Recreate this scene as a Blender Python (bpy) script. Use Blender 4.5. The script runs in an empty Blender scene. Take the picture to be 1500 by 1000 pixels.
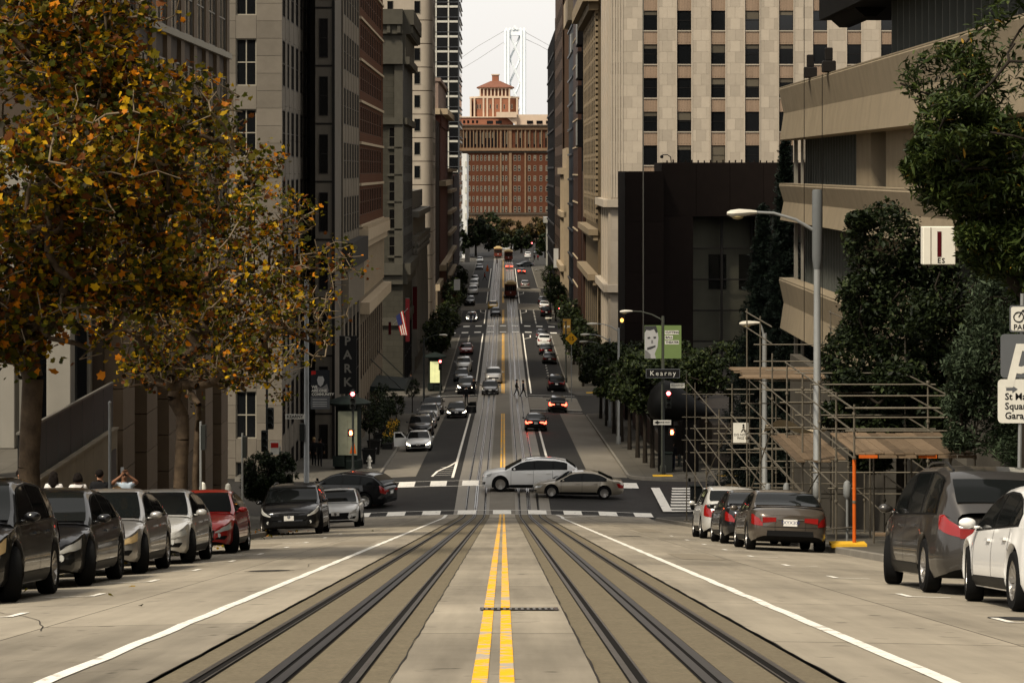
import bpy, bmesh, math, random
import numpy as np
from mathutils import Vector, Matrix
random.seed(7)
rng = np.random.default_rng(11)
S = bpy.context.scene
COL = S.collection
F, VX, VY, CZ = 3800.0, 737.4, 251.0, 30.0      # focal length in photo pixels, street vanishing point, camera height

# ---------------------------------------------------------------- camera
cam = bpy.data.objects.new('camera', bpy.data.cameras.new('camera')); COL.objects.link(cam)
cam.location = (0, 0, CZ); cam.rotation_euler = (math.radians(90), 0, 0)
cam.data.sensor_width = 36; cam.data.lens = F / 1500 * 36
cam.data.shift_x = (750 - VX) / 1500; cam.data.shift_y = -(500 - VY) / 1500
cam.data.clip_start = 0.5; cam.data.clip_end = 40000
S.camera = cam
# ---------------------------------------------------------------- sky and sun (bright overcast)
SUN_EL, SUN_AZ = 52, -38       # elevation; azimuth of the sun measured from behind the camera, negative = to the left
world = bpy.data.worlds.new('World'); S.world = world; world.use_nodes = True
wn = world.node_tree; wn.nodes.clear()
sky = wn.nodes.new('ShaderNodeTexSky'); sky.sky_type = 'NISHITA'; sky.sun_disc = False
sky.sun_elevation = math.radians(SUN_EL); sky.sun_rotation = math.radians(180 - SUN_AZ)
sky.dust_density = 4; sky.air_density = 1.2; sky.ozone_density = 1
hs = wn.nodes.new('ShaderNodeHueSaturation'); hs.inputs['Saturation'].default_value = 0.15; hs.inputs['Value'].default_value = .6
wm = wn.nodes.new('ShaderNodeMix'); wm.data_type = 'RGBA'; wm.inputs[0].default_value = 0.72
wm.inputs[7].default_value = (3.7, 3.55, 3.35, 1)      # the cloud layer
bg = wn.nodes.new('ShaderNodeBackground'); bg.inputs[1].default_value = 0.1
wo = wn.nodes.new('ShaderNodeOutputWorld')
wn.links.new(sky.outputs[0], hs.inputs['Color']); wn.links.new(hs.outputs[0], wm.inputs[6])
wn.links.new(wm.outputs[2], bg.inputs[0]); wn.links.new(bg.outputs[0], wo.inputs[0])
sl = bpy.data.lights.new('sun', 'SUN'); sl.energy = 1.5; sl.angle = math.radians(10); sl.color = (1, .89, .71)
sun = bpy.data.objects.new('sun', sl); COL.objects.link(sun)
_d = Vector((math.sin(math.radians(SUN_AZ)) * math.cos(math.radians(SUN_EL)), -math.cos(math.radians(SUN_AZ)) * math.cos(math.radians(SUN_EL)), math.sin(math.radians(SUN_EL))))
sun.rotation_euler = _d.to_track_quat('Z', 'Y').to_euler()
S.view_settings.view_transform = 'Standard'; S.view_settings.look = 'None'
S.view_settings.exposure = 1.65; S.view_settings.gamma = 1; S.view_settings.use_curve_mapping = False
try:
    S.cycles.max_bounces = 5; S.cycles.diffuse_bounces = 2; S.cycles.glossy_bounces = 3; S.cycles.transmission_bounces = 3
    S.cycles.transparent_max_bounces = 6; S.cycles.use_denoising = True
except Exception: pass

# ---------------------------------------------------------------- street profile: drop below the camera along the street
PROF = [(-320, -45), (-80, -8.73), (127, 16.93), (131, 17.4), (135, 17.8), (139, 17.97), (144, 18.0), (152, 18.1), (157, 18.36), (241, 22.35), (256, 22.85), (270, 23.2), (300, 23.55),
        (388, 24.1), (410, 24.15), (520, 23.75), (700, 24.0), (1000, 24.5), (1200, 27), (4000, 30)]
PZ = np.array([p[0] for p in PROF], float); PD = np.array([p[1] for p in PROF], float)
def Hc(z): return CZ - float(np.interp(z, PZ, PD))
def HG(x, z): return Hc(z) - 0.0030 * min(abs(x), 7.5) ** 2
def slope(z): return (Hc(z + 1.2) - Hc(z - 1.2)) / 2.4
def GX(px, z): return (px - VX) * z / F
def EZ(py, z): return CZ - (py - VY) * z / F
def zroad(py, x=0.0, lift=0.0):
    a, b = 5.0, 1500.0
    for _ in range(60):
        m = (a + b) / 2
        y = VY + F * (CZ - HG(x, m) - lift) / m
        if y > py: a = m
        else: b = m
    return a
def spot(px, py, lift=0.0):
    z = zroad(py, 3, lift)
    for _ in range(3): z = zroad(py, GX(px, z), lift)
    return GX(px, z), z

# ---------------------------------------------------------------- materials
MATS = {}
def mat(name, col, rough=.8, var=.12, scale=.8, rnd=0., metal=0., spec=.12, bump=0., bscale=25., streak=0., coat=0., emit=None, estr=1., big=0., ystreak=0., spots=0.):
    if name in MATS: return MATS[name]
    m = bpy.data.materials.new(name); MATS[name] = m; m.use_nodes = True
    nt = m.node_tree; nd = nt.nodes; lk = nt.links
    b = nd['Principled BSDF']
    b.inputs['Roughness'].default_value = rough; b.inputs['Metallic'].default_value = metal
    b.inputs['Specular IOR Level'].default_value = spec; b.inputs['Coat Weight'].default_value = coat
    if coat: b.inputs['Coat Roughness'].default_value = .03
    b.inputs['Base Color'].default_value = (*col, 1)
    if emit:
        b.inputs['Emission Color'].default_value = (*emit, 1); b.inputs['Emission Strength'].default_value = estr
    geo = None
    def pos():
        nonlocal geo
        if geo is None: geo = nd.new('ShaderNodeNewGeometry')
        return geo.outputs['Position']
    def noise(sc, vec, det=5):
        n = nd.new('ShaderNodeTexNoise'); n.inputs['Scale'].default_value = sc; n.inputs['Detail'].default_value = det
        n.inputs['Roughness'].default_value = .62
        lk.new(vec, n.inputs['Vector']); return n.outputs['Fac']
    def math_(op, a, c):
        n = nd.new('ShaderNodeMath'); n.operation = op
        for i, v in enumerate((a, c)):
            if isinstance(v, (int, float)): n.inputs[i].default_value = v
            else: lk.new(v, n.inputs[i])
        return n.outputs[0]
    val = None
    def addv(sock, amp):
        nonlocal val
        s = math_('MULTIPLY', math_('SUBTRACT', sock, .5), 2 * amp)
        val = math_('ADD', s, 1.0) if val is None else math_('ADD', val, s)
    if var: addv(noise(scale, pos()), var * 1.8)
    if big: addv(noise(scale * .13, pos(), 3), big * 1.8)
    if streak:
        mp = nd.new('ShaderNodeMapping'); mp.inputs['Scale'].default_value = (1, 1, .06); lk.new(pos(), mp.inputs['Vector'])
        addv(noise(1.6, mp.outputs[0]), streak * 1.8)
    if ystreak:
        mp = nd.new('ShaderNodeMapping'); mp.inputs['Scale'].default_value = (2.2, .05, 1); lk.new(pos(), mp.inputs['Vector'])
        addv(noise(1.0, mp.outputs[0], 4), ystreak * 1.8)
    if spots:
        mr = nd.new('ShaderNodeMapRange'); mr.inputs[1].default_value = .66; mr.inputs[2].default_value = .74; mr.inputs[3].default_value = .5; mr.inputs[4].default_value = .5 - spots * .5
        lk.new(noise(2.6, pos(), 2), mr.inputs[0]); addv(mr.outputs[0], 1.0)
    if rnd:
        oi = nd.new('ShaderNodeObjectInfo'); addv(oi.outputs['Random'], rnd)
    if val is not None:
        vm = nd.new('ShaderNodeVectorMath'); vm.operation = 'SCALE'; vm.inputs[0].default_value = col
        lk.new(math_('MAXIMUM', val, .1), vm.inputs['Scale']); lk.new(vm.outputs[0], b.inputs['Base Color'])
    if bump:
        bp = nd.new('ShaderNodeBump'); bp.inputs['Strength'].default_value = bump; bp.inputs['Distance'].default_value = .02
        lk.new(noise(bscale, pos(), 4), bp.inputs['Height']); lk.new(bp.outputs[0], b.inputs['Normal'])
    return m
def paint_mat(name, col, under, thr=.38, sc=5):
    """road paint worn through to the surface below"""
    m = mat(name, col, .7, .08, 2)
    nt = m.node_tree; nd = nt.nodes; lk = nt.links; b = nd['Principled BSDF']
    src = b.inputs['Base Color'].links[0].from_socket
    g = nd.new('ShaderNodeNewGeometry'); n = nd.new('ShaderNodeTexNoise'); n.inputs['Scale'].default_value = sc; n.inputs['Detail'].default_value = 8; n.inputs['Roughness'].default_value = .7
    lk.new(g.outputs['Position'], n.inputs['Vector'])
    r = nd.new('ShaderNodeMapRange'); r.inputs[1].default_value = thr - .03; r.inputs[2].default_value = thr + .05; lk.new(n.outputs['Fac'], r.inputs[0])
    x = nd.new('ShaderNodeMix'); x.data_type = 'RGBA'; x.inputs[6].default_value = (*under, 1); lk.new(r.outputs[0], x.inputs[0]); lk.new(src, x.inputs[7])
    lk.new(x.outputs[2], b.inputs['Base Color']); return m
def leaf_mat(name, cols, trans=.3, rough=.55):
    if name in MATS: return MATS[name]
    m = bpy.data.materials.new(name); MATS[name] = m; m.use_nodes = True
    nt = m.node_tree; nd = nt.nodes; lk = nt.links; b = nd['Principled BSDF']
    g = nd.new('ShaderNodeNewGeometry'); r = nd.new('ShaderNodeValToRGB'); r.color_ramp.interpolation = 'CONSTANT'
    els = r.color_ramp.elements
    while len(els) < len(cols): els.new(.5)
    tot = sum(c[1] for c in cols); a = 0
    for e, (c, w) in zip(els, cols):
        e.position = a / tot; e.color = (*c, 1); a += w
    lk.new(g.outputs['Random Per Island'], r.inputs[0]); lk.new(r.outputs[0], b.inputs['Base Color'])
    b.inputs['Roughness'].default_value = rough; b.inputs['Specular IOR Level'].default_value = .12
    t = nd.new('ShaderNodeBsdfTranslucent'); lk.new(r.outputs[0], t.inputs['Color'])
    x = nd.new('ShaderNodeMixShader'); x.inputs[0].default_value = trans
    lk.new(b.outputs[0], x.inputs[1]); lk.new(t.outputs[0], x.inputs[2]); lk.new(x.outputs[0], nd['Material Output'].inputs[0])
    return m
def brick_overlay(name, col, bw, bh, mortar=.02, mcol=None, off=.5, axis='xz', **k):
    """a wall material whose far, unresolvable joints come from a brick texture"""
    m = mat(name, col, **k); nt = m.node_tree; nd = nt.nodes; lk = nt.links; b = nd['Principled BSDF']
    src = b.inputs['Base Color'].links[0].from_socket if b.inputs['Base Color'].links else None
    g = nd.new('ShaderNodeNewGeometry'); sp = nd.new('ShaderNodeSeparateXYZ'); lk.new(g.outputs['Position'], sp.inputs[0])
    ad = nd.new('ShaderNodeMath'); ad.operation = 'ADD'; lk.new(sp.outputs[0], ad.inputs[0]); lk.new(sp.outputs[1], ad.inputs[1])
    cb = nd.new('ShaderNodeCombineXYZ')
    if axis == 'xy': lk.new(sp.outputs[0], cb.inputs[0]); lk.new(sp.outputs[1], cb.inputs[1])
    else: lk.new(ad.outputs[0], cb.inputs[0]); lk.new(sp.outputs[2], cb.inputs[1])
    t = nd.new('ShaderNodeTexBrick'); t.offset = off; t.inputs['Scale'].default_value = 1; t.inputs['Mortar Size'].default_value = mortar
    t.inputs['Brick Width'].default_value = bw; t.inputs['Row Height'].default_value = bh
    t.inputs['Color1'].default_value = (1, 1, 1, 1); t.inputs['Color2'].default_value = (.84, .84, .84, 1)
    mc = mcol or .55; t.inputs['Mortar'].default_value = (mc, mc, mc, 1)
    lk.new(cb.outputs[0], t.inputs['Vector'])
    x = nd.new('ShaderNodeMix'); x.data_type = 'RGBA'; x.blend_type = 'MULTIPLY'; x.inputs[0].default_value = 1
    if src: lk.new(src, x.inputs[6])
    else: x.inputs[6].default_value = (*col, 1)
    lk.new(t.outputs['Color'], x.inputs[7]); lk.new(x.outputs[2], b.inputs['Base Color']); return m

# ---------------------------------------------------------------- mesh building
class MB:
    def __init__(s): s.v = []; s.f = []; s.m = []
    def add(s, vs, fs, mi=0):
        o = len(s.v); s.v += [tuple(p) for p in vs]; s.f += [tuple(i + o for i in f) for f in fs]; s.m += [mi] * len(fs); return s
    def box(s, x0, x1, y0, y1, z0, z1, mi=0):
        return s.add([(x0, y0, z0), (x1, y0, z0), (x1, y1, z0), (x0, y1, z0), (x0, y0, z1), (x1, y0, z1), (x1, y1, z1), (x0, y1, z1)],
                     [(3, 2, 1, 0), (4, 5, 6, 7), (0, 1, 5, 4), (1, 2, 6, 5), (2, 3, 7, 6), (3, 0, 4, 7)], mi)
    def loft(s, rings, closed=True, caps=True, mi=0):
        n = len(rings[0]); o = []; fs = []
        for r in rings: o += list(r)
        for i in range(len(rings) - 1):
            for j in range(n if closed else n - 1):
                k = (j + 1) % n; fs.append((i * n + j, i * n + k, (i + 1) * n + k, (i + 1) * n + j))
        if caps and closed:
            fs.append(tuple(range(n - 1, -1, -1))); fs.append(tuple(range((len(rings) - 1) * n, len(rings) * n)))
        return s.add(o, fs, mi)
    def tube(s, pts, r, n=6, mi=0, caps=True):
        pts = [Vector(p) for p in pts]; rs = r if isinstance(r, (list, tuple)) else [r] * len(pts); rings = []
        for i, p in enumerate(pts):
            d = (pts[min(i + 1, len(pts) - 1)] - pts[max(i - 1, 0)])
            if d.length < 1e-9: d = Vector((0, 0, 1))
            d.normalize(); a = d.cross(Vector((0, 0, 1)) if abs(d.z) < .9 else Vector((1, 0, 0))).normalized(); b = d.cross(a)
            rings.append([p + (a * math.cos(t) + b * math.sin(t)) * rs[i] for t in [2 * math.pi * k / n for k in range(n)]])
        return s.loft(rings, True, caps, mi)
    def lathe(s, prof, n=16, c=(0, 0, 0), axis='z', mi=0, caps=True):
        rings = []
        for r, h in prof:
            ring = []
            for k in range(n):
                t = 2 * math.pi * k / n; a, b = r * math.cos(t), r * math.sin(t)
                ring.append((c[0] + a, c[1] + b, c[2] + h) if axis == 'z' else ((c[0] + h, c[1] + a, c[2] + b) if axis == 'x' else (c[0] + a, c[1] + h, c[2] + b)))
            rings.append(ring)
        return s.loft(rings, True, caps, mi)
    def prism(s, poly, axis, a, b, mi=0):
        def P(u, v, w): return (u, w, v) if axis == 'y' else ((w, u, v) if axis == 'x' else (u, v, w))
        n = len(poly); vs = [P(u, v, a) for u, v in poly] + [P(u, v, b) for u, v in poly]
        fs = [tuple(range(n)), tuple(range(2 * n - 1, n - 1, -1))] + [(j, j + n, (j + 1) % n + n, (j + 1) % n) for j in range(n)]
        return s.add(vs, fs, mi)
    def ellipsoid(s, c, r, n=10, m=7, mi=0):
        return s.loft([[(c[0] + r[0] * math.sin(a) * math.cos(t), c[1] + r[1] * math.sin(a) * math.sin(t), c[2] + r[2] * math.cos(a)) for t in [2 * math.pi * k / n for k in range(n)]]
                       for a in [math.pi * (.04 + .92 * i / (m - 1)) for i in range(m)]], True, True, mi)
    def mesh(s, name, mats, smooth=False, fix=True):
        me = bpy.data.meshes.new(name); me.from_pydata(s.v, [], s.f)
        for m in (mats if isinstance(mats, (list, tuple)) else [mats]): me.materials.append(m)
        if any(s.m): me.polygons.foreach_set('material_index', s.m)
        if fix:
            bm = bmesh.new(); bm.from_mesh(me); bmesh.ops.recalc_face_normals(bm, faces=bm.faces); bm.to_mesh(me); bm.free()
        if smooth:
            me.polygons.foreach_set('use_smooth', [True] * len(me.polygons))
            if smooth != 'all' and hasattr(me, 'set_sharp_from_angle'): me.set_sharp_from_angle(angle=math.radians(38))
        me.update(); return me
WL = {}
def obj(name, me, parent=None, loc=(0, 0, 0)):
    """link an object; loc is its place in the world (parents are never rotated, except moving things built in local space)"""
    o = bpy.data.objects.new(name, me); COL.objects.link(o); loc = Vector(loc); WL[o.name] = loc
    if parent is not None: o.parent = parent; o.location = loc - WL[parent.name]
    else: o.location = loc
    return o
def tag(o, label, cat, group=None, kind=None):
    if label: o['label'] = label
    if cat: o['category'] = cat
    if group: o['group'] = group
    if kind: o['kind'] = kind
    return o
def thing(name, label, cat, loc=(0, 0, 0), group=None): return tag(obj(name, None, None, loc), label, cat, group)
def struct(o): o['kind'] = 'structure'; return o
_BOX = {}
def boxmesh(dx, dy, dz, m, bev=0):
    k = (round(dx, 3), round(dy, 3), round(dz, 3), m.name, bev)
    if k not in _BOX:
        b = MB().box(-dx / 2, dx / 2, -dy / 2, dy / 2, -dz / 2, dz / 2)
        me = b.mesh('piece', m, fix=False)
        if bev:
            bm = bmesh.new(); bm.from_mesh(me); bmesh.ops.bevel(bm, geom=bm.edges[:], offset=bev, segments=1, affect='EDGES'); bm.to_mesh(me); bm.free()
        _BOX[k] = me
    return _BOX[k]
def piece(name, parent, x0, x1, y0, y1, z0, z1, m, bev=0):
    x0, x1 = min(x0, x1), max(x0, x1); y0, y1 = min(y0, y1), max(y0, y1); z0, z1 = min(z0, z1), max(z0, z1)
    return obj(name, boxmesh(x1 - x0, y1 - y0, z1 - z0, m, bev), parent, ((x0 + x1) / 2, (y0 + y1) / 2, (z0 + z1) / 2))
def part(name, mb, m, parent, smooth=False, base=None):
    """mb is in world coordinates; the object's origin goes to the parent's"""
    c = WL[parent.name] if parent is not None else Vector(base or (0, 0, 0))
    mb.v = [(p[0] - c.x, p[1] - c.y, p[2] - c.z) for p in mb.v]
    return obj(name, mb.mesh(name, m, smooth), parent, c)
def lettering(parent, body, loc, size, m, name='lettering', rot=(math.pi / 2, 0, 0), align='CENTER', ext=.002, space=1.0, bold=0., shear=0.):
    cu = bpy.data.curves.new(name, 'FONT'); cu.body = body; cu.size = size; cu.align_x = align; cu.align_y = 'CENTER'; cu.extrude = ext
    cu.space_character = space; cu.offset = bold; cu.resolution_u = 2; cu.shear = shear
    o = obj(name, text_mesh(cu, m), parent, loc); o.rotation_euler = rot; return o
TXT = []
def text_mesh(cu, m):
    me = bpy.data.meshes.new('lettering'); me.materials.append(m); TXT.append((cu, me)); return me
def flush_text():
    ts = []
    for cu, me in TXT: t = bpy.data.objects.new('text', cu); COL.objects.link(t); ts.append(t)
    dg = bpy.context.evaluated_depsgraph_get(); dg.update()
    for t, (cu, me) in zip(ts, TXT):
        src = t.evaluated_get(dg).to_mesh(); bm = bmesh.new(); bm.from_mesh(src); 
        for f in bm.faces: f.material_index = 0
        bm.to_mesh(me); bm.free(); t.evaluated_get(dg).to_mesh_clear()
    for t in ts: bpy.data.objects.remove(t)
# ---------------------------------------------------------------- ground, roads, tracks, pavements
CONC = (.235, .206, .160); ASPH = (.018, .0165, .0145)
M_conc = mat('road_concrete', CONC, .85, .10, 1.3, rnd=.12, bump=.25, bscale=40, big=.3, ystreak=.25, spots=.55)
M_conc2 = mat('road_concrete_old', (.155, .138, .112), .85, .12, 1.3, bump=.15, bscale=40, big=.12)
M_bed = mat('track_bed_aggregate', (.138, .115, .077), .9, .30, 22, bump=.35, bscale=60, big=.1)
M_bedfar = mat('track_bed_worn', (.15, .13, .10), .5, .14, 1.5, big=.15, spec=.5, ystreak=.1)
M_asph = mat('asphalt', ASPH, .8, .25, 1.0, bump=.2, bscale=60, big=.25, spec=.2)
M_tar = mat('tar_seam', (.022, .019, .016), .7, .2, 4)
M_steel = mat('rail_steel', (.13, .125, .12), .22, .25, 4, metal=.9)
M_rust = mat('rail_worn', (.075, .066, .058), .4, .4, 6, metal=.5)
M_groove = mat('rail_groove', (.006, .005, .004), .9, 0)
M_white = paint_mat('white_paint', (.70, .67, .60), (.30, .27, .22), .40, 4)
M_whitef = paint_mat('white_paint_far', (.72, .68, .60), (.12, .11, .1), .36, 3)
M_yellow = paint_mat('yellow_paint', (.80, .40, .008), (.36, .32, .26), .46, 2.6)
M_side = brick_overlay('sidewalk_concrete', (.085, .077, .063), .95, .95, .012, .55, 0, 'xy', rough=.9, var=.12, scale=1, big=.15)
M_kerb = mat('kerb_stone', (.17, .155, .13), .85, .2, 2)
M_dirt = mat('iron_dark', (.02, .02, .02), .6, .2, 5, metal=.6)

def zrange(a, b, fine=2.0, coarse=8.0):
    out = [a]; z = a
    ks = [p[0] for p in PROF if a < p[0] < b]
    while z < b - 1e-6:
        z = min(b, z + (fine if z < 160 else coarse)); 
        for k in list(ks):
            if k <= z: 
                if k < z - .05: out.append(k)
                ks.remove(k)
        out.append(z)
    return out
def strip(mb, x0, x1, z0, z1, dz, mi=0, fine=2.0, xn=1):
    zs = zrange(z0, z1, fine); fx = [(lambda t, a=a: a) if not callable(a) else a for a in (x0, x1)]
    vs = []; fs = []
    for z in zs:
        for k in range(xn + 1):
            x = fx[0](z) + (fx[1](z) - fx[0](z)) * k / xn
            vs.append((x, z, HG(x, z) + dz))
    n = xn + 1
    for i in range(len(zs) - 1):
        for k in range(xn): fs.append((i * n + k, i * n + k + 1, (i + 1) * n + k + 1, (i + 1) * n + k))
    return mb.add(vs, fs, mi)
def flat(name, mb, m, parent=None, base=(0, 0, 0), smooth=False):
    me = mb.mesh(name, m, fix=False); o = obj(name, me, parent, WL[parent.name] if parent is not None else (0, 0, 0)); return o

# ground: one sheet of asphalt to the far shore, then the bay
g = MB()
zs = [-320, -200, -80, -40] + zrange(0, 1200, 3, 20) + [2000, 4000]
xs = [-900, -200, -60, -20, -12, -7.5, -5, -2.5, 0, 2.5, 5, 7.5, 12, 20, 60, 200, 900]
g.add([(x, z, HG(x, z) - .06) for z in zs for x in xs], [(i * len(xs) + k, i * len(xs) + k + 1, (i + 1) * len(xs) + k + 1, (i + 1) * len(xs) + k) for i in range(len(zs) - 1) for k in range(len(xs) - 1)])
struct(flat('ground', g, M_asph))
M_water = mat('bay_water', (.12, .15, .17), .15, .1, .05, bump=.3, bscale=.5)
struct(flat('water', MB().add([(-9000, 1300, 1.8), (9000, 1300, 1.8), (9000, 14000, 1.8), (-9000, 14000, 1.8)], [(0, 1, 2, 3)]), M_water))
# distant hills beyond the bay
h = MB(); pts = []
for i in range(81):
    x = -3600 + 90 * i; t = 60 + 45 * math.sin(x / 420 + 1.1) + 25 * math.sin(x / 170) + 30 * math.exp(-((x - 160) / 130) ** 2)
    pts.append((x, max(20, t * .55)))
h.loft([[(x, 13000, 0) for x, t in pts], [(x, 13600, t * 2.6) for x, t in pts], [(x, 14500, t * 1.2) for x, t in pts]], False, False)
struct(flat('hills', h, mat('far_hills', (.62, .64, .66), 1, .05, .01)))  # hill colour lightened to carry the distance haze

# near block: concrete roadway of separate slabs
road = struct(flat('road', strip(strip(MB(), -7.6, -2.26, -60, 134.2, -.035), 2.16, 7.6, -60, 134.2, -.035), M_tar))
TC = (-1.48, 1.36)                       # centres of the two tracks
rr = random.Random(3)
for (x0, x1, w) in ((-7.5, -4.25, 7.4), (-4.235, -2.27, 7.4), (2.17, 4.2, 7.4), (4.215, 7.5, 7.4), (-.71, .60, 5.6)):
    z = -30.0
    while z < 134.1:
        z1 = min(134.15, z + w * rr.uniform(.85, 1.15))
        if z1 > 134.15 - 2: z1 = 134.15
        sk = rr.uniform(-.05, .05)
        me = MB(); strip(me, x0, x1, z + .018, z1 - .018, 0, 0, 1.9, 2); 
        o = flat('concrete_slab', me, M_conc, road); z = z1
# roadway beyond the crossing
fr = MB()
for a, b in ((-7.6, -2.62), (2.52, 7.6)):
    strip(fr, a, b, 134.25, 1000, -.012, 0, 2, 2)
road2 = struct(flat('asphalt_road', fr, M_asph))
cb = MB(); strip(cb, -7.5, -5.3, 157, 240, -.004); strip(cb, 5.2, 7.5, 157, 240, -.004)
strip(cb, lambda z: -7.5, lambda z: -5.3, 100, 100.001, -.004)
flat('parking_lane', cb, M_conc2, road2)
ib = MB(); strip(ib, -7.5, -2.63, 246, 266, -.004, 0, 2, 2); strip(ib, 2.53, 7.5, 246, 266, -.004, 0, 2, 2)
strip(ib, -7.5, -2.63, 452, 470, -.004, 0, 2, 2); strip(ib, 2.53, 7.5, 452, 470, -.004, 0, 2, 2)
strip(ib, -7.5, -2.63, 515, 528, -.004, 0, 2, 2); strip(ib, 2.53, 7.5, 515, 528, -.004, 0, 2, 2)
flat('crossing_concrete', ib, M_conc2, road2)
# cable car tracks
trk = struct(flat('track_bed', strip(strip(MB(), -2.25, -.72, -60, 134.2, -.012, 0, 2), .61, 2.15, -60, 134.2, -.012, 0, 2), M_bed))
b2 = MB()
strip(b2, -2.6, -.75, 134.2, 1000, -.012); strip(b2, .63, 2.5, 134.2, 1000, -.012)
flat('track_bed_far', b2, M_bedfar, trk)
b3 = MB(); strip(b3, -.75, .63, 134.2, 1000, -.006); flat('median_strip', b3, M_conc2, trk)
def wav(x, s, a=.004):
    return lambda z: x + a * math.sin(z * 1.7 + s) + a * .8 * math.sin(z * 4.3 + 2 * s)
sm = MB()
for i, x in enumerate((-2.265, -.715, .605, 2.165)):
    strip(sm, wav(x - .005, i), wav(x + .006, i + .4, .006), -30, 134, .004, 0, .35)
flat('tar_seam', sm, M_tar, trk)
for c in TC:
    for sgn in (-1, 1):
        xc = c + sgn * .5
        gm = MB(); strip(gm, xc - .065, xc + .065, -60, 1000, -.006); flat('rail_groove', gm, M_groove, trk)
        for za, zb, mm in ((-60, 134, M_rust), (134, 1000, M_steel)):
            rm = MB(); strip(rm, xc + sgn * .01, xc + sgn * .055, za, zb, .002); strip(rm, xc - sgn * .06, xc - sgn * .045, za, zb, -.001); flat('rail', rm, mm, trk)
    gm = MB(); strip(gm, c - .1, c + .1, -60, 1000, -.006); flat('slot_groove', gm, M_groove, trk)
    for za, zb, mm in ((-60, 134, mat('slot_steel', (.05, .048, .049), .4, .3, 5, metal=.5)), (134, 1000, M_steel)):
        rm = MB(); strip(rm, c - .085, c - .016, za, zb, .003); strip(rm, c + .016, c + .085, za, zb, .003); flat('slot_rail', rm, mm, trk)
# painted lines
def marking(name, mb, m, par): return flat(name, mb, m, par)
ym = MB(); strip(ym, -.20, -.10, -30, 134.2, .005, 0, 1); strip(ym, -.025, .07, -30, 134.2, .005, 0, 1)
marking('yellow_line', ym, M_yellow, road)
ym = MB()
for a, b in ((152.6, 238), (272, 386), (412, 450), (472, 513), (530, 700)):
    strip(ym, -.20, -.08, a, b, .005); strip(ym, .0, .12, a, b, .005)
marking('yellow_line', ym, M_yellow, road2)
wl = MB(); strip(wl, wav(-3.0, 1, .008), wav(-2.88, 1, .008), -30, 127, .006, 0, 1); strip(wl, wav(2.80, 2, .008), wav(2.92, 2, .008), -30, 124, .006, 0, 1)
def ribbon(mb, pts, w, dz=.006, mi=0):
    vs = []; fs = []
    for i, (x, z) in enumerate(pts):
        a = pts[max(i - 1, 0)]; b = pts[min(i + 1, len(pts) - 1)]; dx, dy = b[0] - a[0], b[1] - a[1]; l = math.hypot(dx, dy) or 1
        nx, ny = -dy / l * w / 2, dx / l * w / 2
        vs += [(x - nx, z - ny, HG(x - nx, z - ny) + dz), (x + nx, z + ny, HG(x + nx, z + ny) + dz)]
    fs = [(2 * i, 2 * i + 1, 2 * i + 3, 2 * i + 2) for i in range(len(pts) - 1)]
    return mb.add(vs, fs, mi)
ribbon(wl, [(2.86, 124), (2.9, 127), (2.95, 130), (2.9, 132), (2.75, 133.6)], .16)
ribbon(wl, [(2.95, 129), (3.5, 131.2), (4.3, 132.6), (4.9, 133.6)], .16)
ribbon(wl, [(-2.94, 127), (-2.95, 133.8)], .16)
marking('lane_line', wl, M_white, road)
# parking bay ticks beside the parked cars
pk = MB()
for z in (26.5, 31.8, 37.0, 42.3, 47.8, 53.5, 60, 66, 73, 80):
    ribbon(pk, [(-5.62, z), (-5.05, z)], .09); ribbon(pk, [(-5.05, z - .05), (-5.05, z + .9)], .09)
for z in (25.3, 31.6, 38.6, 45, 51.5, 57.5, 63.5, 69.5, 76):
    ribbon(pk, [(5.45, z), (4.95, z)], .09); ribbon(pk, [(4.95, z - .05), (4.95, z + .9)], .09)
marking('parking_tick', pk, M_white, road)
wl = MB()
for (z0, z1, x0, x1) in ((155, 171, -3.2, -3.0), (171, 238, -3.05, -2.95), (272, 386, -3.05, -2.95), (412, 450, -3.3, -3.0), (472, 513, -3.05, -2.95), (530, 640, -3.05, -2.95)):
    s = 1 if z0 != 155 else 1
    strip(wl, -3.12, -2.96, z0, z1, .005)
for (z0, z1) in ((156, 214), (272, 386), (412, 450), (472, 513), (530, 640)): strip(wl, 2.82, 2.98, z0, z1, .005)
ribbon(wl, [(-3.04, 170), (-3.4, 166), (-4.1, 161), (-4.3, 156.5)], .15); 
for k in range(5): ribbon(wl, [(-4.15 + .05 * k, 157.5 + 1.8 * k), (-3.1, 157.5 + 1.8 * k)], .12)
for z0, sx in ((378, 1), (446, 1), (508, 1), (446, -1)):
    ribbon(wl, [(sx * 2.95, z0 - 6), (sx * 3.9, z0 - 2), (sx * 3.95, z0 + 4)], .16)
for k in range(26): ribbon(wl, [(-5.0, 275 + 4.2 * k), (-5.0, 276 + 4.2 * k)], .2); ribbon(wl, [(5.2, 275 + 4.2 * k), (5.2, 276 + 4.2 * k)], .2)
for k in range(10): ribbon(wl, [(5.2, 413 + 4 * k), (5.2, 414.4 + 4 * k)], .22)
for z in (246.2, 242.4, 265.8, 269.6, 451, 471, 514, 529): strip_pts = ribbon(wl, [(-7.4, z), (-2.7, z)], .28); ribbon(wl, [(2.6, z), (7.4, z)], .28)
marking('lane_line', wl, M_whitef, road2)
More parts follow.
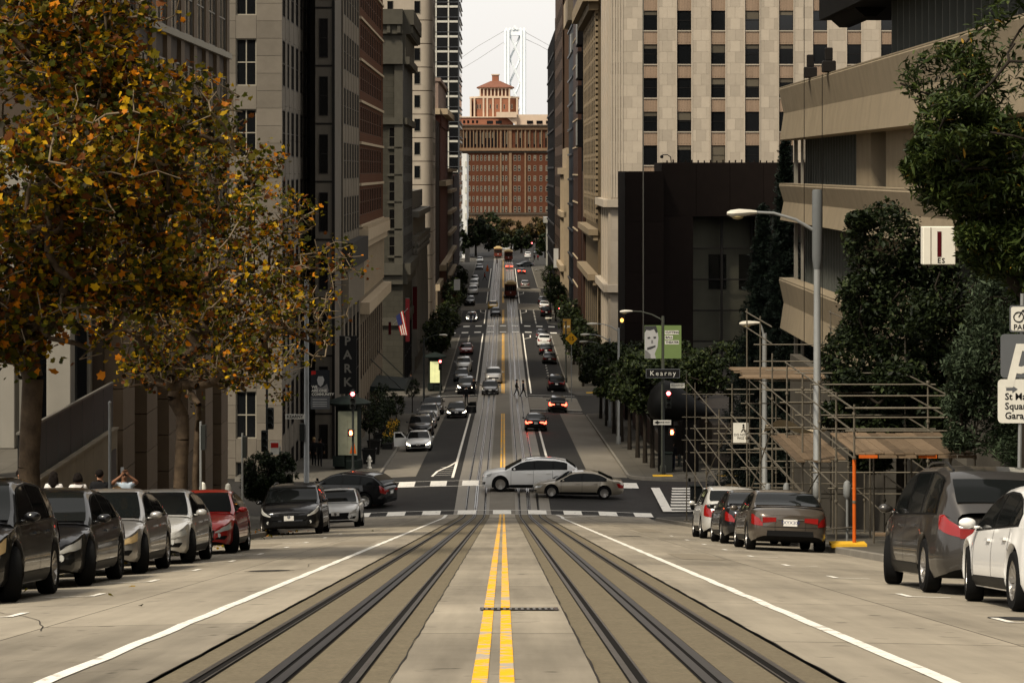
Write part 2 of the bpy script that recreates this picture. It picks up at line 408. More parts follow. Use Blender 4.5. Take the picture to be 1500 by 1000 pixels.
# lettering painted on the lane before the second crossing
def crosswalk(z0, z1, edge=True, step=1.85, w=.95, x0=-7.3, x1=7.4, par=None, m=M_whitef):
    mb = MB(); x = -w / 2 - 4 * step
    ks = [k for k in range(-4, 5)]
    for k in ks:
        c = -.07 + k * step
        ribbon(mb, [(c, z0), (c, z0 + .25 * (z1 - z0)), (c, z0 + .5 * (z1 - z0)), (c, z0 + .75 * (z1 - z0)), (c, z1)], w, .008)
    if edge:
        for z in (z0, z1):
            ribbon(mb, [(x0 + (x1 - x0) * i / 12, z) for i in range(13)], .14, .007)
    return marking('crosswalk', mb, m, par)
crosswalk(134.35, 137.1, par=road2); crosswalk(149.3, 152.2, par=road2)
crosswalk(388.5, 390.8, False, 1.9, 1.0, par=road2); crosswalk(404.5, 407, False, 1.9, 1.0, par=road2)
ld = MB()
for k in range(9): ribbon(ld, [(8.9 + .1 * k, 138.4 + 1.35 * k), (12.6, 138.4 + 1.35 * k)], .72, .012)
ribbon(ld, [(8.75, 138), (8.75, 149.6)], .5, .014); ribbon(ld, [(12.75, 138), (12.75, 149.6)], .4, .014)
for k in range(7): ribbon(ld, [(-12.6, 138.6 + 1.6 * k), (-9, 138.6 + 1.6 * k)], .5, .012)
marking('ladder_crosswalk', ld, M_whitef, road2)

# pavements with kerbs, one per block side
def pavement(sx, z0, z1, xo, r0=3.5, r1=3.5, xc=7.5, wide0=True):
    def xk(z):
        if z < z0 + r0: d = z0 + r0 - z; return xc + r0 - math.sqrt(max(0, r0 * r0 - d * d))
        if z > z1 - r1: d = z - (z1 - r1); return xc + r1 - math.sqrt(max(0, r1 * r1 - d * d))
        return xc
    zs = sorted(set([z0 + r0 * (1 - math.cos(k * math.pi / 14)) for k in range(8)] + zrange(z0 + r0, z1 - r1, 3) + [z1 - r1 * (1 - math.cos(k * math.pi / 14)) for k in range(8)]))
    top = MB(); kb = MB(); va = []; vk = []
    for z in zs:
        x = xk(z); h = HG(7.5, z) + .14
        va += [(sx * (x + .15), z, h + .002), (sx * (xo + x) / 2, z, h + .03), (sx * xo, z, h + .06)]
        vk += [(sx * x, z, h - .2), (sx * (x + .01), z, h - .015), (sx * (x + .03), z, h), (sx * (x + .15), z, h)]
    n = len(zs)
    top.add(va, [(3 * i + k, 3 * i + k + 1, 3 * i + 3 + k + 1, 3 * i + 3 + k) for i in range(n - 1) for k in range(2)])
    kb.add(vk, [(4 * i + k, 4 * i + k + 1, 4 * i + 4 + k + 1, 4 * i + 4 + k) for i in range(n - 1) for k in range(3)])
    for zz, a in ((zs[0], va[:3]), (zs[-1], va[-3:])):
        kb.add([a[0], a[2], (a[2][0], zz, a[2][2] - .3), (a[0][0], zz, a[0][2] - .3)], [(0, 1, 2, 3)])
    p = struct(flat('sidewalk', top, M_side)); flat('kerb', kb, M_kerb, p); return p
def SW(x, z): return HG(7.5, z) + .14 + .02          # pavement height
PAVE = {}
PAVE['ln'] = pavement(-1, -40, 131.5, 13.5); PAVE['rn'] = pavement(1, -40, 131.5, 13.5)
PAVE['l2'] = pavement(-1, 154.5, 240, 16); PAVE['r2'] = pavement(1, 154.5, 240, 16)
for a, b, xl, xr in ((271, 386, 6.3, 6.9), (411, 450, 7, 7), (472, 512, 7, 7), (531, 720, 7, 7)):
    pavement(-1, a, b, 12.5, 3.5, 3.5, xl); pavement(1, a, b, 12.5, 3.5, 3.5, xr)
# yellow tactile ramps on the pavement corners
M_tact = mat('tactile_yellow', (.62, .36, .03), .8, .1, 4)
for (x, z) in ((9.6, 156.3), (13.5, 156.0), (9.3, 272.5)):
    o = MB(); hh = SW(x, z) + .012
    for i in range(4):
        for j in range(3):
            o.box(x - .6 + i * .3 + .006, x - .6 + i * .3 + .294, z - .45 + j * .3 + .006, z - .45 + j * .3 + .294, hh - .05, hh + .012)
    oo = part('tactile_paving', o, M_tact, None); struct(oo)
# drain grate across the yellow lines
gr = thing('drain_grate', 'slotted iron drain grate set across the yellow lines', 'drain grate', (.16, 26.5, HG(.16, 26.5)))
o = MB(); hh = HG(.1, 26.5)
def gz(z): return hh + (z - 26.5) * slope(26.5)
for (xa, xb, za, zb) in ((-.24, .56, 26.22, 26.26), (-.24, .56, 26.74, 26.78), (-.24, -.2, 26.26, 26.74), (.52, .56, 26.26, 26.74)):
    o.add([(xa, za, gz(za) + .012), (xb, za, gz(za) + .012), (xb, zb, gz(zb) + .012), (xa, zb, gz(zb) + .012)], [(0, 1, 2, 3)])
part('frame', o, M_steel, gr)
part('pit', MB().add([(-.2, 26.26, gz(26.26) + .008), (.52, 26.26, gz(26.26) + .008), (.52, 26.74, gz(26.74) + .008), (-.2, 26.74, gz(26.74) + .008)], [(0, 1, 2, 3)]), M_groove, gr)
M_bar = mat('grate_bar', (.17, .16, .15), .6, .2, 8, metal=.4)
for k in range(12):
    x = -.185 + k * .0605
    part('bar', MB().add([(x, 26.26, gz(26.26) + .013), (x + .028, 26.26, gz(26.26) + .013), (x + .028, 26.74, gz(26.74) + .013), (x, 26.74, gz(26.74) + .013)], [(0, 1, 2, 3)]), M_bar, gr)
mh = thing('manhole_cover', 'dark round manhole cover near the parked cars at the right', 'manhole cover', (5.25, 26.2, HG(5.25, 26.2)))
vs = [(5.25 + .36 * math.cos(t), 26.2 + .36 * math.sin(t)) for t in [2 * math.pi * k / 24 for k in range(24)]]
part('cover', MB().add([(x, z, HG(x, z) + .006) for x, z in vs], [tuple(range(24))]), M_dirt, mh)

# cracks and patches worn into the near roadway
rc = random.Random(21)
for k in range(22):
    x = rc.choice((-1, 1)) * rc.uniform(2.6, 6.8) if k % 4 else 9.; z = rc.uniform(16, 70); n = rc.randint(6, 16); a = rc.choice((0, 0, 1.57)) + rc.uniform(-.5, .5); pts = [(x, z)]
    for i in range(n):
        a += rc.uniform(-.22, .22); x += .28 * math.cos(a); z += .28 * math.sin(a) * 1.6; pts.append((min(7.3, max(-7.3, x)), z))
    if all((2.2 < abs(p[0]) or abs(p[0]) < .55) for p in pts): marking('crack', ribbon(MB(), pts, rc.uniform(.006, .011), .0055), M_tar, road)
M_patch = mat('concrete_patch', (.20, .172, .13), .9, .15, 2, bump=.2, bscale=40)
for (xa, xb, za, zb) in ((-4.1, -3.2, 62, 66), (3.3, 4.1, 48, 52.5), (-6.9, -5.6, 62.5, 66.5), (4.4, 5.2, 84, 92), (-3.9, -3.1, 96, 104)):
    pm = MB(); strip(pm, xa, xb, za, zb, .0045, 0, 1); marking('concrete_patch', pm, M_patch, road)
for lab, x, z in (('round manhole cover in the left lane ahead of the white line', -3.7, 41.0), ('small round cover far down the right lane', 3.6, 74.0)):
    mh = thing('manhole_cover', lab, 'manhole cover', (x, z, HG(x, z)), 'manhole covers'); rr_ = .33
    vs = [(x + rr_ * math.cos(t), z + rr_ * math.sin(t)) for t in [2 * math.pi * k / 20 for k in range(20)]]
    part('cover', MB().add([(a, b, HG(a, b) + .008) for a, b in vs], [tuple(range(20))]), M_dirt, mh); vs = [(x + .4 * math.cos(t), z + .4 * math.sin(t)) for t in [2 * math.pi * k / 20 for k in range(20)]]
    part('collar', MB().add([(a, b, HG(a, b) + .005) for a, b in vs], [tuple(range(20))]), M_patch, mh)
# ---------------------------------------------------------------- buildings
_mat0 = mat
FULL = {'cream_limestone': .72, 'cream_limestone_wall': .72, 'cream_spandrel': .8, 'cream_tower_stone': .66, 'white_stucco': 1, 'hall_tower_brick': .9, 'hall_tower_pale': .9, 'roof_tile': 1, 'bridge_paint_hazed': 1.5, 'tower_spandrel': .8,
        'frame_pale': .6, 'plaza_wall_stone': .6, 'portico_stone': .5, 'granite_grey': .6, 'ledge_stone': .8, 'exposed_aggregate': .56, 'bay_panel_glass': 1, 'hall_brick': .52, 'hall_terracotta': .68, 'cement_render': .26, 'window_blind': .5, 'bridge_cable_steel': 1, 'window_glass': .6, 'car_glass': 1, 'window_fin': .8}
def mat(name, col, *a, **k):
    f = FULL.get(name, .48); return _mat0(name, tuple(c * f for c in col), *a, **k)
M_glass = mat('window_glass', (.010, .011, .012), .06, 0, spec=.4)
M_glassd = mat('window_glass_dim', (.008, .008, .008), .16, 0, spec=.3)
M_blind = mat('window_blind', (.17, .145, .105), .8, .1, 3, rnd=.25)
M_fr_dark = mat('frame_dark', (.025, .022, .02), .5, .1, 3)
M_fr_pale = mat('frame_pale', (.42, .38, .30), .6, .1, 3)
M_fr_alu = mat('frame_aluminium', (.30, .28, .24), .4, .1, 3, metal=.4)
class Fac:
    """a facade plane: u runs along the wall, v is height, d is distance out of the wall"""
    def __init__(s, parent, face, pos): s.p = parent; s.face = face; s.pos = pos; s.cache = {}
    def xyz(s, u0, u1, v0, v1, d0, d1):
        if s.face == '-y': return (u0, u1, s.pos - d1, s.pos - d0, v0, v1)
        if s.face == '+x': return (s.pos + d0, s.pos + d1, u0, u1, v0, v1)
        return (s.pos - d1, s.pos - d0, u0, u1, v0, v1)
    def b(s, name, u0, u1, v0, v1, d0, d1, m, bev=0, parent=None):
        return piece(name, parent or s.p, *s.xyz(u0, u1, v0, v1, d0, d1), m, bev)
    def win(s, u0, u1, v0, v1, d=-.22, fm=None, gm=None, nx=0, ny=0, fw=.06, blind=0, parent=None, name='window'):
        fm = fm or M_fr_dark; gm = gm or M_glass; w, h = u1 - u0, v1 - v0
        k = (s.face, round(w, 3), round(h, 3), fm.name, nx, ny, fw)
        if k not in _BOX:
            mb = MB(); old = s.pos; s.pos = 0
            def bx(a, b, c, e): mb.box(*s.xyz(a, b, c, e, -.03, .03))
            bx(-w / 2, -w / 2 + fw, -h / 2, h / 2); bx(w / 2 - fw, w / 2, -h / 2, h / 2)
            bx(-w / 2 + fw, w / 2 - fw, -h / 2, -h / 2 + fw); bx(-w / 2 + fw, w / 2 - fw, h / 2 - fw, h / 2)
            for i in range(nx): c = -w / 2 + w * (i + 1) / (nx + 1); mb.box(*s.xyz(c - fw / 2, c + fw / 2, -h / 2 + fw, h / 2 - fw, -.025, .025))
            for i in range(ny): c = -h / 2 + h * (i + 1) / (ny + 1); mb.box(*s.xyz(-w / 2 + fw, w / 2 - fw, c - fw / 2, c + fw / 2, -.022, .022))
            s.pos = old; _BOX[k] = mb.mesh('window', fm, fix=False)
        q = s.xyz((u0 + u1) / 2, (u0 + u1) / 2, (v0 + v1) / 2, (v0 + v1) / 2, d, d)
        o = obj(name, _BOX[k], parent or s.p, (q[0], q[2], q[4]))
        s.b('pane', u0 + .02, u1 - .02, v0 + .02, v1 - .02, d - .03, d - .012, gm, parent=o)
        if blind: s.b('blind', u0 + fw, u1 - fw, v1 - fw - h * blind, v1 - fw, d - .008, d - .004, M_blind, parent=o)
        return o
    def ashlar(s, u0, u1, v0, v1, d0, d1, bw, bh, m, stagger=True, gap=.014, bev=0, name='stone_block'):
        nr = max(1, round((v1 - v0) / bh)); hh = (v1 - v0) / nr; n = max(1, round((u1 - u0) / bw)); w = (u1 - u0) / n
        for r in range(nr):
            cuts = [u0 + w * i for i in range(n + 1)]
            if stagger and r % 2 and n > 1: cuts = [u0, *[c + w / 2 for c in cuts[:-1] if c + w / 2 < u1 - .01], u1]
            for a, c in zip(cuts, cuts[1:]):
                s.b(name, a + gap / 2, c - gap / 2, v0 + r * hh + gap / 2, v0 + (r + 1) * hh - gap / 2, d0, d1 + random.uniform(-.008, .008) * 0, m, bev)
    def grid(s, u0, u1, v0, fh, nf, nb, pw, wh, sill, m_pier, m_span, fm=None, gm=None, nx=0, ny=0, pd=.25, sd=.08, wd=-.22, blind=.0, piers=True, fw=.06, sillm=None):
        if s.face != '-y' and u0 > 150: pd, sd, wd = wd + .06, wd + .04, wd + .01      # shallow relief on the far street fronts
        bw = (u1 - u0 - pw) / nb; v1 = v0 + fh * nf
        for i in range(nb + 1):
            if piers: s.b('pier', u0 + i * bw, u0 + i * bw + pw, v0, v1, -.3, pd, m_pier)
        for i in range(nb):
            a, c = u0 + i * bw + pw, u0 + (i + 1) * bw
            for k in range(nf):
                b0 = v0 + k * fh
                s.b('spandrel', a, c, b0 + (0 if k == 0 else -(fh - sill - wh)), b0 + sill, -.3, sd, m_span)
                if sillm: s.b('sill', a - .05, c + .05, b0 + sill - .12, b0 + sill, sd, sd + .16, sillm)
                s.win(a, c, b0 + sill, b0 + sill + wh, wd, fm, gm, nx, ny, fw, blind=(random.choice((0, 0, .3, .45, .6)) if blind else 0))
            s.b('spandrel', a, c, v1 - (fh - sill - wh), v1, -.3, sd, m_span)
def building(name, label, x0, x1, z0, z1, top, m, base=None, group=None, inset=.31):
    zb = (min(Hc(z0), Hc(z1)) - 1.5) if base is None else base
    o = thing(name, label, 'building', ((x0 + x1) / 2, (z0 + z1) / 2, zb), group)
    piece('wall', o, x0, x1, z0, z1, zb, top, m); return o

# --- near left: plaza wall with glass rail, portico columns, stone office block
M_pale = mat('portico_stone', (.42, .39, .33), .7, .1, 1, streak=.1)
M_plwall = mat('plaza_wall_stone', (.36, .30, .215), .8, .08, 1.2, streak=.12)
M_tan = mat('office_stone', (.235, .17, .11), .7, .14, 1.3, rnd=.12)
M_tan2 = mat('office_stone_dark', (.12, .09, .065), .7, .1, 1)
M_rail = mat('rail_glass', (.02, .022, .02), .4, 0, spec=.15)
pw = thing('plaza_wall', 'pale stone plaza wall with level top beside the sloping left sidewalk', 'wall', (-12.2, 75, 18))
z = 66.0
while z < 81.9:
    piece('panel', pw, -12.5, -12.2, z + .01, z + 1.59, 15.5, 21.86, M_plwall); z += 1.6
piece('coping', pw, -12.55, -12.15, 66, 82, 21.86, 21.93, M_plwall)
piece('end_panel', pw, -13.4, -12.51, 81.7, 82, 15.5, 21.93, M_plwall)
for k in range(8): piece('glass_panel', pw, -12.37, -12.34, 66.05 + 2 * k, 67.98 + 2 * k, 21.93, 23.3, M_rail)
piece('handrail', pw, -12.4, -12.31, 66, 82, 23.3, 23.36, M_fr_alu)
piece('plaque', pw, -12.199, -12.16, 80.5, 81.5, 20.0, 21.3, mat('plaque_bronze', (.03, .025, .02), .4, .2, 6, metal=.5))
pz = struct(piece('plaza', None, -30, -12.55, 40, 84, 15, 21.5, M_side))
op = building('office_building', 'brown stone office block with tall fins behind the yellow-leaved trees', -30, -12.95, 84, 118.5, 78, M_tan2)
fx = Fac(op, '+x', -12.95)
for i, zz in enumerate((84.2, 89.9, 95.8, 101.6, 107.5, 113.6)):
    fx.ashlar(zz, zz + 2.7, 13.6, 25.6, .0, .6, 2.7, 1.35, M_tan, False, .03)
    if i < 5: fx.ashlar(zz + 2.72, zz + 5.75, 13.6, 25.6, .0, .12, 1.5, 1.35, M_tan, False, .03)
fx.b('dark_doorway', 116.4, 118.4, 12.5, 22, -.02, .05, M_glassd)
fx.b('band', 84, 118.5, 25.6, 26.6, 0, .7, M_tan)
fx.grid(84, 118.4, 26.6, 4.1, 6, 8, 1.1, 2.9, .6, M_tan, M_tan2, M_fr_alu, M_glassd, 1, 1, .45, .3, .36)
for k in range(6): fx.b('ledge', 84, 118.4, 26.9 + 4.1 * k, 27.15 + 4.1 * k, .46, .58, M_fr_pale)
fy = Fac(op, '-y', 84)
fy.grid(-30, -12.95, 26.6, 4.1, 5, 4, 1.4, 2.9, .6, M_tan, M_tan2, M_fr_alu, M_glass, 1, 1)
pc = thing('portico', 'row of pale stone portico columns on the plaza behind the left tree', 'portico', (-15, 79, 21.5))
for x, zz in ((-13.75, 80.2), (-15.35, 79.5), (-17.0, 80.2), (-14.4, 71.5)):
    piece('column', pc, x - .38, x + .38, zz, zz + .75, 21.5, 29.5, M_pale, .03)
piece('beam', pc, -18, -13.2, 78.6, 81.2, 29.5, 31, M_pale)
piece('back_wall', pc, -22, -13.3, 83.5, 83.9, 21.5, 29.4, M_pale)
for k in range(3): 
    piece('door', pc, -20.6 + 2.6 * k, -18.6 + 2.6 * k, 83.42, 83.49, 21.5, 25.2, M_glass)

# --- far left corner of the crossing: grey granite tower
M_gran = mat('granite_grey', (.225, .195, .155), .75, .10, 2.2, rnd=.10, bump=.1, bscale=50, big=.08)
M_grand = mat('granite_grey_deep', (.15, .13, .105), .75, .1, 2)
gb = building('granite_building', 'grey granite corner building with narrow strip windows across the crossing', -40, -13.62, 157.35, 181, 100, M_grand)
fy = Fac(gb, '-y', 157.35); gx0 = -13.62
FH = 4.27
for col in (-16.2, -20.6):
    for k in range(9):
        v = 42.3 - FH * k
        if k < 8: fy.win(col, col + 1.24, v - 2.85, v, .12, M_fr_pale, M_glass, 1, 1, .07)
        fy.ashlar(col, col + 1.24, v - FH, v - 2.85, 0, .3, 1.24, FH - 2.85, M_gran)
    fy.b('stone_block', col, col + 1.24, 42.3, 46, 0, .3, M_gran)
fy.ashlar(-14.96, -13.4, 9.5, 46.5, 0, .3, 1.56, 1.067, M_gran, True, .02)
fy.ashlar(-19.36, -16.2, 9.5, 46.5, 0, .3, 1.58, 1.067, M_gran, True, .02)
fx = Fac(gb, '+x', -13.62)
zs_ = [157.37, 160.4, 163.4, 167.0, 170.6, 174.2, 177.8]
for i, zz in enumerate(zs_):
    fx.ashlar(zz, zz + (1.5 if i else 1.0), 9.0, 46.5, 0, .14, 1.6, 2.134, M_gran, False, .02)
    e = zs_[i + 1] if i + 1 < len(zs_) else 181
    for k in range(9):
        v = 42.3 - FH * k; a = zz + (1.5 if i else 1.0)
        if k < 8: fx.win(a, e, v - 2.85, v, .1, M_fr_dark, M_glassd, 1, 1, .07)
        fx.b('spandrel', a, e, v - FH, v - 2.85, 0, .12, M_gran)
fx.b('stone_block', 157.37, 181, 8.4, 10.2, .33, .5, mat('plinth_red_granite', (.07, .035, .028), .4, .1, 3))
# --- left: slab with dark glass flank
M_b = mat('limestone_brown', (.27, .225, .165), .75, .12, 1.2, rnd=.05, streak=.1)
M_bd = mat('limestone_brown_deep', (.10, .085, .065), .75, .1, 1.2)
bb = building('pilaster_building', 'brown stone building with thin pilasters and a dark glass flank', -30, -11.25, 181.1, 201.6, 85, M_bd)
flank = building('stair_tower', 'dark plain stair tower between grey granite and brown pilasters', -12.5, -11.3, 172.4, 181, 80, mat('flank_stone', (.20, .175, .14), .6, .15, .8, streak=.15))
for k in range(11): piece('mullion', flank, -12.51, -11.29, 172.36, 172.41, 10 + 3.85 * k, 10.12 + 3.85 * k, M_fr_dark)
_ff = Fac(flank, '-y', 172.4)
for k in range(11): _ff.win(-12.25, -11.65, 10.6 + 3.85 * k, 13.2 + 3.85 * k, .03, M_fr_dark, M_glassd, 0, 1)
for k in range(0): piece('rib', flank, -12.75 + .5 * k, -12.6 + .5 * k, 172.3, 172.4, 8, 52, M_b)
piece('edge_fin', flank, -11.38, -11.2, 172.3, 172.5, 8, 52, M_fr_dark)
fx = Fac(bb, '+x', -11.25)
fx.grid(181.1, 201.6, 25.0, 3.85, 7, 6, .9, 2.6, .6, M_b, M_b, M_fr_dark, M_glassd, 1, 1, .4, .08, .0)
fx.b('cornice', 181.1, 201.6, 23.2, 25, 0, .75, mat('ledge_dark', (.05, .045, .04), .7, .1, 2))
fx.b('frieze', 181.1, 201.6, 20.4, 23.2, 0, .45, M_b)
fx.grid(181.1, 201.6, 10.5, 9.9, 1, 4, 1.5, 6.4, 2.4, M_b, M_bd, M_fr_dark, M_glass, 3, 2, .45, .2, .05)
fx.b('base', 181.1, 201.6, 6.5, 10.5, 0, .5, M_b)
# --- left: red brick building with pale ledges
M_red = brick_overlay('red_brick', (.15, .052, .020), .6, .2, .02, .7, rough=.85, var=.12, scale=1, big=.1, rnd=.05)
M_ledge = mat('ledge_stone', (.42, .33, .22), .8, .12, 2, streak=.1)
M_arc = mat('arcade_stone', (.28, .22, .15), .8, .12, 1.5, streak=.1)
cbd = building('brick_building', 'red brick building with pale stone ledges and arcade above the second crossing', -30, -11.25, 201.8, 240, 75, M_red)
fx = Fac(cbd, '+x', -11.25)
for k in range(8):
    v = 25.6 + 3.25 * k
    fx.b('ledge', 201.8, 240, v + .02, v + .22, 0, .22, M_ledge)
    fx.b('spandrel', 201.8, 240, v + .22, v + .95, 0, .09, M_red)
    for i in range(13):
        a = 201.8 + i * 2.94
        fx.b('pier', a, a + 1.25, v + .95, v + 3.27, 0, .07, M_red)
        if i < 12: fx.win(a + 1.25, a + 2.94, v + .95, v + 3.0, .03, M_fr_dark, M_glassd, 1, 1)
        fx.b('lintel', a + 1.25, min(a + 2.94, 240), v + 3.0, v + 3.27, 0, .08, M_red)
fx.b('end_pier', 239.2, 240, 25.6, 52, 0, .1, M_red)
fx.b('cornice', 201.8, 240.5, 24.6, 25.5, 0, .75, M_ledge); fx.b('cornice_bed', 201.8, 240.2, 24.0, 24.6, 0, .5, M_ledge)
for i in range(30): fx.b('dentil', 202.2 + i * 1.27, 202.8 + i * 1.27, 25.5, 25.75, .3, .72, M_ledge)
fx.b('arcade_wall', 201.8, 240, 19.8, 24, 0, .1, M_arc)
for i in range(20):
    a = 202 + 1.95 * i
    fx.b('column', a, a + .55, 20.2, 23.8, .1, .22, M_ledge)
    if i < 19: fx.win(a + .7, a + 1.8, 20.6, 23.2, .13, M_fr_dark, M_glassd)
fx.b('cornice', 201.8, 240.5, 18.9, 19.8, 0, .85, M_ledge)
fx.grid(201.8, 240, 6.4, 6.2, 2, 11, 1.5, 4.4, 1.0, M_arc, M_arc, M_fr_dark, M_glass, 1, 2, .35, .15, .0)
# --- left beyond the second crossing: dark stone building with heavy cornice
M_dg = brick_overlay('dark_olive_stone', (.085, .078, .058), 1.4, .6, .03, .7, rough=.8, var=.15, scale=1, streak=.12)
M_dgl = mat('olive_stone_trim', (.12, .11, .085), .8, .15, 1.5, streak=.1)
db = building('cornice_building', 'dark olive stone building with a heavy bracketed cornice past the second crossing', -30, -10.7, 276.3, 303, 47, M_dg, base=3)
fy = Fac(db, '-y', 276.3); fx = Fac(db, '+x', -10.7)
for f_, a, c in ((fy, -17, -10.7), (fx, 276.3, 303)):
    f_.b('cornice', a, c + (0 if f_ is fy else 0), 45.6, 47.2, -.01, 1.15, M_dgl); f_.b('cornice_bed', a, c, 44.6, 45.6, -.01, .75, M_dgl)
    f_.b('frieze', a, c, 42.2, 44.6, -.01, .3, M_dgl); f_.b('belt', a, c, 41.4, 42.2, -.01, .7, M_dgl)
    f_.b('belt', a, c, 35.0, 35.7, -.01, .45, M_dgl); f_.b('belt', a, c, 19.0, 20.2, -.01, .8, M_dgl); f_.b('belt', a, c, 18.0, 19.0, -.01, .45, M_dgl)
    f_.b('fascia', a, c, 13.6, 14.4, -.01, .3, M_dgl)
    n = 6 if f_ is fy else 18
    for i in range(n): 
        u = a + .4 + (c - a - .8) * i / (n - 1)
        f_.b('bracket', u - .18, u + .18, 44.7, 45.6, .75, 1.0, M_dgl)
for k in range(5):
    v = 20.6 + 2.9 * k
    for a in (-14.9, -12.2): fy.win(a, a + 1.25, v + .4, v + 2.5, .06, M_dgl, M_glassd, 1, 1)
    for a in (-14.9, -12.2): fy.b('sill', a - .15, a + 1.4, v + .2, v + .4, 0, .25, M_dgl)
    for i in range(7): fx.win(277.5 + 3.6 * i, 279.3 + 3.6 * i, v + .4, v + 2.5, .06, M_fr_dark, M_glassd, 1, 1)
for i in range(8): fx.b('pilaster', 276.35 + 3.6 * i, 277.2 + 3.6 * i, 20.2, 41.4, 0, .1, mat('pilaster_grey', (.20, .19, .17), .8, .1, 1.5))
for k in range(4): fx.win(280 + 5.5 * k, 283.5 + 5.5 * k, 7, 13, .05, M_fr_dark, M_glass, 1, 1)
fy.win(-16, -13, 7.5, 13, .05, M_fr_dark, M_glass, 1, 1)
fy.b('end_pilaster', -11.6, -10.7, 20.2, 41.4, 0, .25, M_dgl)
# --- left: classical bank with giant columns, cream tower behind it
M_bank = mat('bank_granite', (.24, .225, .195), .75, .1, 1.5, streak=.12)
bk = building('bank_building', 'grey classical bank with giant leafy-topped columns', -30, -11.6, 304, 352, 25.4, M_bank, base=3)
fx = Fac(bk, '+x', -11.6); fy = Fac(bk, '-y', 304)
fx.b('entablature', 304, 352, 22.4, 24.6, 0, 1.0, M_bank); fx.b('cornice', 304, 352, 24.6, 25.3, 0, 1.7, M_bank); fx.b('attic', 304, 352, 25.4, 27.6, -2, .6, M_bank)
fx.b('plinth', 304, 352, 5, 8.2, 0, 1.2, M_bank)
for i in range(7):
    zc = 306 + 7.2 * i
    mb = MB(); mb.lathe([(1.02, 8.2), (1.02, 8.6), (.9, 8.8), (.88, 14), (.76, 20), (.8, 20.15), (.85, 20.6), (1.0, 21.3), (1.15, 21.9), (1.2, 22.4)], 14, (-11.0, zc, 0))
    col = part('column', mb, M_bank, bk, True)
    cap = MB()
    for k in range(12):
        t = 2 * math.pi * k / 12
        for r0, v0 in ((.9, 20.3), (1.0, 21.1)):
            cap.ellipsoid((-11 + r0 * math.cos(t), zc + r0 * math.sin(t), v0 + .3), (.2, .2, .42), 6, 5)
    part('capital', cap, M_bank, col, True)
for i in range(6): fx.win(308.2 + 7.2 * i, 311 + 7.2 * i, 9, 20, .06, M_fr_dark, M_glassd, 1, 3)
M_crm = mat('cream_tower_stone', (.50, .43, .34), .7, .08, 1.2, big=.08, streak=.06)
ct = thing('rounded_tower', 'cream tower with rounded corner and grooved bands rising behind the bank', 'building', (-14, 376, 4))
def rounded(x0, x1, z0, z1, r, n=8):
    return [(x0, z1), (x0, z0)] + [(x1 - r + r * math.sin(t), z0 + r - r * math.cos(t)) for t in [math.pi / 2 * k / n for k in range(n + 1)]] + [(x1, z1)]
for k in range(23):
    v = 4.6 + 3.9 * k / 1.0 * .86
    mb = MB(); mb.prism(rounded(-26, -10.15, 370, 386, 1.5), 'z', v + .06, v + 3.29); part('storey', mb, M_crm, ct, True)
    mb = MB(); mb.prism(rounded(-25.9, -10.22, 370.07, 385.9, 1.45), 'z', v - .06, v + .06); part('groove', mb, mat('tower_groove', (.16, .11, .08), .9, 0), ct)
piece('upper_shaft', ct, -25.5, -10.6, 371, 385.5, 80, 125, M_crm)
fy = Fac(ct, '-y', 370)
for k in range(23):
    v = 4.6 + 3.354 * k
    for a in (-16.6, -12.75): fy.win(a, a + .92, v + .9, v + 2.75, .03, M_fr_pale, M_glass)
    if 6 < k: 
        fx2 = Fac(ct, '+x', -10.15)
        for a in (373.5, 378, 382.5): fx2.win(a, a + 1.2, v + .9, v + 2.75, .03, M_fr_pale, M_glassd)
# --- left past the third crossing
M_fd = mat('umber_stone', (.06, .042, .032), .8, .15, 1)
f1 = building('umber_building', 'narrow dark umber building past the third crossing', -26, -10.8, 413, 438, 38.2, M_fd, base=4)
fx = Fac(f1, '+x', -10.8); fx.grid(413, 438, 12, 3.7, 7, 5, 1.2, 2.2, .8, M_fd, M_fd, None, M_glassd)
fx.b('cornice', 413, 438, 11, 12, 0, .7, M_ledge); fx.b('base', 413, 438, 5, 11, 0, .3, M_arc)
M_fr = mat('rust_stone', (.15, .06, .042), .8, .15, 1)
M_pk = mat('pink_attic_stone', (.42, .31, .25), .8, .1, 1)
f2 = building('pink_attic_building', 'rust red building with a pink attic and carved cornice', -26, -10.7, 438.2, 498, 40.5, M_fr, base=4)
piece('attic', f2, -26, -11, 438.2, 498, 40.5, 45.2, M_pk); piece('attic_cap', f2, -26, -10.6, 438, 498, 45.2, 45.8, M_pk)
fx = Fac(f2, '+x', -10.7); fy = Fac(f2, '-y', 438.2)
for f_, a, c in ((fx, 438.2, 498), (fy, -26, -10.7)):
    f_.b('cornice', a, c, 39.6, 40.6, 0, 1.3, M_ledge); f_.b('belt', a, c, 27.5, 28.4, 0, 1.0, M_ledge); f_.b('belt', a, c, 13.2, 14.2, 0, 1.0, M_ledge)
    f_.b('frieze', a, c, 37.6, 39.6, 0, .25, M_fr)
fx.grid(438.2, 498, 28.4, 3.05, 3, 9, 1.6, 2.0, .6, M_fr, M_fr, None, M_glassd); fx.grid(438.2, 498, 14.2, 3.3, 4, 9, 1.6, 2.1, .7, M_pk, M_fr, None, M_glassd)
fx.grid(438.2, 498, 5, 8, 1, 6, 2, 5.6, .8, M_ledge, M_ledge, None, M_glass)
M_hh = mat('grey_terrace_stone', (.27, .25, .215), .8, .12, 1, streak=.1)
h1 = building('grey_terrace_building', 'grey stone building with stacked ledges below the striped tower', -26, -10.9, 500, 560, 30.6, M_hh, base=4)
fx = Fac(h1, '+x', -10.9)
for k in range(6): fx.b('ledge', 500, 560, 9.4 + 4.1 * k, 10 + 4.1 * k, 0, .9, M_ledge)
